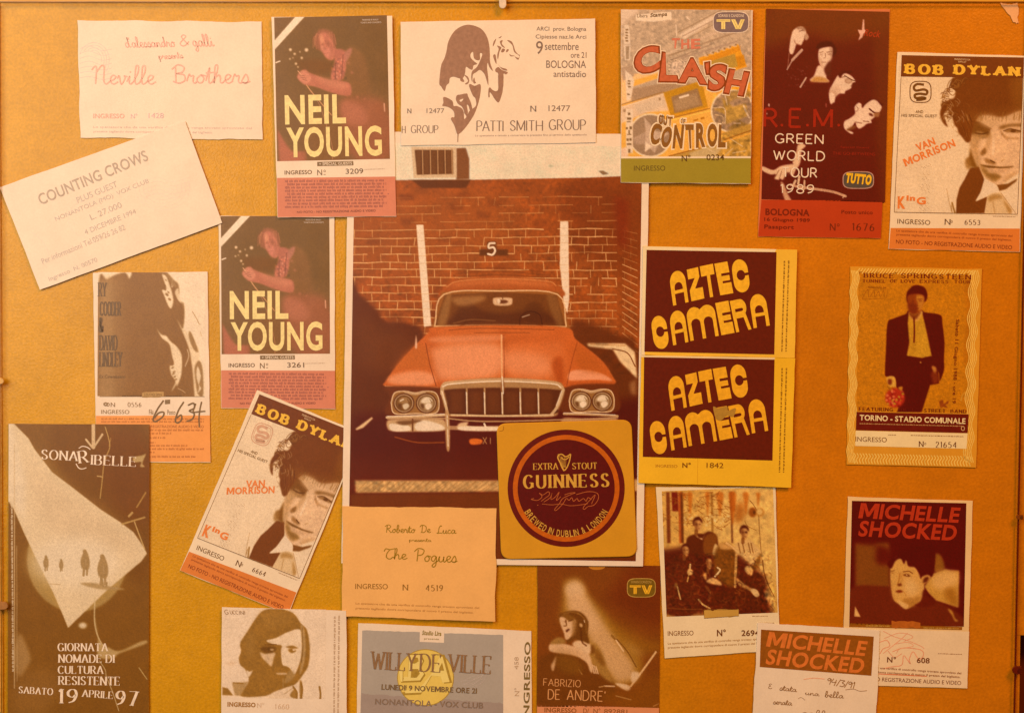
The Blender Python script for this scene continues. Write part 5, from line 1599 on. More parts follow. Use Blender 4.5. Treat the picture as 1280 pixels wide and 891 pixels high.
# plaster band and the window box
pc.poly([(200, 60), (1215, 60), (1215, 196), (1000, 205), (520, 214), (200, 216)], (226, 198, 158), .5)
pc.speck([(200, 60), (1215, 214)], .03, 10, 7)
pc.poly([(1040, 178), (1060, 176), (1085, 190), (1060, 195)], (110, 60, 20), .6, .8).ell(846, 158, 10, 6, (190, 160, 110), .6)
pc.poly([(200, 214), (520, 214), (500, 248), (320, 248), (280, 216)], (96, 38, 4), .8)
pc.poly([(460, 84), (500, 84), (514, 130), (514, 212), (460, 214)], (124, 62, 22), .8)
pc.poly([(275, 78), (460, 80), (462, 206), (285, 208)], (206, 154, 100), .5).poly([(290, 92), (446, 92), (448, 190), (300, 194)], (96, 44, 10), .5)
for x in (322, 354, 384, 414, 442):
    pc.line([(x, 90), (x + 2, 192)], 1.4, (180, 118, 64), .9, b=.4)
for x in (307, 338, 369, 399, 430):
    pc.poly([(x - 9, 96), (x + 9, 96), (x + 9, 188), (x - 9, 190)], (118, 60, 18), .6, .6)
# painted stripes and the number
pc.poly([(297, 398), (326, 398), (358, 810), (328, 814)], (238, 188, 134), .4).poly([(885, 384), (918, 384), (922, 700), (914, 760), (900, 720), (884, 560)], (238, 188, 134), .4)
for k in range(13):
    pc.line([(300 + k * 2.4, 432 + k * 31), (336 + k * 2.4, 432 + k * 31)], .6, (196, 128, 70), .6).line([(885, 412 + k * 30), (922, 412 + k * 30)], .6, (196, 128, 70), .6)
pc.poly([(555, 498), (672, 498), (672, 524), (555, 524)], (98, 40, 4), .8).poly([(586, 466), (626, 466), (626, 524), (586, 524)], (104, 44, 6), .8, .8)
pc.line([(617, 473), (596, 475), (593, 492), (612, 490), (619, 505), (608, 520), (590, 517)], 2.3, (250, 212, 160), 1, .4)
# dark bushes / neighbouring car at the left, ground
pc.sp([(25, 670), (70, 690), (130, 740), (170, 790), (260, 800), (330, 850), (330, 1100), (300, 1400), (25, 1400)], (94, 30, 2), 2)
pc.sp([(60, 780), (200, 830), (300, 900), (200, 1000), (60, 960)], (112, 46, 6), 8, .6)
pc.sp([(930, 800), (1010, 800), (1130, 850), (1200, 900), (1210, 1300), (1000, 1300), (950, 1000)], (98, 34, 2), 3, .95)
pc.frame(430, 400, 3.277)
pc.poly([(995, 96), (1150, 96), (1190, 130), (1200, 240), (1130, 170), (1100, 120), (1000, 108)], (226, 168, 104), 1)
pc.line([(1100, 118), (1160, 135), (1192, 190)], 1.6, (110, 44, 6), .8).line([(1010, 100), (1150, 105)], 1.2, (160, 90, 30), .6).speck([(1000, 95), (1200, 220)], .1, 6, 8)
pc.poly([(30, 380), (700, 380), (1210, 320), (1210, 980), (20, 980)], (82, 8, 0), 6)
pc.poly([(25, 560), (700, 560), (700, 960), (20, 960)], (96, 22, 0), 10, .7)
pc.poly([(48, 445), (115, 396), (120, 402), (80, 440), (52, 450)], (220, 160, 96), .6)
pc.poly([(45, 655), (630, 655), (1200, 650), (1200, 700), (630, 700), (50, 706)], (196, 134, 68), 1.2)
pc.speck([(45, 655), (640, 706)], .16, 3.5, 9)
for k in range(30):
    x = 50 + k * 20
    pc.line([(x, 705), (x + 40 + g.rand() * 30, 660)], 1.2, (130, 66, 16), .35, 1.2)
pc.poly([(30, 712), (640, 706), (1200, 704), (1200, 980), (20, 980)], (108, 38, 2), 1)
pc.poly([(1168, 260), (1195, 240), (1195, 310), (1175, 300)], (190, 120, 60), 2, .6)
# the car: roof, glass, bonnet, wings, lamps, grille, bumper
pc.frame(430, 160, 3.277)
CO, CL_, CD = (196, 82, 22), (230, 132, 76), (150, 48, 6)
pc.sp([(402, 692), (418, 648), (470, 618), (640, 610), (820, 620), (872, 640), (892, 692), (640, 668)], (166, 70, 18), .8)
pc.sp([(440, 650), (500, 625), (640, 618), (800, 628), (850, 650), (640, 640)], (196, 94, 36), 2, .8)
pc.line([(420, 652), (470, 628), (640, 618), (830, 628), (868, 646)], 1.2, (206, 116, 52), .8)
for k in range(3):
    pc.line([(470, 582 + k * 14), (640, 574 + k * 14), (820, 590 + k * 12)], 1, (110, 44, 6), .5)
pc.poly([(360, 822), (400, 672), (640, 660), (880, 672), (925, 822)], (150, 76, 20), .6)
pc.poly([(372, 810), (412, 684), (640, 672), (872, 684), (906, 812)], (112, 50, 8), .6)
pc.line([(372, 812), (410, 682), (640, 668), (874, 682), (910, 812)], 1.5, (226, 160, 96), .95).line([(370, 812), (640, 806), (908, 814)], 1.6, (222, 154, 88), .9)
pc.sp([(440, 780), (480, 742), (540, 736), (580, 752), (640, 760), (720, 752), (780, 740), (850, 770), (856, 806), (440, 806)], (84, 28, 2), 2.5, .85)
pc.sp([(470, 760), (480, 716), (520, 712), (545, 750)], (92, 36, 4), 1.6, .7).sp([(740, 756), (756, 716), (800, 716), (815, 752)], (92, 36, 4), 1.6, .7)
pc.line([(720, 806), (724, 772), (760, 752), (800, 764), (812, 806)], 1.2, (64, 14, 0), .8, .6).line([(450, 800), (520, 785), (620, 790)], 1.4, (150, 88, 36), .5, 1)
pc.sp([(440, 700), (500, 690), (580, 690), (560, 712), (480, 730)], (184, 116, 56), 2, .6).sp([(385, 800), (418, 690), (440, 690), (420, 800)], (168, 104, 46), 1.5, .6).sp([(830, 690), (870, 690), (895, 800), (868, 800)], (150, 88, 36), 1.5, .5)
pc.sp([(610, 706), (620, 696), (680, 696), (690, 706), (680, 726), (620, 726)], (214, 152, 96), .6).ell(650, 712, 22, 8, (104, 44, 12), .6).ell(634, 710, 7, 9, (236, 180, 124), .4)
pc.line([(650, 690), (650, 700)], 1.2, (120, 60, 20)).line([(430, 828), (520, 800), (640, 800)], 1.1, (100, 40, 8), .9).line([(740, 795), (850, 820), (872, 828)], 1.1, (100, 40, 8), .9).line([(730, 775), (760, 765)], 1, (220, 170, 120), .7)
pc.frame(430, 400, 3.277)
pc.sp([(350, 50), (370, 30), (640, 22), (905, 30), (950, 80), (1050, 160), (1100, 230), (1105, 262), (1000, 280), (900, 275), (640, 240), (400, 280), (300, 275), (170, 270), (175, 245), (230, 170), (300, 95)], CO, .6)
pc.sp([(360, 60), (480, 50), (640, 48), (640, 230), (400, 255), (360, 200), (340, 120)], (208, 98, 36), 5, .8)
pc.sp([(650, 60), (860, 60), (900, 130), (880, 240), (660, 230)], (208, 96, 36), 5, .75)
pc.sp([(350, 60), (380, 60), (430, 240), (380, 262), (345, 140)], (168, 62, 10), 4, .7).sp([(430, 60), (860, 60), (850, 90), (440, 92)], (178, 70, 14), 4, .6).sp([(640, 60), (668, 60), (672, 232), (652, 232)], (172, 68, 14), 2.5, .6)
pc.sp([(362, 150), (380, 110), (630, 100), (632, 222), (420, 246), (385, 240)], CL_, 4, .8).sp([(372, 70), (630, 62), (630, 84), (380, 92)], (224, 124, 70), 2, .7).sp([(670, 130), (830, 150), (840, 225), (670, 215)], CL_, 5, .6)
pc.sp([(230, 165), (300, 100), (340, 120), (350, 200), (240, 200), (200, 215)], (186, 84, 22), 3, .8).sp([(180, 255), (200, 225), (290, 208), (360, 220), (368, 262), (260, 268)], CL_, 2, .85)
pc.sp([(928, 210), (990, 203), (1050, 216), (1098, 248), (1030, 244), (924, 248)], (230, 132, 78), .8, .95).sp([(922, 250), (1030, 248), (1102, 254), (1080, 266), (920, 270)], (186, 74, 18), 1, .8).sp([(950, 100), (1050, 170), (1080, 215), (960, 195)], (180, 76, 16), 3, .8)
pc.sp([(850, 180), (890, 150), (900, 260), (880, 262)], (170, 60, 8), 2, .8)
pc.line([(335, 95), (352, 180), (378, 270)], 1.1, (130, 44, 6), .9).line([(955, 90), (930, 180), (912, 268)], 1, (140, 50, 8), .8)
pc.line([(645, 62), (647, 236)], 2, (236, 150, 84), .9).line([(655, 62), (657, 236)], .9, (140, 50, 10), .8).line([(535, 52), (760, 52)], 1.2, (150, 62, 14), .8)
pc.line([(430, 42), (560, 34), (860, 40)], 1.0, (120, 46, 8), .7).line([(170, 270), (300, 276), (385, 276)], 1.4, (240, 150, 84), .7)
pc.sp([(296, 60), (300, 110), (292, 112)], (230, 160, 110), .6)
# wing fronts with paired lamps
pc.sp([(170, 272), (390, 276), (410, 300), (405, 380), (180, 390), (190, 310)], (104, 36, 4), 1).sp([(905, 276), (1105, 262), (1120, 300), (1115, 375), (900, 380)], (104, 36, 4), 1)
CH, CHL, CHD = (206, 150, 92), (246, 206, 154), (110, 52, 14)
for cx, cy in ((292, 338), (1014, 330)):
    w_ = 98 if cx < 600 else 92
    out = [(cx - w_, cy), (cx - w_ * .85, cy - 40), (cx - 40, cy - 47), (cx, cy - 40), (cx + 40, cy - 47), (cx + w_ * .85, cy - 40), (cx + w_, cy), (cx + w_ * .85, cy + 42), (cx, cy + 44), (cx - w_ * .85, cy + 44)]
    pc.sp(out, (150, 88, 34), .5)
    pc.line(out + out[:1], 1.3, (222, 164, 104), .95, .3)
    pc.line([(cx - 40, cy - 44), (cx, cy - 36), (cx + 40, cy - 44)], 2.6, (196, 140, 86), .9, .5)
    for sgn in (-1, 1):
        x = cx + sgn * w_ * .47
        pc.ell(x, cy + 2, 43, 41, (84, 28, 2), .4).ell(x, cy + 2, 38, 36, (214, 158, 100), .3).ell(x, cy + 2, 35, 33, (96, 46, 10), .4)
        bright = sgn > 0 or cx > 600
        pc.ell(x, cy + 3, 31, 29, (168, 116, 66) if bright else (122, 68, 22), .8)
        pc.sp([(x - 22, cy - 2), (x - 10, cy - 20), (x + 12, cy - 22), (x + 24, cy - 6), (x + 4, cy + 2)], (232, 186, 132) if bright else (160, 104, 52), .7, .9)
        pc.sp([(x - 4, cy + 8), (x + 14, cy + 2), (x + 22, cy + 14), (x + 8, cy + 28), (x - 2, cy + 22)], CHL, .6, .95 if bright else .7)
        pc.sp([(x - 24, cy + 6), (x - 12, cy + 6), (x - 10, cy + 24), (x - 20, cy + 20)], (90, 40, 8), .6, .8)
        pc.line([(x - 14, cy - 8), (x - 2, cy - 14)], 1.4, CHL, .8, .4).line([(x + 14, cy - 14), (x + 22, cy - 2)], 1, (100, 48, 14), .7, .4)
# grille
pc.sp([(398, 300), (405, 262), (440, 250), (640, 236), (860, 250), (898, 270), (902, 300), (880, 360), (850, 396), (640, 392), (440, 394), (420, 380)], (168, 108, 54), .7)
pc.sp([(414, 300), (420, 284), (640, 276), (870, 284), (884, 300), (866, 350), (846, 384), (440, 386), (424, 340)], (88, 30, 4), .7)
pc.line([(402, 300), (408, 266), (450, 256), (640, 246), (850, 256), (892, 276)], 4.5, (196, 138, 82), .9).line([(405, 272), (450, 260), (640, 250), (850, 260), (888, 276)], 1.4, CHL, .9)
pc.line([(400, 292), (415, 340), (425, 385)], 3.2, CH).line([(898, 285), (875, 350), (850, 385)], 3.2, CH).line([(402, 292), (417, 345)], 1, CHL)
pc.line([(892, 290), (870, 350)], 1, CHL)
for x in (503, 576, 648, 722, 796):
    pc.line([(x, 280), (x + 2, 386)], 2.2, (170, 110, 56)).line([(x - 1, 296), (x + 1, 382)], 1.1, (250, 206, 150))
for x in (462, 540, 612, 686, 760, 828):
    pc.poly([(x - 24, 292), (x + 24, 292), (x + 24, 376), (x - 24, 376)], (120, 52, 12), 2, .5)
pc.ell(650, 270, 9, 26, (150, 84, 36), .7).line([(648, 232), (652, 300)], 1.3, CHL, .8)
pc.line([(440, 388), (640, 392), (856, 388)], 2.2, (212, 156, 96))
# bumper
pc.line([(176, 398), (300, 394), (415, 388)], 2.8, CH).line([(178, 394), (300, 390), (412, 384)], 1, CHL)
pc.line([(900, 384), (1000, 386), (1120, 392)], 2.4, (190, 130, 72)).line([(900, 380), (1010, 382), (1110, 388)], .9, CHL, .8)
pc.sp([(180, 410), (230, 404), (290, 402), (390, 402), (415, 415), (415, 450), (300, 456), (200, 454), (178, 440)], (196, 136, 78), .8)
pc.sp([(190, 425), (240, 430), (265, 432), (270, 450), (200, 452)], CHL, .8).sp([(300, 418), (340, 412), (400, 430), (405, 448), (300, 450)], CHL, 1, .9).sp([(215, 415), (300, 408), (320, 412), (250, 430)], (96, 44, 12), 1, .8)
pc.line([(282, 405), (282, 452)], 2.2, (110, 50, 14), .9).sp([(415, 380), (430, 384), (434, 520), (420, 522)], (186, 124, 66), .6).line([(423, 390), (427, 515)], 1, CHL, .8)
pc.line([(180, 404), (300, 400), (420, 402), (520, 412), (640, 414), (800, 410), (1000, 404), (1120, 398)], 1.6, (186, 126, 70), .9).line([(430, 440), (640, 444), (760, 440)], 5, (190, 130, 74), .8, .8)
pc.sp([(900, 400), (1000, 404), (1110, 398), (1112, 436), (1000, 446), (900, 440)], (186, 126, 70), 1, .9).sp([(920, 420), (1000, 424), (1090, 418), (1088, 434), (930, 438)], CHL, 1, .8)
pc.sp([(470, 424), (510, 416), (505, 430), (540, 436), (640, 434), (640, 452), (480, 450)], (214, 156, 98), .8).sp([(480, 436), (620, 438), (636, 450), (490, 450)], CHL, .8, .8).line([(575, 424), (580, 436)], 2.2, CHL)
pc.sp([(515, 488), (540, 484), (566, 490), (560, 506), (520, 508)], (214, 92, 20), .6)
pc.line([(210, 478), (300, 500), (410, 500)], 1.6, (150, 62, 10), .8)
pc.line([(570, 480), (584, 505)], 1, (190, 120, 60), .8).line([(584, 480), (570, 505)], 1, (190, 120, 60), .8).line([(600, 482), (600, 505)], 1, (190, 120, 60), .8)
pc.done(seed=11, grain=.04)

# --- 11 two tickets with fat rounded capitals
OCH = (236, 152, 24)
t11 = Sheet(TK, "upper of two dark tickets with fat rounded ochre capitals", "ticket", "dark tickets with fat rounded ochre capitals", (899, 378), .8,
            [(803.5, 308), (995.5, 312.5), (992.5, 447), (801, 444)], 4, paper((238, 158, 36)), seed=12, curl=.7)
t11.panel("white_edge", [(803.6, 308.4), (969.5, 312), (967.5, 316), (803.2, 312.6)], paper((240, 184, 116)), 1)
t11.panel("white_edge", [(803.2, 312.6), (807.8, 312.8), (805.4, 443.8), (801.2, 443.6)], paper((240, 184, 116)), 1)
t11.panel("dark_field", [(807.8, 312.9), (969.8, 315.6), (967, 443), (805, 439.6)], ink((96, 18, 2)), 2)
FZ = (800, 300, 6.4)


def fat(ch):
    A = arc
    if ch == 'A':
        return [(J(L_(0, 0, 0, .66), A(.5, .66, .5, .34, 180, 0, 16), L_(1, 0, .79, 0, .79, .33, .21, .33, .21, 0)), J(L_(.25, .43), A(.5, .5, .26, .16, 180, 0, 10), L_(.76, .43)))]
    if ch == 'Z':
        return [L_(0, 1, .87, 1, .87, .7, .42, .36, 1, .36, 1, 0, 0, 0, 0, .34, .5, .69, 0, .69)]
    if ch == 'T':
        return [L_(0, 1, 1, 1, 1, .68, .66, .68, .66, 0, .42, 0, .42, .68, 0, .68)]
    if ch == 'E':
        return [L_(0, 0, 1, 0, 1, .35, .36, .35, .36, .42, .95, .42, .95, .58, .36, .58, .36, .66, 1, .66, 1, 1, 0, 1)]
    if ch == 'C':
        return [J(A(.5, .68, .5, .32, 0, 180, 16), A(.5, .32, .5, .32, 180, 360, 16), L_(1, .49, .8, .49), A(.52, .52, .27, .155, -10, -340, 22), L_(.8, .57, 1, .57))]
    if ch == 'M':
        return [J(L_(0, 0, 0, .72), A(.27, .72, .27, .28, 180, 40, 10), A(.72, .72, .28, .28, 130, 0, 10), L_(1, 0, .88, 0, .88, .48), A(.72, .5, .16, .14, 0, 180, 10), L_(.56, 0, .44, 0, .44, .48), A(.28, .5, .16, .14, 0, 180, 10), L_(.12, 0))]
    if ch == 'R':
        return [(J(L_(0, 0, 0, 1, .6, 1), A(.6, .74, .36, .26, 90, -50, 12), L_(1, 0, .8, 0, .66, .42, .2, .42, .2, 0)), J(L_(.22, .62, .62, .62), A(.62, .67, .12, .05, -90, 90, 6), L_(.22, .72)))]


fats = []
for ch, bl, rt, up in (('A', (262, 527), (123, -30), (-36, -262)), ('Z', (408, 492), (103, -24), (-38, -252)), ('T', (512, 470), (105, -22), (-38, -256)), ('E', (638, 444), (104, -18), (-48, -252)), ('C', (758, 430), (124, -20), (-38, -262)),
                      ('C', (116, 880), (120, -20), (-38, -262)), ('A', (262, 843), (122, -28), (-36, -262)), ('M', (400, 808), (226, -42), (-40, -258)), ('E', (647, 762), (105, -20), (-50, -256)), ('R', (765, 740), (122, -26), (-52, -250)), ('A', (904, 706), (130, -22), (-40, -260))):
    bl, rt, up = map(np.array, (bl, rt, up))
    for item in fat(ch):
        mp_ = lambda q: bl + q[:, :1] * rt + q[:, 1:] * up
        fats.append(tuple(mp_(r) for r in item) if isinstance(item, tuple) else mp_(item))
t11.shape("title_lettering", fats, ink(OCH), 3, fr=FZ)
t11.fine("small_print", [(979.6, 326.5, 976.4, 440, 1.7), (985, 326, 981.5, 440, 1.7)], ink((120, 56, 4)))
t11b = Sheet(TK, "lower of two dark tickets with fat rounded ochre capitals", "ticket", "dark tickets with fat rounded ochre capitals", (896, 525), .8,
             [(801, 444), (992.8, 447.4), (988, 608.5), (797, 603)], 5, paper((240, 156, 22)), seed=13, curl=.9)
t11b.panel("white_edge", [(801, 444.2), (968, 447), (967, 449.6), (801, 446.4)], paper((236, 178, 108)), 1)
t11b.panel("dark_field", [(804.6, 446.3), (967.2, 449.4), (964.6, 575), (803, 570.4)], ink((96, 18, 2)), 2)
sh = np.array([-14, 842 - 4])
f2 = [tuple(r + sh for r in it) if isinstance(it, tuple) else it + sh for it in fats]
t11b.shape("title_lettering", f2, ink((230, 144, 20)), 3, fr=FZ)
t11b.fine("small_print", [(976.6, 460, 973.2, 590, 1.7), (982, 460, 978.4, 590.6, 1.7)], ink((120, 56, 4)))
t11b.shape("grey_smudge", [fs([(580, 180), (620, 190), (690, 175), (700, 210), (760, 190), (740, 260), (690, 250), (640, 290), (600, 270)], 4)], ink((170, 110, 30)), 5, fr=(800, 480, 6.4))
t11b.text("admission_lettering", [("INGRESSO", 832.5, 581.8, 27, 3.6, .5)], ink((182, 104, 16)))
t11b.text("numero_sign", [("N°", 857.5, 580.8, 10.5, 6.6, 0, .02)], ink((124, 58, 4)))
t11b.text("serial_number", [("1842", 893, 581, 21, 6.4)], ink((124, 58, 4)))
t11b.ribbons("crease", [(L_(871.6, 572, 871, 605), .4)], ink((206, 126, 14)), 1)

nest(t11, 'dark_field', 'title_lettering')
nest(t11b, 'dark_field', 'title_lettering', 'grey_smudge')
# --- 12 beer mat
t12 = Sheet("beer_mat", "square ochre beer mat with rounded corners and a dark stout roundel", "beer mat", None, (708.5, 611), -1.2,
            [(620.5, 529), (789, 524), (796, 694.5), (626.5, 698)], 4, paper((206, 124, 8), .6), seed=14, curl=.01, round_=13, part='card', thick=.0009)
cx, cy = 707.5, 609.5
t12.shape("roundel", [arc(cx, cy, 73, 73, 0, 355, 72)], ink((96, 10, 4)), 1)
t12.shape("roundel_ring", [(arc(cx, cy, 66.4, 66.4, 0, 355, 72), arc(cx, cy, 60.5, 60.5, 0, 355, 72))], ink((190, 78, 4)), 2)
t12.shape("roundel_field", [arc(cx, cy, 60.3, 60.3, 0, 355, 72)], ink((88, 4, 3)), 2)
GL = ink((206, 134, 40))
GS = dict(thick=.22, thin=.05, serif=.05, gap=.34)
t12.pen("brand_lettering", [("GUINNESS", 707.4, 600.4, 107, 16.2, 0, GS)], GL)
t12.pen("stout_lettering", [("EXTRA", 682, 582.2, 31, 7.8, 0, SERIF), ("STOUT", 730.5, 581.6, 31, 7.8, 0, SERIF)], GL)
st, cr = "BREWED IN DUBLIN & LONDON", 55.5
V, F = [], []
ws = [(.35 if c == ' ' else .2 if c == 'I' else .9 if c == 'W' else .66) for c in st]
pos = np.cumsum(ws) - np.array(ws) / 2
for c, p in zip(st, pos):
    if c == ' ':
        continue
    ang = 152 - 124 * p / sum(ws)
    x, y = cx + cr * math.cos(R(ang)), cy + 1 + cr * math.sin(R(ang))
    v, tri = glyphs(c, .01)
    k = dict(I=.22, W=.95).get(c, .62)
    V, F = t12._put(V, F, v * np.array([k * 6.6, 8.4]), tri, x, y, ang - 90, 4)
t12._mesh("brewed_lettering", V, F, GL)
SG = lambda pts: spline([(600 + x / 4.457, 510 + y / 4.457) for x, y in pts], 6)
t12.ribbons("signature", [(SG([(300, 500), (285, 505), (320, 510), (345, 490), (330, 470), (350, 480), (380, 462), (385, 480), (360, 500), (340, 515)]), .7), (SG([(355, 520), (390, 495), (400, 470), (395, 505), (420, 490), (440, 465), (425, 510), (450, 490)]), .7),
                          (SG([(470, 480), (500, 470), (530, 468), (500, 480), (460, 500), (440, 530), (415, 560), (425, 565), (460, 530), (480, 500), (495, 510), (510, 495), (520, 515), (540, 500), (550, 515), (575, 500), (590, 515), (600, 495), (620, 505)]), .7),
                          (SG([(535, 478), (600, 462), (650, 470), (658, 500), (635, 535), (600, 545), (580, 560), (575, 548), (610, 510), (640, 480), (620, 530)]), .7), (SG([(345, 530), (400, 535), (450, 530), (500, 540), (560, 535), (600, 528)]), .6), (SG([(318, 538), (324, 536)]), .8)], ink((186, 84, 30)), 4)
HG = lambda pts, n=5: spline([(600 + x / 4.457, 510 + y / 4.457) for x, y in pts], n)
t12.ribbons("harp", [(HG([(435, 258), (455, 255), (475, 268), (492, 262), (503, 255), (498, 290), (485, 325), (470, 345)]), 1.5), (HG([(437, 258), (433, 275), (445, 300), (455, 325), (468, 347)]), 1.7), (HG([(450, 270), (462, 282), (480, 282), (496, 268)]), 1.2)]
            + [(HG([(442 + k * 9, 262 + k * 3), (452 + k * 6, 300 + k * 6), (462 + k * 4, 332 - k * 2)]), .5) for k in range(5)], GL, 4)
t12.ribbons("corner_nick", [(HG([(108, 128), (128, 122), (132, 100)]), .7)], ink((150, 82, 4)), 1)
nest(t12, 'roundel', 'roundel_ring', 'roundel_field', 'brand_lettering', 'stout_lettering', 'brewed_lettering', 'signature', 'harp')
# --- 13 ochre ticket with wavy border, man in a jacket
t13 = Sheet(TK, "ochre ticket with wavy border and a standing man in dark jacket", "ticket", None, (1142.5, 458), 1.0,
            [(1062.5, 333), (1227, 336.5), (1219.5, 584), (1058, 580)], 0, paper((214, 128, 24)), seed=15, curl=.7)
pc = Pic(t13, [(1073, 341), (1214, 342), (1209, 516), (1071, 514)], 2.0, (192, 104, 5))
pc.frame(1060, 330, 7.53)
pc.speck([(60, 60), (1200, 1500)], .05, 2.4, 2)
pc.speck([(60, 60), (1200, 1500)], .05, 1.2, 3)
DJ = (86, 2, 2)
pc.sp([(1090, 220), (1160, 210), (1140, 888), (1080, 888), (1110, 500)], (180, 92, 4), 1.5, .8)
pc.sp([(375, 540), (420, 515), (540, 470), (565, 440), (690, 435), (720, 455), (865, 480), (885, 560), (905, 740), (900, 888), (900, 1000), (860, 1100), (850, 1020), (800, 960), (780, 888), (560, 888), (480, 1060), (360, 1060), (345, 1000), (355, 800), (360, 650)], DJ, .5)
pc.poly([(570, 450), (690, 440), (720, 560), (750, 700), (785, 870), (690, 885), (550, 865), (575, 740), (560, 560)], (196, 124, 20), .6)
pc.sp([(600, 600), (640, 700), (620, 850), (580, 850), (600, 740)], (180, 106, 14), 2, .5).speck([(560, 450), (780, 880)], .06, 2, 5)
pc.sp([(565, 450), (600, 500), (620, 520), (660, 470), (680, 440), (700, 460), (650, 540), (625, 530), (590, 520)], (218, 140, 50), .7)
pc.line([(618, 505), (622, 640), (618, 735)], 2.1, (110, 20, 4), 1, .5)
pc.sp([(565, 450), (600, 470), (640, 470), (690, 430), (680, 460), (640, 520), (610, 520), (575, 480)], (110, 30, 4), 1, .8)
pc.sp([(548, 280), (570, 240), (610, 205), (660, 200), (720, 225), (745, 290), (730, 350), (700, 350), (700, 300), (640, 290), (600, 330), (580, 380), (550, 350)], DJ, .6)
pc.sp([(560, 300), (640, 280), (710, 300), (715, 340), (690, 410), (660, 460), (600, 470), (570, 430), (560, 370)], (140, 48, 4), .8)
pc.sp([(640, 300), (700, 300), (712, 350), (690, 420), (660, 440), (650, 380)], (196, 112, 24), 1, .85)
pc.ell(608, 352, 16, 6, (98, 18, 2), .8, .6).ell(676, 346, 16, 6, (110, 30, 4), .8, .8).line([(655, 332), (695, 330)], .9, (110, 26, 2), .7, .6).line([(630, 418), (664, 418)], 1, (104, 22, 2), .7, .6).line([(645, 350), (652, 392)], .9, (130, 44, 6), .6, .8)
pc.sp([(560, 370), (640, 380), (640, 460), (590, 465), (565, 430)], (110, 26, 4), 1.4, .7)
pc.frame(1060, 430, 7.53)
pc.poly([(480, 120), (560, 112), (690, 130), (780, 112), (840, 200), (855, 370), (770, 385), (740, 480), (690, 640), (455, 640), (520, 500), (450, 400), (440, 300)], DJ, .5)
pc.sp([(785, 210), (820, 215), (830, 250), (810, 280)], (190, 106, 30), .8).sp([(780, 270), (840, 270), (850, 350), (800, 370)], (130, 40, 6), 1.4, .8).ell(680, 172, 8, 8, (190, 110, 30), .4)
pc.sp([(365, 310), (435, 308), (448, 400), (420, 400), (390, 400), (365, 360)], (208, 136, 40), .5).sp([(375, 330), (410, 335), (405, 380), (375, 375)], (110, 24, 4), .8, .9)
pc.ell(440, 505, 92, 92, (170, 34, 10), 1.2)
g = np.random.RandomState(3)
for k in range(46):
    a_, r_ = g.rand() * 6.28, 90 * g.rand() ** .6
    x, y = 440 + r_ * math.cos(a_), 505 + r_ * math.sin(a_)
    pc.sp([(x, y - 14), (x + 14, y), (x, y + 12), (x - 12, y)], [(206, 62, 30), (120, 10, 4), (222, 104, 50), (150, 20, 6), (180, 120, 20)][k % 5], .5, .85)
pc.sp([(470, 410), (510, 400), (500, 440)], (190, 110, 20), .7).line([(400, 430), (370, 400)], 1.2, (150, 80, 10))
pc.sp([(855, 540), (890, 525), (900, 560), (940, 530), (940, 560), (915, 570), (935, 600), (890, 590), (870, 600)], (140, 50, 6), .5, .9)
pc.line([(1060, 530), (1080, 470), (1140, 430)], 1.6, (214, 140, 40), .8).poly([(1070, 300), (1140, 300), (1120, 600), (1060, 600), (1085, 460)], (184, 100, 6), 2, .5)
pc.done(seed=15, grain=.06)
wv = []
LW = ink((244, 168, 66))
for k in range(5):
    for sx in (0, 1):
        x0 = (1064.4 + k * 1.9) if not sx else (1212.6 + k * 2.3)
        wv.append((np.array([(x0 + 1.8 * math.sin((y - 340) * .19) - (y - 336) * (.02 if not sx else .031), y) for y in np.arange(338, 580, 2.0)]), 1.0))
for k in range(40):
    x0 = 1072 + k * 3.7
    wv.append((spline([(x0 + 2.5, 335.5 + (k * .07)), (x0, 339 + k * .07), (x0 - 2.4, 342 + k * .06)], 4), 1.2))
    wv.append((spline([(x0 - 5, 566 + k * .1), (x0 - 3, 570 + k * .09), (x0 - 5.5, 574 + k * .09), (x0 - 4, 579 + k * .09)], 4), 1.3))
t13.ribbons("wavy_border", wv, LW, 1)
FS = dict(thick=.26, thin=.09, serif=.07, gap=.3, slab=.11)
t13.pen("title_lettering", [("BRUCE", 1098, 344.6, 38, 5.4, 0, FS), ("SPRINGSTEEN", 1169.5, 345.6, 88, 5.6, .3, FS)], ink((112, 16, 4)))
t13.pen("tour_lettering", [("TUNNEL", 1092, 351.4, 29, 3.8, 0, FS), ("OF", 1116.3, 351.4, 8.6, 3.8, 0, FS), ("LOVE", 1134.5, 351.6, 18, 3.8, 0, FS), ("EXPRESS", 1167, 352, 36, 3.8, 0, FS), ("TOUR", 1202.5, 352.4, 20.5, 3.8, 0, FS)], ink((120, 24, 4)))
t13.text("presenter_lettering", [("PRESENTATO DA", 1096, 359.5, 22.5, 1.8)], ink((130, 40, 4)))
t13.ribbons("sponsor_logo", [(spline([(1077, 374), (1084, 362), (1086, 372), (1092, 363), (1093, 372)], 4), .5), (L_(1078, 374, 1107, 373), .4), (L_(1083, 362, 1110, 361.5, 1107, 373), .4), (spline([(1094, 371), (1098, 364), (1100, 371), (1104, 363), (1105, 371)], 4), .5)], ink((160, 76, 6)), 4)
t13.text("date_lettering", [("Sabato 11 Giugno 1988 - ore 19", 1193.6, 451.5, 105, 5.6, 91.5, .02)], ink((124, 36, 4)), 5)
t13.pen("band_lettering", [("FEATURING", 1094.5, 511.2, 43, 4, .3, FS), ("THE", 1127.5, 511.9, 12, 3.4, 0, FS), ("E", 1141, 512, 3, 3.4, 0, FS), ("STREET", 1168, 513, 27, 4, .3, FS), ("BAND", 1197.5, 513.8, 20, 4, .3, FS)], ink((110, 16, 4)), 5)
t13.panel("venue_bar", [(1070.2, 514.6), (1210.4, 517.6), (1209, 541), (1069.4, 537.4)], ink((104, 14, 4)), 3)
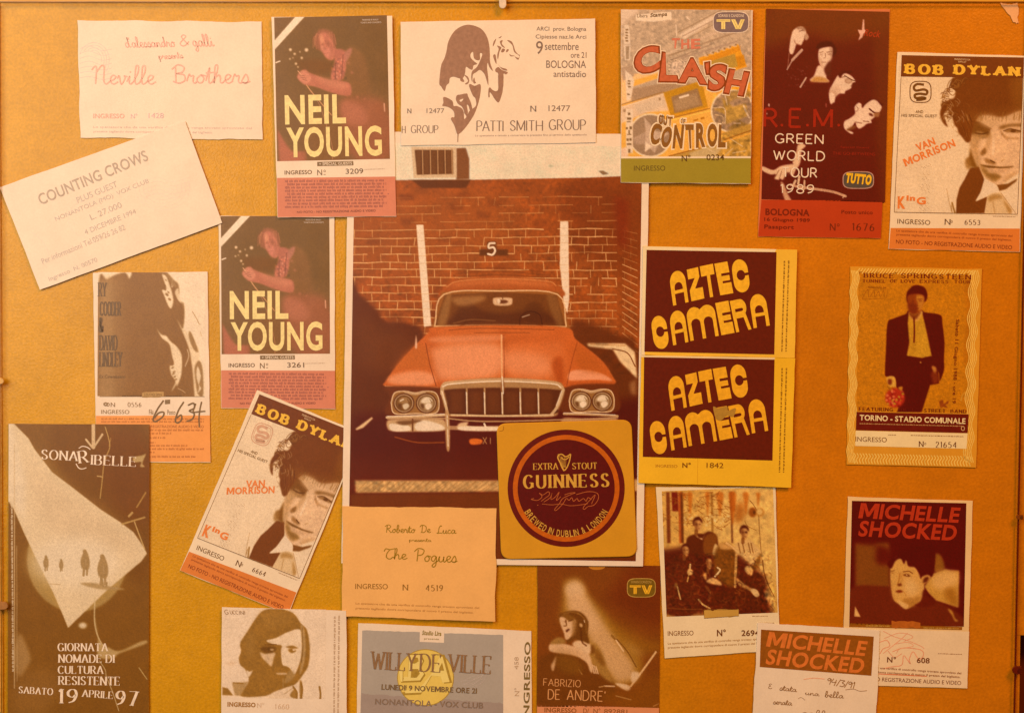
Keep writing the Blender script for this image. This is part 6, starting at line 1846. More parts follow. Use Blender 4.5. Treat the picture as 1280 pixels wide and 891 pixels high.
t13.text("venue_lettering", [("TORINO - STADIO COMUNALE", 1140.2, 523.9, 132, 7, 1, .025)], ink((240, 182, 110)), 5)
t13.fine("venue_print", [(1074, 529.2, 1202, 532.4, 1.1)], ink((210, 140, 70)), 5)
t13.text("venue_tail", [("O", 1203, 535.2, 4.6, 6)], ink((222, 158, 88)), 5)
t13.panel("serial_band", [(1069.4, 538), (1209, 541.4), (1207.6, 560.6), (1068.6, 557)], paper((240, 184, 112)), 2)
t13.text("admission_lettering", [("INGRESSO", 1088.5, 549, 39, 6, .6)], ink((120, 58, 8)), 4)
t13.pen("serial_number", [("21654", 1182, 555.6, 26.5, 7, 0, NUM), ("N", 1151, 554.6, 6, 6.6, 0, SERIF)], ink((100, 36, 4)), 4)
t13.text("numero_sign", [("o", 1156, 554.4, 2.4, 3)], ink((100, 36, 4)), 4)
t13.fine("serial_print", [(1110, 543.4, 1120, 543.6, 1), (1138, 543.8, 1204, 545.4, 1.1)], ink((140, 70, 16)), 4)

nest(t13, 'venue_bar', 'venue_lettering', 'venue_print', 'venue_tail')
nest(t13, 'serial_band', 'admission_lettering', 'serial_number', 'numero_sign', 'serial_print')
# --- 14 peach ticket with green script
t14 = Sheet(TK, "peach-coloured ticket with two lines of green script under the car poster", "ticket", None, (524, 704), .6,
            [(429, 632), (620.5, 634.5), (619, 776), (428, 769)], 3.6, paper((234, 152, 70)), seed=16, rag=.5, curl=1.1)
GN = ink((156, 104, 14))
t14.pen("presenter_lettering", [("Roberto", 500.5, 660, 38, 9.4, 0, dict(SCRIPT, thick=.1)), ("De", 532, 660, 14, 9.2, 0, dict(SCRIPT, thick=.1)), ("Luca", 558.5, 661, 24, 9.6, 0, dict(SCRIPT, thick=.1))], GN)
t14.pen("presents_lettering", [("presenta", 525.6, 673.6, 28, 4.6, 0, dict(SCRIPT, thick=.12))], GN)
t14.pen("title_lettering", [("The", 495, 691, 29, 13.4, 0, dict(SCRIPT, thick=.085)), ("Pogues", 545, 693, 54, 16, 1, dict(SCRIPT, thick=.075))], GN)
DG = ink((150, 90, 24))
t14.text("admission_lettering", [("INGRESSO", 464.8, 731.8, 40.5, 6.6)], DG)
t14.pen("serial_number", [("4519", 543, 733.8, 21.5, 7.4, 0, NUM), ("N", 507, 733, 7, 7, 0, SERIF)], DG)
t14.rule("small_print", [(SP1, 445, 754, 599, 758, 3.4), (SP2, 445, 760, 592, 764, 3.4)], ink((182, 108, 42)))

# --- 15 ticket with a bearded face
t15 = Sheet(TK, "pale ticket with a brown print of a bearded long-haired man", "ticket", None, (356, 828), .7,
            [(278.5, 757.5), (433.5, 762), (434, 900), (277.5, 900)], 4.4, paper((242, 190, 136)), seed=17, curl=.6)
pc = Pic(t15, [(279.5, 759), (408, 761), (407, 872), (279, 868.5)], 2.0, (236, 182, 128))
pc.frame(260, 740, 5.818)
HB, HM = (150, 92, 26), (176, 122, 62)
pc.sp([(380, 330), (520, 300), (690, 260), (690, 400), (680, 560), (640, 640), (480, 680), (380, 500)], (230, 174, 118), .6)
pc.sp([(230, 470), (245, 420), (240, 360), (290, 280), (340, 200), (400, 130), (480, 112), (560, 120), (630, 150), (680, 220), (725, 270), (745, 400), (735, 520), (700, 585), (640, 660), (560, 690), (480, 720), (430, 745), (240, 745), (300, 640), (280, 560), (240, 520)], HB, .6)
pc.sp([(430, 345), (500, 325), (580, 285), (670, 262), (685, 330), (685, 420), (672, 500), (640, 580), (625, 585), (600, 545), (575, 530), (545, 515), (535, 420), (540, 380), (480, 370)], (232, 178, 122), .5)
pc.sp([(385, 430), (420, 440), (490, 430), (480, 480), (465, 530), (430, 500), (400, 470)], (222, 166, 110), .8, .9)
pc.sp([(500, 580), (570, 578), (575, 590), (520, 590)], (206, 150, 92), .6).sp([(600, 560), (640, 590), (600, 640), (560, 650), (575, 600)], HM, 1, .7).line([(550, 620), (552, 680)], 1.2, HM, .6)
pc.sp([(570, 390), (620, 380), (660, 400), (640, 402), (600, 400)], HB, .6).sp([(585, 410), (620, 400), (645, 420), (610, 435)], HB, .7).ell(628, 412, 9, 6, (226, 172, 118), .4)
pc.sp([(390, 395), (450, 385), (500, 395), (480, 430), (430, 435), (400, 420)], (112, 62, 12), 1).ell(470, 410, 14, 7, (190, 134, 78), .6).line([(420, 375), (500, 372)], 1.6, (120, 66, 14), .9)
pc.sp([(678, 230), (705, 270), (715, 400), (700, 520), (670, 590), (690, 420)], HM, .6, .9).line([(690, 250), (694, 400), (684, 500)], 1, (120, 70, 20), .7)
pc.sp([(380, 150), (500, 125), (600, 150), (640, 200), (540, 240), (440, 260)], (164, 104, 36), 4, .5).sp([(280, 330), (330, 280), (340, 420), (290, 470)], (164, 106, 40), 3, .5)
pc.poly([(110, 680), (150, 690), (190, 742), (110, 740)], HB, .6).poly([(180, 650), (270, 645), (300, 640), (240, 745), (200, 742)], HM, .8).line([(190, 650), (260, 655)], 1.8, HB, .8)
pc.poly([(430, 745), (500, 715), (620, 670), (640, 760), (440, 765)], (226, 172, 118), .8)
for pts in ([(625, 680), (650, 720), (650, 760)], [(680, 650), (690, 700), (680, 765)], [(815, 680), (822, 730), (820, 768)]):
    pc.line(pts, 2.6, HB, .9)
pc.sp([(600, 740), (640, 690), (655, 755), (630, 762)], HB, .6, .9).sp([(670, 640), (690, 650), (690, 765), (672, 765)], HB, .5, .8).line([(560, 730), (620, 690)], 1, HM, .7)
pc.sp([(285, 560), (310, 570), (330, 560), (300, 610)], (232, 178, 122), .6)
pc.speck([(230, 110), (745, 745)], .05, 3, 7)
pc.sp([(120, 505), (200, 495), (215, 510), (180, 525)], (222, 160, 104), 1.5, .6)
pc.done(seed=17, grain=.05)
t15.pen("title_lettering", [("G", 284, 763.6, 5, 5.5, 0, dict(SANS, shear=-.2)), ("UCC", 293.5, 764, 10, 4.6, 0, dict(SANS, shear=-.2)), ("INI", 303.5, 764.4, 7, 4.6, 0, dict(SANS, shear=-.2))], ink((164, 110, 60)), 5)
t15.text("admission_lettering", [("INGRESSO", 302.8, 878.8, 35, 6, .8, .04)], ink((166, 102, 40)))
t15.text("serial_number", [("N°", 326.5, 879.4, 8.5, 6.4), ("1660", 353.5, 881.2, 17, 6.8, 1)], ink((214, 158, 106)))
t15.fine("small_print", [(419, 769, 418, 898, 2), (424.5, 768, 423, 898, 2)], ink((180, 124, 74)))

# --- 16 lilac ticket with a gold monogram disc
t16 = Sheet(TK, "lilac-grey ticket with a gold monogram disc and brown serif title", "ticket", None, (555, 842), 1.0,
            [(448, 778), (664, 788), (665, 905), (446, 905)], 0, paper((240, 188, 136)), seed=18, curl=.6)
LIL = paper((170, 138, 104))
t16.panel("lilac_field", [(453, 787), (629, 793), (629, 893), (450.6, 893)], LIL, 1, rag=.25)
t16.panel("mountain_band", [(452, 866), (629, 878), (629, 893), (451, 893)], paper((160, 124, 94)), 2, rag=.6)
t16.panel("white_tab", [(525, 786.4), (555.4, 788), (555, 802.6), (524.6, 801.4)], paper((240, 190, 140)), 2)
t16.text("organiser_lettering", [("Studio Lira", 540, 790.6, 24, 6, 2, .04, .1), ("presenta", 539.5, 798.2, 18.5, 2.6, 1, .01)], ink((148, 108, 40)), 4)
t16.shape("monogram_disc", [arc(532, 846, 35.5, 35.5, 0, 355, 60)], ink((176, 124, 36)), 3)
t16.shape("monogram_disc", [arc(532, 846, 34.4, 34.4, 0, 355, 60)], paper((226, 170, 66)), 4)
MB = ink((170, 118, 34))
MG = paper((238, 186, 86))
V5 = lambda p: np.array(p, float) / 5.12 + np.array([430, 760])
bw = [V5([(415, 285), (490, 285), (512, 330), (490, 375), (520, 420), (490, 465), (370, 470), (378, 440), (405, 440)]), V5([(640, 290), (690, 470), (640, 475), (625, 430), (560, 425), (490, 545), (375, 550), (372, 530), (470, 525), (570, 400), (620, 290)]), V5([(350, 390), (378, 390), (376, 470), (365, 470)])]
t16.shape("monogram", [np.array(b_) + [.5, .6] for b_ in bw], MB, 5)
t16.shape("monogram", [(b_ - b_.mean(0)) * .9 + b_.mean(0) for b_ in bw], MG, 6)
t16.shape("monogram_counter", [V5([(440, 310), (472, 312), (478, 335), (455, 350), (436, 350)]), V5([(432, 385), (475, 385), (485, 415), (465, 440), (428, 440)]), V5([(610, 380), (628, 345), (640, 395), (612, 395)])], MB, 8)
TB = ink((142, 92, 50))
DV = dict(thick=.115, thin=.04, serif=.06, gap=.18)
t16.pen("title_lettering", [("WILLY", 492.4, 825.6, 56, 22, 2, DV), ("DE", 538.2, 827.8, 26, 22, 2, DV), ("VILLE", 587.4, 829, 53, 22, 2, DV)], TB, 9)
t16.text("date_lettering", [("LUNEDI' 9 NOVEMBRE ORE 21", 536.5, 860, 119, 6.8, 1.4, .02)], ink((124, 84, 44)), 9)
t16.text("venue_lettering", [("NONANTOLA - VOX CLUB", 536.5, 878.2, 135, 7.4, 1.2, .01)], ink((136, 98, 66)), 9)
t16.text("admission_lettering", [("INGRESSO", 658.6, 851, 99, 7.6, -90, .02)], ink((124, 86, 34)), 4)
t16.text("serial_number", [("458", 645.5, 828, 15.5, 5, -90), ("N°", 646, 864, 10, 6, -90)], ink((186, 134, 86)), 4)
t16.ribbons("stamp_lines", [(spline([(575 + k * 3, 852 + k * 4), (590 + k * 2, 845 + k * 4), (606, 838 + k * 4)], 4), .5) for k in range(4)] + [(arc(585, 838, 24 - 5 * k, 20 - 4 * k, -20, 110, 18), .4) for k in range(3)], ink((190, 152, 118)), 3)

nest(t16, 'monogram_disc', 'monogram', 'monogram_counter')
nest(t16, 'white_tab', 'organiser_lettering')
# --- 17 dark ticket with a man leaning on his arm under a light beam
t17 = Sheet(TK, "brown ticket with a laughing man leaning on his arm under a light beam", "ticket", None, (748.5, 802), .6,
            [(672, 704), (825.5, 711), (823.5, 900), (671, 900)], 0, paper((126, 58, 6)), seed=19, curl=.7)
pc = Pic(t17, [(672.6, 705), (825, 711.5), (823.5, 884), (671.5, 880)], 2.0, (126, 56, 6))
pc.frame(665, 700, 7.53)
pc.sp([(60, 40), (1200, 80), (1200, 1400), (60, 1350)], (124, 52, 4), 6, .6)
pc.sp([(900, 60), (1200, 80), (1200, 600), (900, 500), (700, 350), (800, 200)], (110, 34, 2), 8, .8)
BE = (202, 136, 72)
pc.poly([(300, 180), (440, 160), (540, 340), (680, 480), (800, 640), (1000, 850), (1050, 1000), (1000, 1140), (880, 1180), (620, 1160), (500, 800), (260, 560), (290, 340)], (156, 92, 18), 4)
pc.poly([(330, 230), (440, 220), (560, 400), (660, 560), (780, 720), (960, 980), (960, 1120), (800, 1150), (680, 1000), (520, 700), (360, 480), (330, 400)], BE, 3.5)
pc.sp([(310, 250), (360, 195), (430, 190), (490, 250), (480, 330), (400, 350), (330, 330)], (216, 152, 90), 3, .9)
pc.sp([(360, 300), (480, 330), (560, 480), (640, 640), (520, 640), (440, 480), (340, 480)], (212, 146, 84), 4, .7)
pc.sp([(700, 560), (850, 620), (1100, 760), (1190, 760), (1190, 850), (1000, 880), (850, 780)], (150, 86, 10), 6, .7)
pc.sp([(870, 740), (960, 800), (1060, 880), (1000, 900), (900, 840)], (176, 112, 44), 4, .6)
pc.frame(665, 773, 7.53)
# figure
pc.sp([(130, 330), (300, 310), (420, 330), (560, 420), (700, 500), (760, 600), (780, 700), (600, 800), (60, 800), (60, 420)], (112, 50, 4), 2)
pc.sp([(550, 240), (600, 230), (650, 300), (700, 440), (760, 590), (700, 570), (620, 500), (560, 420), (540, 340)], (164, 102, 34), 1.5)
pc.sp([(600, 280), (650, 330), (690, 440), (640, 420), (590, 350)], (128, 66, 10), 1.5, .8).sp([(540, 260), (580, 250), (590, 310), (550, 330)], (112, 52, 4), 1, .8)
pc.sp([(170, 300), (160, 250), (200, 220), (280, 225), (400, 260), (520, 310), (560, 400), (570, 500), (545, 490), (520, 420), (460, 370), (380, 340), (260, 320)], (216, 150, 90), .8)
pc.sp([(180, 270), (280, 260), (400, 290), (480, 340), (360, 330), (220, 310)], (200, 134, 74), 1.6, .6)
for k in range(3):
    pc.line([(565 + k * 18, 430 + k * 8), (585 + k * 18, 508 + k * 2)], 1.5, (218, 152, 92), .95)
pc.sp([(170, 230), (230, 175), (290, 180), (320, 220), (260, 235)], (158, 98, 34), 1)
pc.line([(440, 470), (470, 520)], 1.2, (180, 112, 46), .8).sp([(180, 440), (200, 400), (230, 350), (215, 440), (195, 490)], (206, 140, 82), .9)
pc.sp([(230, 340), (300, 330), (420, 370), (480, 480), (380, 520), (240, 460)], (128, 68, 8), 3, .7)
pc.sp([(380, 230), (430, 200), (520, 210), (550, 250), (540, 330), (460, 290), (400, 265)], (222, 158, 98), 1)
pc.frame(665, 700, 7.53)
pc.sp([(255, 530), (290, 490), (400, 470), (480, 500), (530, 580), (525, 700), (540, 780), (480, 760), (400, 740), (340, 780), (320, 720)], (112, 54, 6), .8)
pc.sp([(260, 540), (310, 530), (370, 560), (410, 560), (400, 640), (380, 700), (320, 745), (300, 680), (275, 620)], (218, 152, 92), .7)
pc.sp([(270, 510), (330, 500), (400, 540), (370, 570), (330, 560), (310, 540)], (130, 70, 14), .9).sp([(380, 560), (420, 560), (410, 680), (370, 720), (380, 640)], (150, 88, 30), 1.2, .8)
pc.sp([(315, 660), (340, 640), (355, 648), (330, 672)], (90, 30, 4), .6).line([(318, 560), (322, 610), (300, 615)], 1.6, (130, 66, 16), .9).ell(315, 575, 14, 5, (110, 48, 8), .5, .9, -10).line([(345, 570), (380, 556)], 1.2, (110, 50, 8))
pc.sp([(450, 590), (475, 600), (470, 625), (448, 615)], (198, 134, 72), .6).line([(430, 490), (500, 560), (510, 680)], 1.4, (150, 88, 26), .6, 1).line([(300, 500), (380, 485), (460, 510)], 1.4, (160, 98, 34), .5, 1).line([(490, 560), (495, 580)], 1, (210, 150, 90))
pc.line([(460, 640), (470, 760), (510, 800)], 2, (94, 36, 2), .7, 1)
# microphone, easel
pc.line([(750, 705), (800, 760)], 2.6, (140, 80, 20), .9).line([(790, 750), (860, 850)], 1.8, (226, 160, 96), .95).line([(800, 740), (900, 860), (980, 1000)], 1.6, (118, 60, 8), .8)
pc.frame(665, 773, 7.53)
pc.line([(1165, 310), (1050, 470), (930, 630)], 2.2, (220, 152, 84), 1).sp([(940, 500), (1000, 500), (1010, 540), (950, 600), (930, 560)], (222, 162, 104), 1, .9)
pc.sp([(780, 605), (860, 610), (920, 630), (920, 660), (880, 670)], (224, 164, 106), .8).line([(680, 630), (775, 632)], 1.6, (220, 156, 96)).line([(790, 722), (930, 758)], 1.3, (216, 150, 86)).line([(630, 640), (690, 628)], 1, (190, 124, 60))
pc.sp([(700, 650), (900, 680), (1190, 500), (1190, 840), (700, 800)], (134, 66, 4), 5, .6)
pc.line([(1140, 820), (1190, 795)], 1, (190, 116, 50), .8)
pc.done(seed=19, grain=.06)
tv_logo(t17, 801.5, 734, 36, 24, (116, 74, 8), (186, 128, 48), (232, 152, 24), 1)
PKL = ink((212, 130, 64))
t17.pen("title_lettering", [("FABRIZIO", 702.5, 852.6, 47, 8.6, 2, dict(SANS, thick=.11, thin=.09)), ("DE", 692.5, 867, 15.5, 12, 1, dict(SANS, thick=.11, thin=.09)), ("ANDRE'", 732.5, 868.4, 48, 12.4, 2, dict(SANS, thick=.11, thin=.09))], PKL, 4)
t17.panel("stub", [(671.4, 880), (823.6, 884), (823.6, 899.5), (671, 899.5)], paper((218, 122, 66)), 1)
t17.text("admission_lettering", [("INGRESSO", 700.5, 886.8, 40, 6, 1, .02), ("D/", 732.5, 887.4, 7, 6), ("N°", 746, 887.6, 8.5, 6.4), ("892881", 769.5, 888.4, 29, 6, 1)], ink((150, 76, 24)), 4)
t17.shape("thumb_notch", [arc(746, 707.2, 10.5, 4.5, 0, 180, 14)], paper((190, 106, 22)), 3)

# --- 18 ticket with a band photo
t18 = Sheet(TK, "ticket with a group photo of five musicians before painted boards", "ticket", None, (898, 714), -2.2,
            [(820, 608.5), (969, 609), (974.5, 812), (831, 822)], 0, paper((240, 186, 120)), seed=20, curl=.8)
pc = Pic(t18, [(827, 613.5), (966, 613.5), (970, 765), (833.5, 768)], 2.0, (212, 142, 54))
pc.frame(815, 600, 7.53)
pc.sp([(600, 120), (1170, 80), (1200, 900), (560, 700)], (226, 160, 74), 8, .6)
pc.speck([(80, 90), (1150, 600)], .10, 4, 3)
for x0, x1, c, al in ((130, 165, (110, 34, 4), .9), (180, 240, (112, 14, 2), .95), (245, 275, (170, 52, 4), .8), (550, 570, (150, 84, 20), .9), (725, 770, (160, 60, 6), .9), (265, 290, (96, 32, 2), .9), (735, 752, (84, 22, 2), .8)):
    pc.poly([(x0, 110), (x1, 110), (x1 + 10, 290 if x1 - x0 > 40 else 590), (x0 + 10, 290 if x1 - x0 > 40 else 590)], c, .7, al)
for x, w_, y1 in ((300, 40, 180), (355, 22, 360), (520, 20, 340), (635, 34, 340), (755, 34, 420), (880, 26, 330), (995, 20, 250)):
    pc.sp([(x - w_, 120), (x + w_, 120), (x + w_ * .7, y1 * .7), (x, y1), (x - w_ * .6, y1 * .6)], (190, 84, 10), 1, .8)
pc.sp([(780, 250), (860, 200), (870, 330), (820, 400), (780, 380)], (166, 76, 10), 3, .8)
g = np.random.RandomState(8)
for k in range(90):
    x, y = 110 + g.rand() * 620, 120 + g.rand() * 340
    pc.line([(x, y), (x + g.randn() * 26, y + g.randn() * 16), (x + g.randn() * 36, y + g.randn() * 20)], .8, (140, 62, 8), .6)
for k in range(30):
    x, y = 290 + g.rand() * 450, 280 + g.rand() * 150
    pc.ell(x, y, 10, 7, (238, 186, 104), .5, .7)
pc.line([(920, 190), (960, 240), (1000, 330), (1010, 480), (1040, 800), (1100, 1000)], 1, (110, 46, 6), .7)
pc.ell(945, 300, 38, 48, (150, 66, 8), 1).ell(1015, 300, 40, 40, (176, 96, 20), 1, .8).ell(1010, 295, 28, 30, (222, 156, 72), 1).line([(870, 380), (900, 430), (980, 470)], 1, (150, 84, 20), .7)
pc.ell(960, 300, 12, 20, (96, 40, 4), .7)
DM = (92, 26, 2)
# seated and standing figures
pc.poly([(110, 650), (330, 620), (600, 700), (800, 680), (1060, 900), (1130, 1260), (130, 1260)], (90, 20, 2), 3)
def face(x, y, rx, ry, shades=False):
    pc.sp([(x - rx * 1.15, y - ry * .1), (x - rx * 1.25, y - ry * .8), (x - rx * .7, y - ry * 1.35), (x + rx * .2, y - ry * 1.45), (x + rx * 1.05, y - ry * 1.0), (x + rx * 1.15, y - ry * .4), (x + rx * .6, y - ry * .5), (x - rx * .4, y)], (82, 18, 2), .8)
    pc.sp([(x - rx * .75, y - ry * .75), (x + rx * .5, y - ry * .85), (x + rx * .9, y - ry * .2), (x + rx * .75, y + ry * .5), (x + rx * .2, y + ry), (x - rx * .35, y + ry * .8), (x - rx * .8, y)], (204, 128, 56), .8)
    pc.sp([(x - rx * .9, y - ry * .8), (x - rx * .2, y - ry * .6), (x - rx * .1, y + ry * .2), (x, y + ry), (x - rx * .6, y + ry * .7)], (112, 44, 8), 1.2, .75)
    pc.ell(x - rx * .35, y - ry * .2, rx * .3, ry * .12, (80, 20, 2), .8, .9).ell(x + rx * .45, y - ry * .22, rx * (.36 if shades else .22), ry * (.2 if shades else .11), (74, 16, 2), .7, .95)
    pc.line([(x + rx * .1, y + ry * .52), (x + rx * .5, y + ry * .5)], .9, (110, 44, 10), .7, .6).sp([(x + rx * .05, y - ry * .1), (x + rx * .2, y + ry * .3), (x, y + ry * .3)], (140, 66, 18), .8, .7)
    pc.line([(x - rx * .4, y + ry * .9), (x - rx * .4, y + ry * 1.5)], rx * .12, (130, 60, 14), .8, 1)


pc.sp([(320, 580), (340, 530), (420, 500), (480, 500), (540, 480), (600, 520), (620, 620), (560, 720), (480, 740), (330, 660)], DM, .8)
pc.poly([(400, 490), (440, 540), (480, 545), (500, 495), (470, 560), (420, 530)], (226, 158, 84), .6)
face(430, 425, 38, 56)
pc.sp([(485, 560), (540, 500), (610, 520), (600, 660), (560, 700), (490, 680)], (126, 56, 8), 1)
pc.sp([(570, 690), (590, 600), (620, 620), (640, 670), (600, 700)], (226, 164, 88), .7)
pc.sp([(160, 780), (220, 710), (330, 690), (420, 760), (430, 900), (420, 1240), (130, 1240), (130, 900)], (96, 26, 3), 1)
face(315, 665, 32, 50)
pc.line([(358, 790), (352, 850)], 2, (236, 176, 100)).ell(358, 862, 26, 26, (214, 140, 60), .8)
pc.sp([(430, 760), (520, 720), (600, 790), (600, 1000), (420, 1000)], (88, 20, 2), 1)
face(535, 785, 28, 54)
pc.sp([(590, 660), (700, 590), (790, 700), (780, 1000), (600, 900)], (122, 58, 6), 2)
pc.line([(790, 700), (782, 1000)], 3, (206, 134, 56), .9, .8)
pc.line([(700, 590), (800, 660), (900, 730), (960, 790)], 2.6, (222, 152, 78)).sp([(640, 590), (700, 600), (760, 640), (700, 650), (640, 640)], (200, 128, 54), 1)
pc.sp([(780, 600), (830, 570), (920, 560), (980, 620), (1030, 680), (1020, 780), (960, 820), (900, 760), (830, 700), (790, 690)], (214, 148, 72), .9)
for x in (810, 850, 905, 930):
    pc.line([(x, 590), (x + 20, 680)], 1.6, (130, 64, 14), .7)
face(868, 500, 36, 56, True)
pc.sp([(960, 770), (1010, 700), (1030, 680), (1010, 800), (980, 830)], (150, 84, 20), 1).sp([(880, 820), (960, 790), (980, 830), (900, 860)], (110, 50, 6), 1)
pc.frame(815, 690, 6.365)
pc.sp([(670, 190), (720, 150), (800, 150), (880, 200), (900, 300), (880, 460), (670, 440), (480, 420), (480, 320), (660, 290)], (92, 24, 2), 1)
pc.sp([(735, 130), (770, 100), (800, 140), (790, 180), (760, 170)], (214, 144, 66), .8).sp([(670, 200), (720, 240), (780, 280), (830, 300), (850, 330), (820, 345), (770, 300), (690, 260)], (190, 116, 46), .8)
pc.sp([(780, 290), (830, 295), (852, 340), (820, 350)], (224, 158, 84), .6).line([(880, 60), (900, 200), (970, 350)], 1, (100, 40, 4), .8).sp([(900, 300), (940, 330), (970, 400), (960, 420), (900, 360)], (206, 138, 62), 1.5, .8).speck([(860, 260), (975, 480)], .3, 3, 3)
pc.line([(300, 95), (295, 160), (280, 230)], 1.4, (196, 126, 52)).ell(300, 155, 20, 22, (220, 150, 70), .7).line([(200, 270), (225, 370)], 1.6, (200, 136, 64)).line([(370, 375), (400, 410), (460, 445)], 2, (196, 132, 60)).ell(190, 260, 12, 20, (150, 84, 26), .8)
pc.sp([(430, 230), (480, 200), (540, 230), (550, 260), (480, 250)], (216, 142, 66), .8).line([(520, 120), (540, 140), (500, 190)], 1.8, (226, 166, 96)).sp([(405, 180), (430, 160), (430, 220)], (200, 124, 50), .8).line([(430, 270), (460, 320), (450, 380)], 3, (130, 60, 14), .7, 1)
for k in range(150):
    x, y = 110 + g.rand() * 850, 20 + g.rand() * 430
    if not (500 < x < 660 and y < 280):
        a_ = g.rand() * 3.1
        pc.line([(x, y), (x + 34 * math.cos(a_), y + 26 * math.sin(a_)), (x + 50 * math.cos(a_ + .4), y + 44 * math.sin(a_ + .4))], .8 + g.rand(), (136, 58, 10) if k % 3 else (60, 6, 0), .4, .8)
pc.speck([(110, 20), (960, 460)], .16, 2.2, 12)
pc.line([(115, 440), (250, 450), (400, 450)], 1.2, (130, 58, 10), .7)
pc.done(seed=20, grain=.05)
t18.panel("sponsor_tag", [(879.5, 761.5), (923, 761), (923, 769), (880, 772)], paper((196, 130, 44)), 3, rag=.5)
t18.ribbons("tag_edge", [(L_(879.5, 761.5, 923, 761, 923, 769, 880, 772, 879.5, 761.5), .6)], ink((130, 70, 10)), 5)
t18.text("admission_lettering", [("INGRESSO", 850.5, 790.6, 32, 6, 1)], ink((136, 72, 16)))
t18.text("numero_sign", [("N°", 901.4, 790, 11, 8.6, 2, .02)], ink((112, 50, 8)))
t18.text("serial_number", [("2694", 937.5, 790.4, 22, 7.6, 2, .02)], ink((112, 50, 8)))
t18.fine("credit_line", [(948, 777.6, 968, 778, 1), (940, 769.4, 960, 769.4, 1)], ink((168, 104, 40)))
t18.rule("small_print", [(SP1, 834.5, 801.4, 965, 799.8, 3.5), (SP2, 834.5, 806.6, 960, 805.4, 3.5)], ink((168, 104, 40)))

# --- 19 portrait ticket with red capitals
t19 = Sheet(TK, "ticket with a short-haired person's portrait under red slanted capitals", "ticket", None, (1135.5, 739), 1.2,
            [(1059.5, 620.5), (1215.5, 625.5), (1208.5, 859.5), (1052, 855)], 0, paper((232, 168, 96)), seed=21, curl=.7)
pc = Pic(t19, [(1064.5, 625.5), (1207.5, 629.5), (1202.5, 782.5), (1061.5, 778)], 2.0, (88, 2, 2))
pc.frame(1050, 670, 7.53)
pc.poly([(140, 60), (460, 60), (470, 480), (140, 480)], (128, 58, 8), 2)
pc.sp([(150, 60), (330, 40), (340, 240), (460, 260), (500, 200), (420, 100)], (92, 4, 2), 3, .9)
pc.sp([(100, 490), (460, 480), (800, 560), (1000, 650), (1150, 760), (1150, 850), (80, 820)], (108, 26, 4), 1.5)
pc.poly([(872, 350), (990, 305), (1118, 318), (1110, 668), (1000, 632), (900, 600), (830, 530), (792, 470)], (198, 126, 40), .8)
pc.sp([(884, 330), (890, 200), (905, 160), (950, 185), (985, 300)], (150, 82, 14), 1.4, .9)
pc.sp([(860, 400), (940, 330), (1090, 330), (1100, 440), (980, 500), (880, 480)], (222, 150, 72), 3, .8).sp([(980, 500), (1060, 480), (1100, 560), (1100, 660), (1000, 600)], (158, 84, 12), 3, .8)
pc.sp([(1080, 60), (1180, 60), (1170, 300), (1120, 310), (1000, 300), (985, 200), (940, 100)], (88, 2, 2), 2, .95)
pc.sp([(470, 330), (490, 230), (540, 190), (620, 220), (720, 290), (770, 360), (790, 470), (760, 600), (700, 640), (620, 680), (560, 640), (500, 590), (475, 460)], (212, 138, 54), .7)
pc.sp([(640, 330), (720, 380), (760, 480), (740, 580), (640, 600), (600, 500)], (206, 130, 50), 4, .7).sp([(590, 590), (690, 570), (760, 560), (720, 640), (640, 670), (600, 640)], (166, 92, 22), 1.6, .7).sp([(540, 605), (640, 640), (620, 680), (570, 655)], (226, 156, 80), 1, .7)
pc.sp([(500, 200), (540, 180), (600, 130), (740, 60), (860, 80), (890, 180), (885, 300), (860, 380), (800, 350), (760, 400), (740, 350), (700, 290), (640, 280), (620, 220), (600, 260), (570, 210), (520, 230), (480, 300), (440, 250)], (86, 2, 2), .7)
pc.sp([(770, 380), (820, 360), (850, 380), (830, 420), (780, 450), (760, 420)], (196, 120, 44), .7).sp([(790, 390), (830, 380), (820, 420), (780, 435)], (100, 26, 4), .8)
pc.line([(478, 326), (508, 320)], 1.1, (130, 56, 10), .8, .7).ell(492, 342, 12, 6, (136, 62, 12), .8, .8).line([(592, 332), (645, 327), (678, 345)], 1.3, (120, 48, 6), .85, .8)
pc.sp([(600, 400), (680, 400), (740, 470), (700, 560), (620, 540)], (232, 164, 88), 4, .6).sp([(480, 420), (500, 560), (540, 610), (500, 590), (474, 480)], (180, 104, 32), 2, .7).sp([(560, 340), (590, 350), (585, 430), (560, 440)], (190, 112, 38), 2, .6).sp([(590, 360), (630, 350), (660, 375), (620, 375)], (120, 46, 6), .6).ell(625, 362, 8, 6, (230, 160, 84), .3)
pc.line([(560, 350), (550, 410), (540, 450)], 1.6, (176, 98, 26), .8, .8).sp([(535, 450), (570, 440), (580, 460), (550, 468)], (120, 40, 4), .8).sp([(520, 515), (560, 500), (590, 520), (550, 530)], (126, 36, 6), .7).line([(600, 520), (620, 560)], 1.2, (190, 112, 36), .7)
pc.poly([(140, 655), (190, 755), (132, 750)], (226, 152, 72), .5).sp([(1010, 680), (1050, 700), (1080, 770), (1110, 790), (1080, 795), (1050, 740)], (190, 116, 32), .9)
pc.sp([(780, 500), (830, 560), (900, 620), (820, 660), (700, 650), (760, 600)], (98, 14, 2), 1, .8)
pc.done(seed=21, grain=.06)
RS = ink((178, 42, 12))
t19.text("title_lettering", [("MICHELLE", 1136.5, 640.6, 125, 19, 1.5, .03, .14), ("SHOCKED", 1134.5, 662.8, 122, 20, 1.5, .03, .14)], RS, 5)
t19.panel("sponsor_tag", [(1114, 775), (1150, 776), (1150, 784.6), (1114, 784)], ink((180, 82, 16)), 4, rag=.7)
t19.fine("caption", [(1082, 781.5, 1112, 782, 1.5), (1154, 784, 1198, 785, 1.5)], ink((206, 140, 50)), 3)
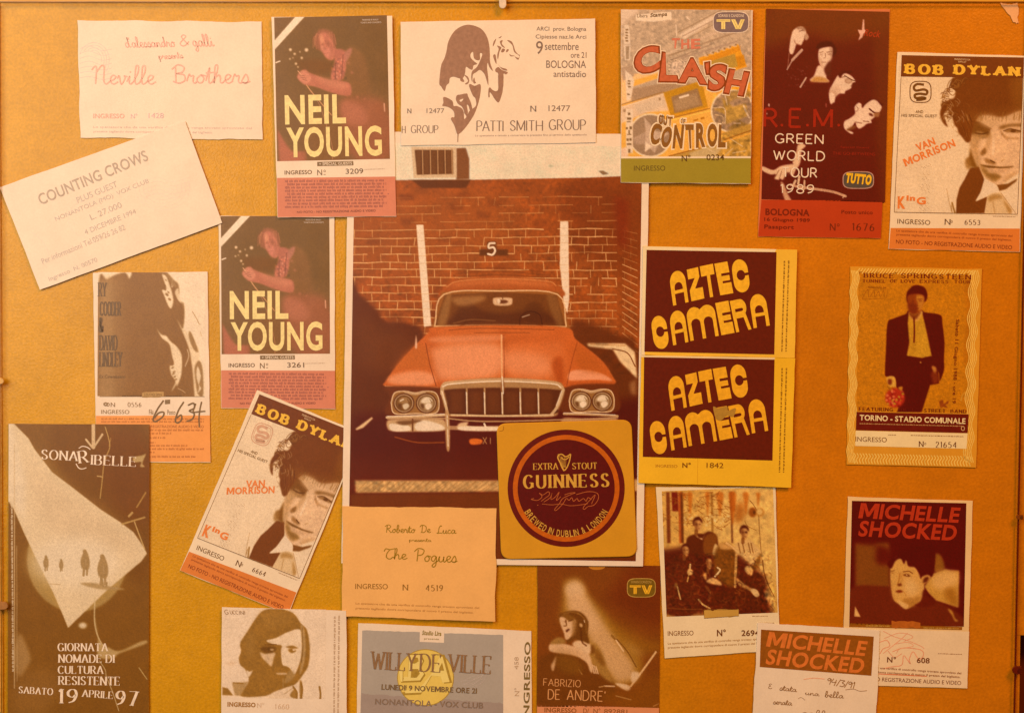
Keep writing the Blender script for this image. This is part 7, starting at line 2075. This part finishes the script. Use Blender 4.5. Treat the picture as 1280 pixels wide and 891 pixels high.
t19.panel("lower_rule", [(1061.4, 778.2), (1202.4, 782.8), (1202, 786.8), (1061, 783)], ink((150, 74, 6)), 1)
t19.panel("counterfoil", [(1056.5, 785), (1211, 788.6), (1208.4, 859), (1052.2, 854.6)], paper((236, 178, 118)), 1)
LO = lambda pts: spline([(930 + x / 4.267, 720 + y / 4.267) for x, y in pts], 5)
t19.ribbons("pink_emblem", [(LO([(740, 290), (800, 320), (870, 340), (940, 370), (960, 385)]), .9), (LO([(870, 300), (840, 330), (790, 370), (740, 410)]), .9), (LO([(720, 350), (760, 340), (775, 370), (740, 385), (725, 410)]), 1.2),
                            (LO([(790, 400), (850, 380), (940, 390), (955, 420), (930, 440), (900, 400), (880, 440), (885, 465), (850, 420), (840, 470), (790, 480), (740, 490)]), 1.2), (LO([(745, 330), (830, 300), (900, 320), (850, 345)]), .8), (LO([(800, 360), (870, 350), (900, 370), (830, 385), (810, 410)]), .8), (LO([(765, 395), (800, 430), (840, 410)]), .9)], ink((228, 138, 86)), 2)
t19.text("numero_sign", [("N°", 1114, 823.6, 11, 7.4, 1, .02)], ink((118, 52, 8)), 4)
t19.text("serial_number", [("608", 1153.6, 824.6, 16, 7, 1, .02)], ink((118, 52, 8)), 4)
t19.text("admission_lettering", [("INGRESSO", 1080, 821.5, 38, 6, 1)], ink((118, 52, 8)), 4)
t19.fine("credit_line", [(1172, 816, 1202, 817, .9)], ink((160, 90, 30)), 4)
t19.rule("small_print", [(SP1, 1058, 833.2, 1201, 839.4, 3.5), (SP2, 1058, 838.6, 1200, 844.2, 3.5)], ink((140, 66, 14)), 4)
t19.ribbons("red_underline", [(L_(1098, 841.4, 1158, 844.4), 1.1)], ink((220, 104, 50)), 3)
t19.text("notice", [("NO FOTO - NO REGISTRAZIONE AUDIO E VIDEO", 1127, 849.4, 148, 5, 1.4, .0)], ink((124, 54, 8)), 4)

nest(t19, 'counterfoil', 'pink_emblem', 'numero_sign', 'serial_number', 'admission_lettering', 'small_print', 'credit_line', 'red_underline', 'notice')
# --- 20 small ticket with orange capitals and pencil writing
t20 = Sheet(TK, "small ticket with orange capitals on a brown bar and pencil handwriting", "ticket", None, (1020, 840), 2.0,
            [(946.5, 777.5), (1099, 786.5), (1095, 905), (939.5, 905)], 1.4, paper((240, 186, 130)), seed=22, curl=.8, rag=.45)
t20.panel("title_bar", [(950.8, 785.8), (1091.6, 794.6), (1088.6, 843.6), (949.2, 832.6)], ink((146, 70, 8)), 1)
t20.text("title_lettering", [("MICHELLE", 1020.6, 803.8, 124, 18.5, 3.6, .03, .14), ("SHOCKED", 1018.8, 825.6, 122, 19.5, 3.6, .03, .14)], ink((214, 100, 30)), 3)
t20.pen("handwriting", [("E", 962.5, 856.5, 4.4, 6, 0, dict(SCRIPT, thick=.12)), ("stata", 985, 859, 22, 7, 4, dict(SCRIPT, thick=.12)), ("una", 1015, 864.8, 18, 6, 4, dict(SCRIPT, thick=.12)), ("bella", 1042.5, 867, 24, 7.5, 2, dict(SCRIPT, thick=.12)),
                        ("serata", 978, 876, 24, 7, 2, dict(SCRIPT, thick=.12)), ("94/3/91", 1050.5, 852.6, 34, 8, 8, dict(SCRIPT, thick=.12)), ("cell", 1017, 890, 30, 8, 3, dict(SCRIPT, thick=.11))], ink((156, 96, 44)))
t20.ribbons("handwriting", [(spline([(1056, 861), (1066, 860), (1074, 862.6), (1083, 862)], 5), .7), (spline([(997, 872), (1001, 870.5), (1006, 874)], 5), .5)], ink((156, 96, 44)), 4)
t20.ribbons("red_smear", [(spline([(1004, 848), (1016, 846.4), (1030, 847.5)], 5), 1.2)], ink((232, 150, 96)), 2)

nest(t20, 'title_bar', 'title_lettering')
nest(t17, 'stub', 'admission_lettering')
nest(t18, 'sponsor_tag', 'tag_edge')
# --- torn pale paper at the upper right corner
scrap = Sheet("paper_scrap", "torn pale pink paper scrap in the upper right corner", "scrap", None, (1267, 15), 0,
              [(1249, 5.6), (1272, 5.6), (1272, 30), (1268, 28)], 0, paper((226, 146, 82)), seed=30, rag=1.2, curl=.5)
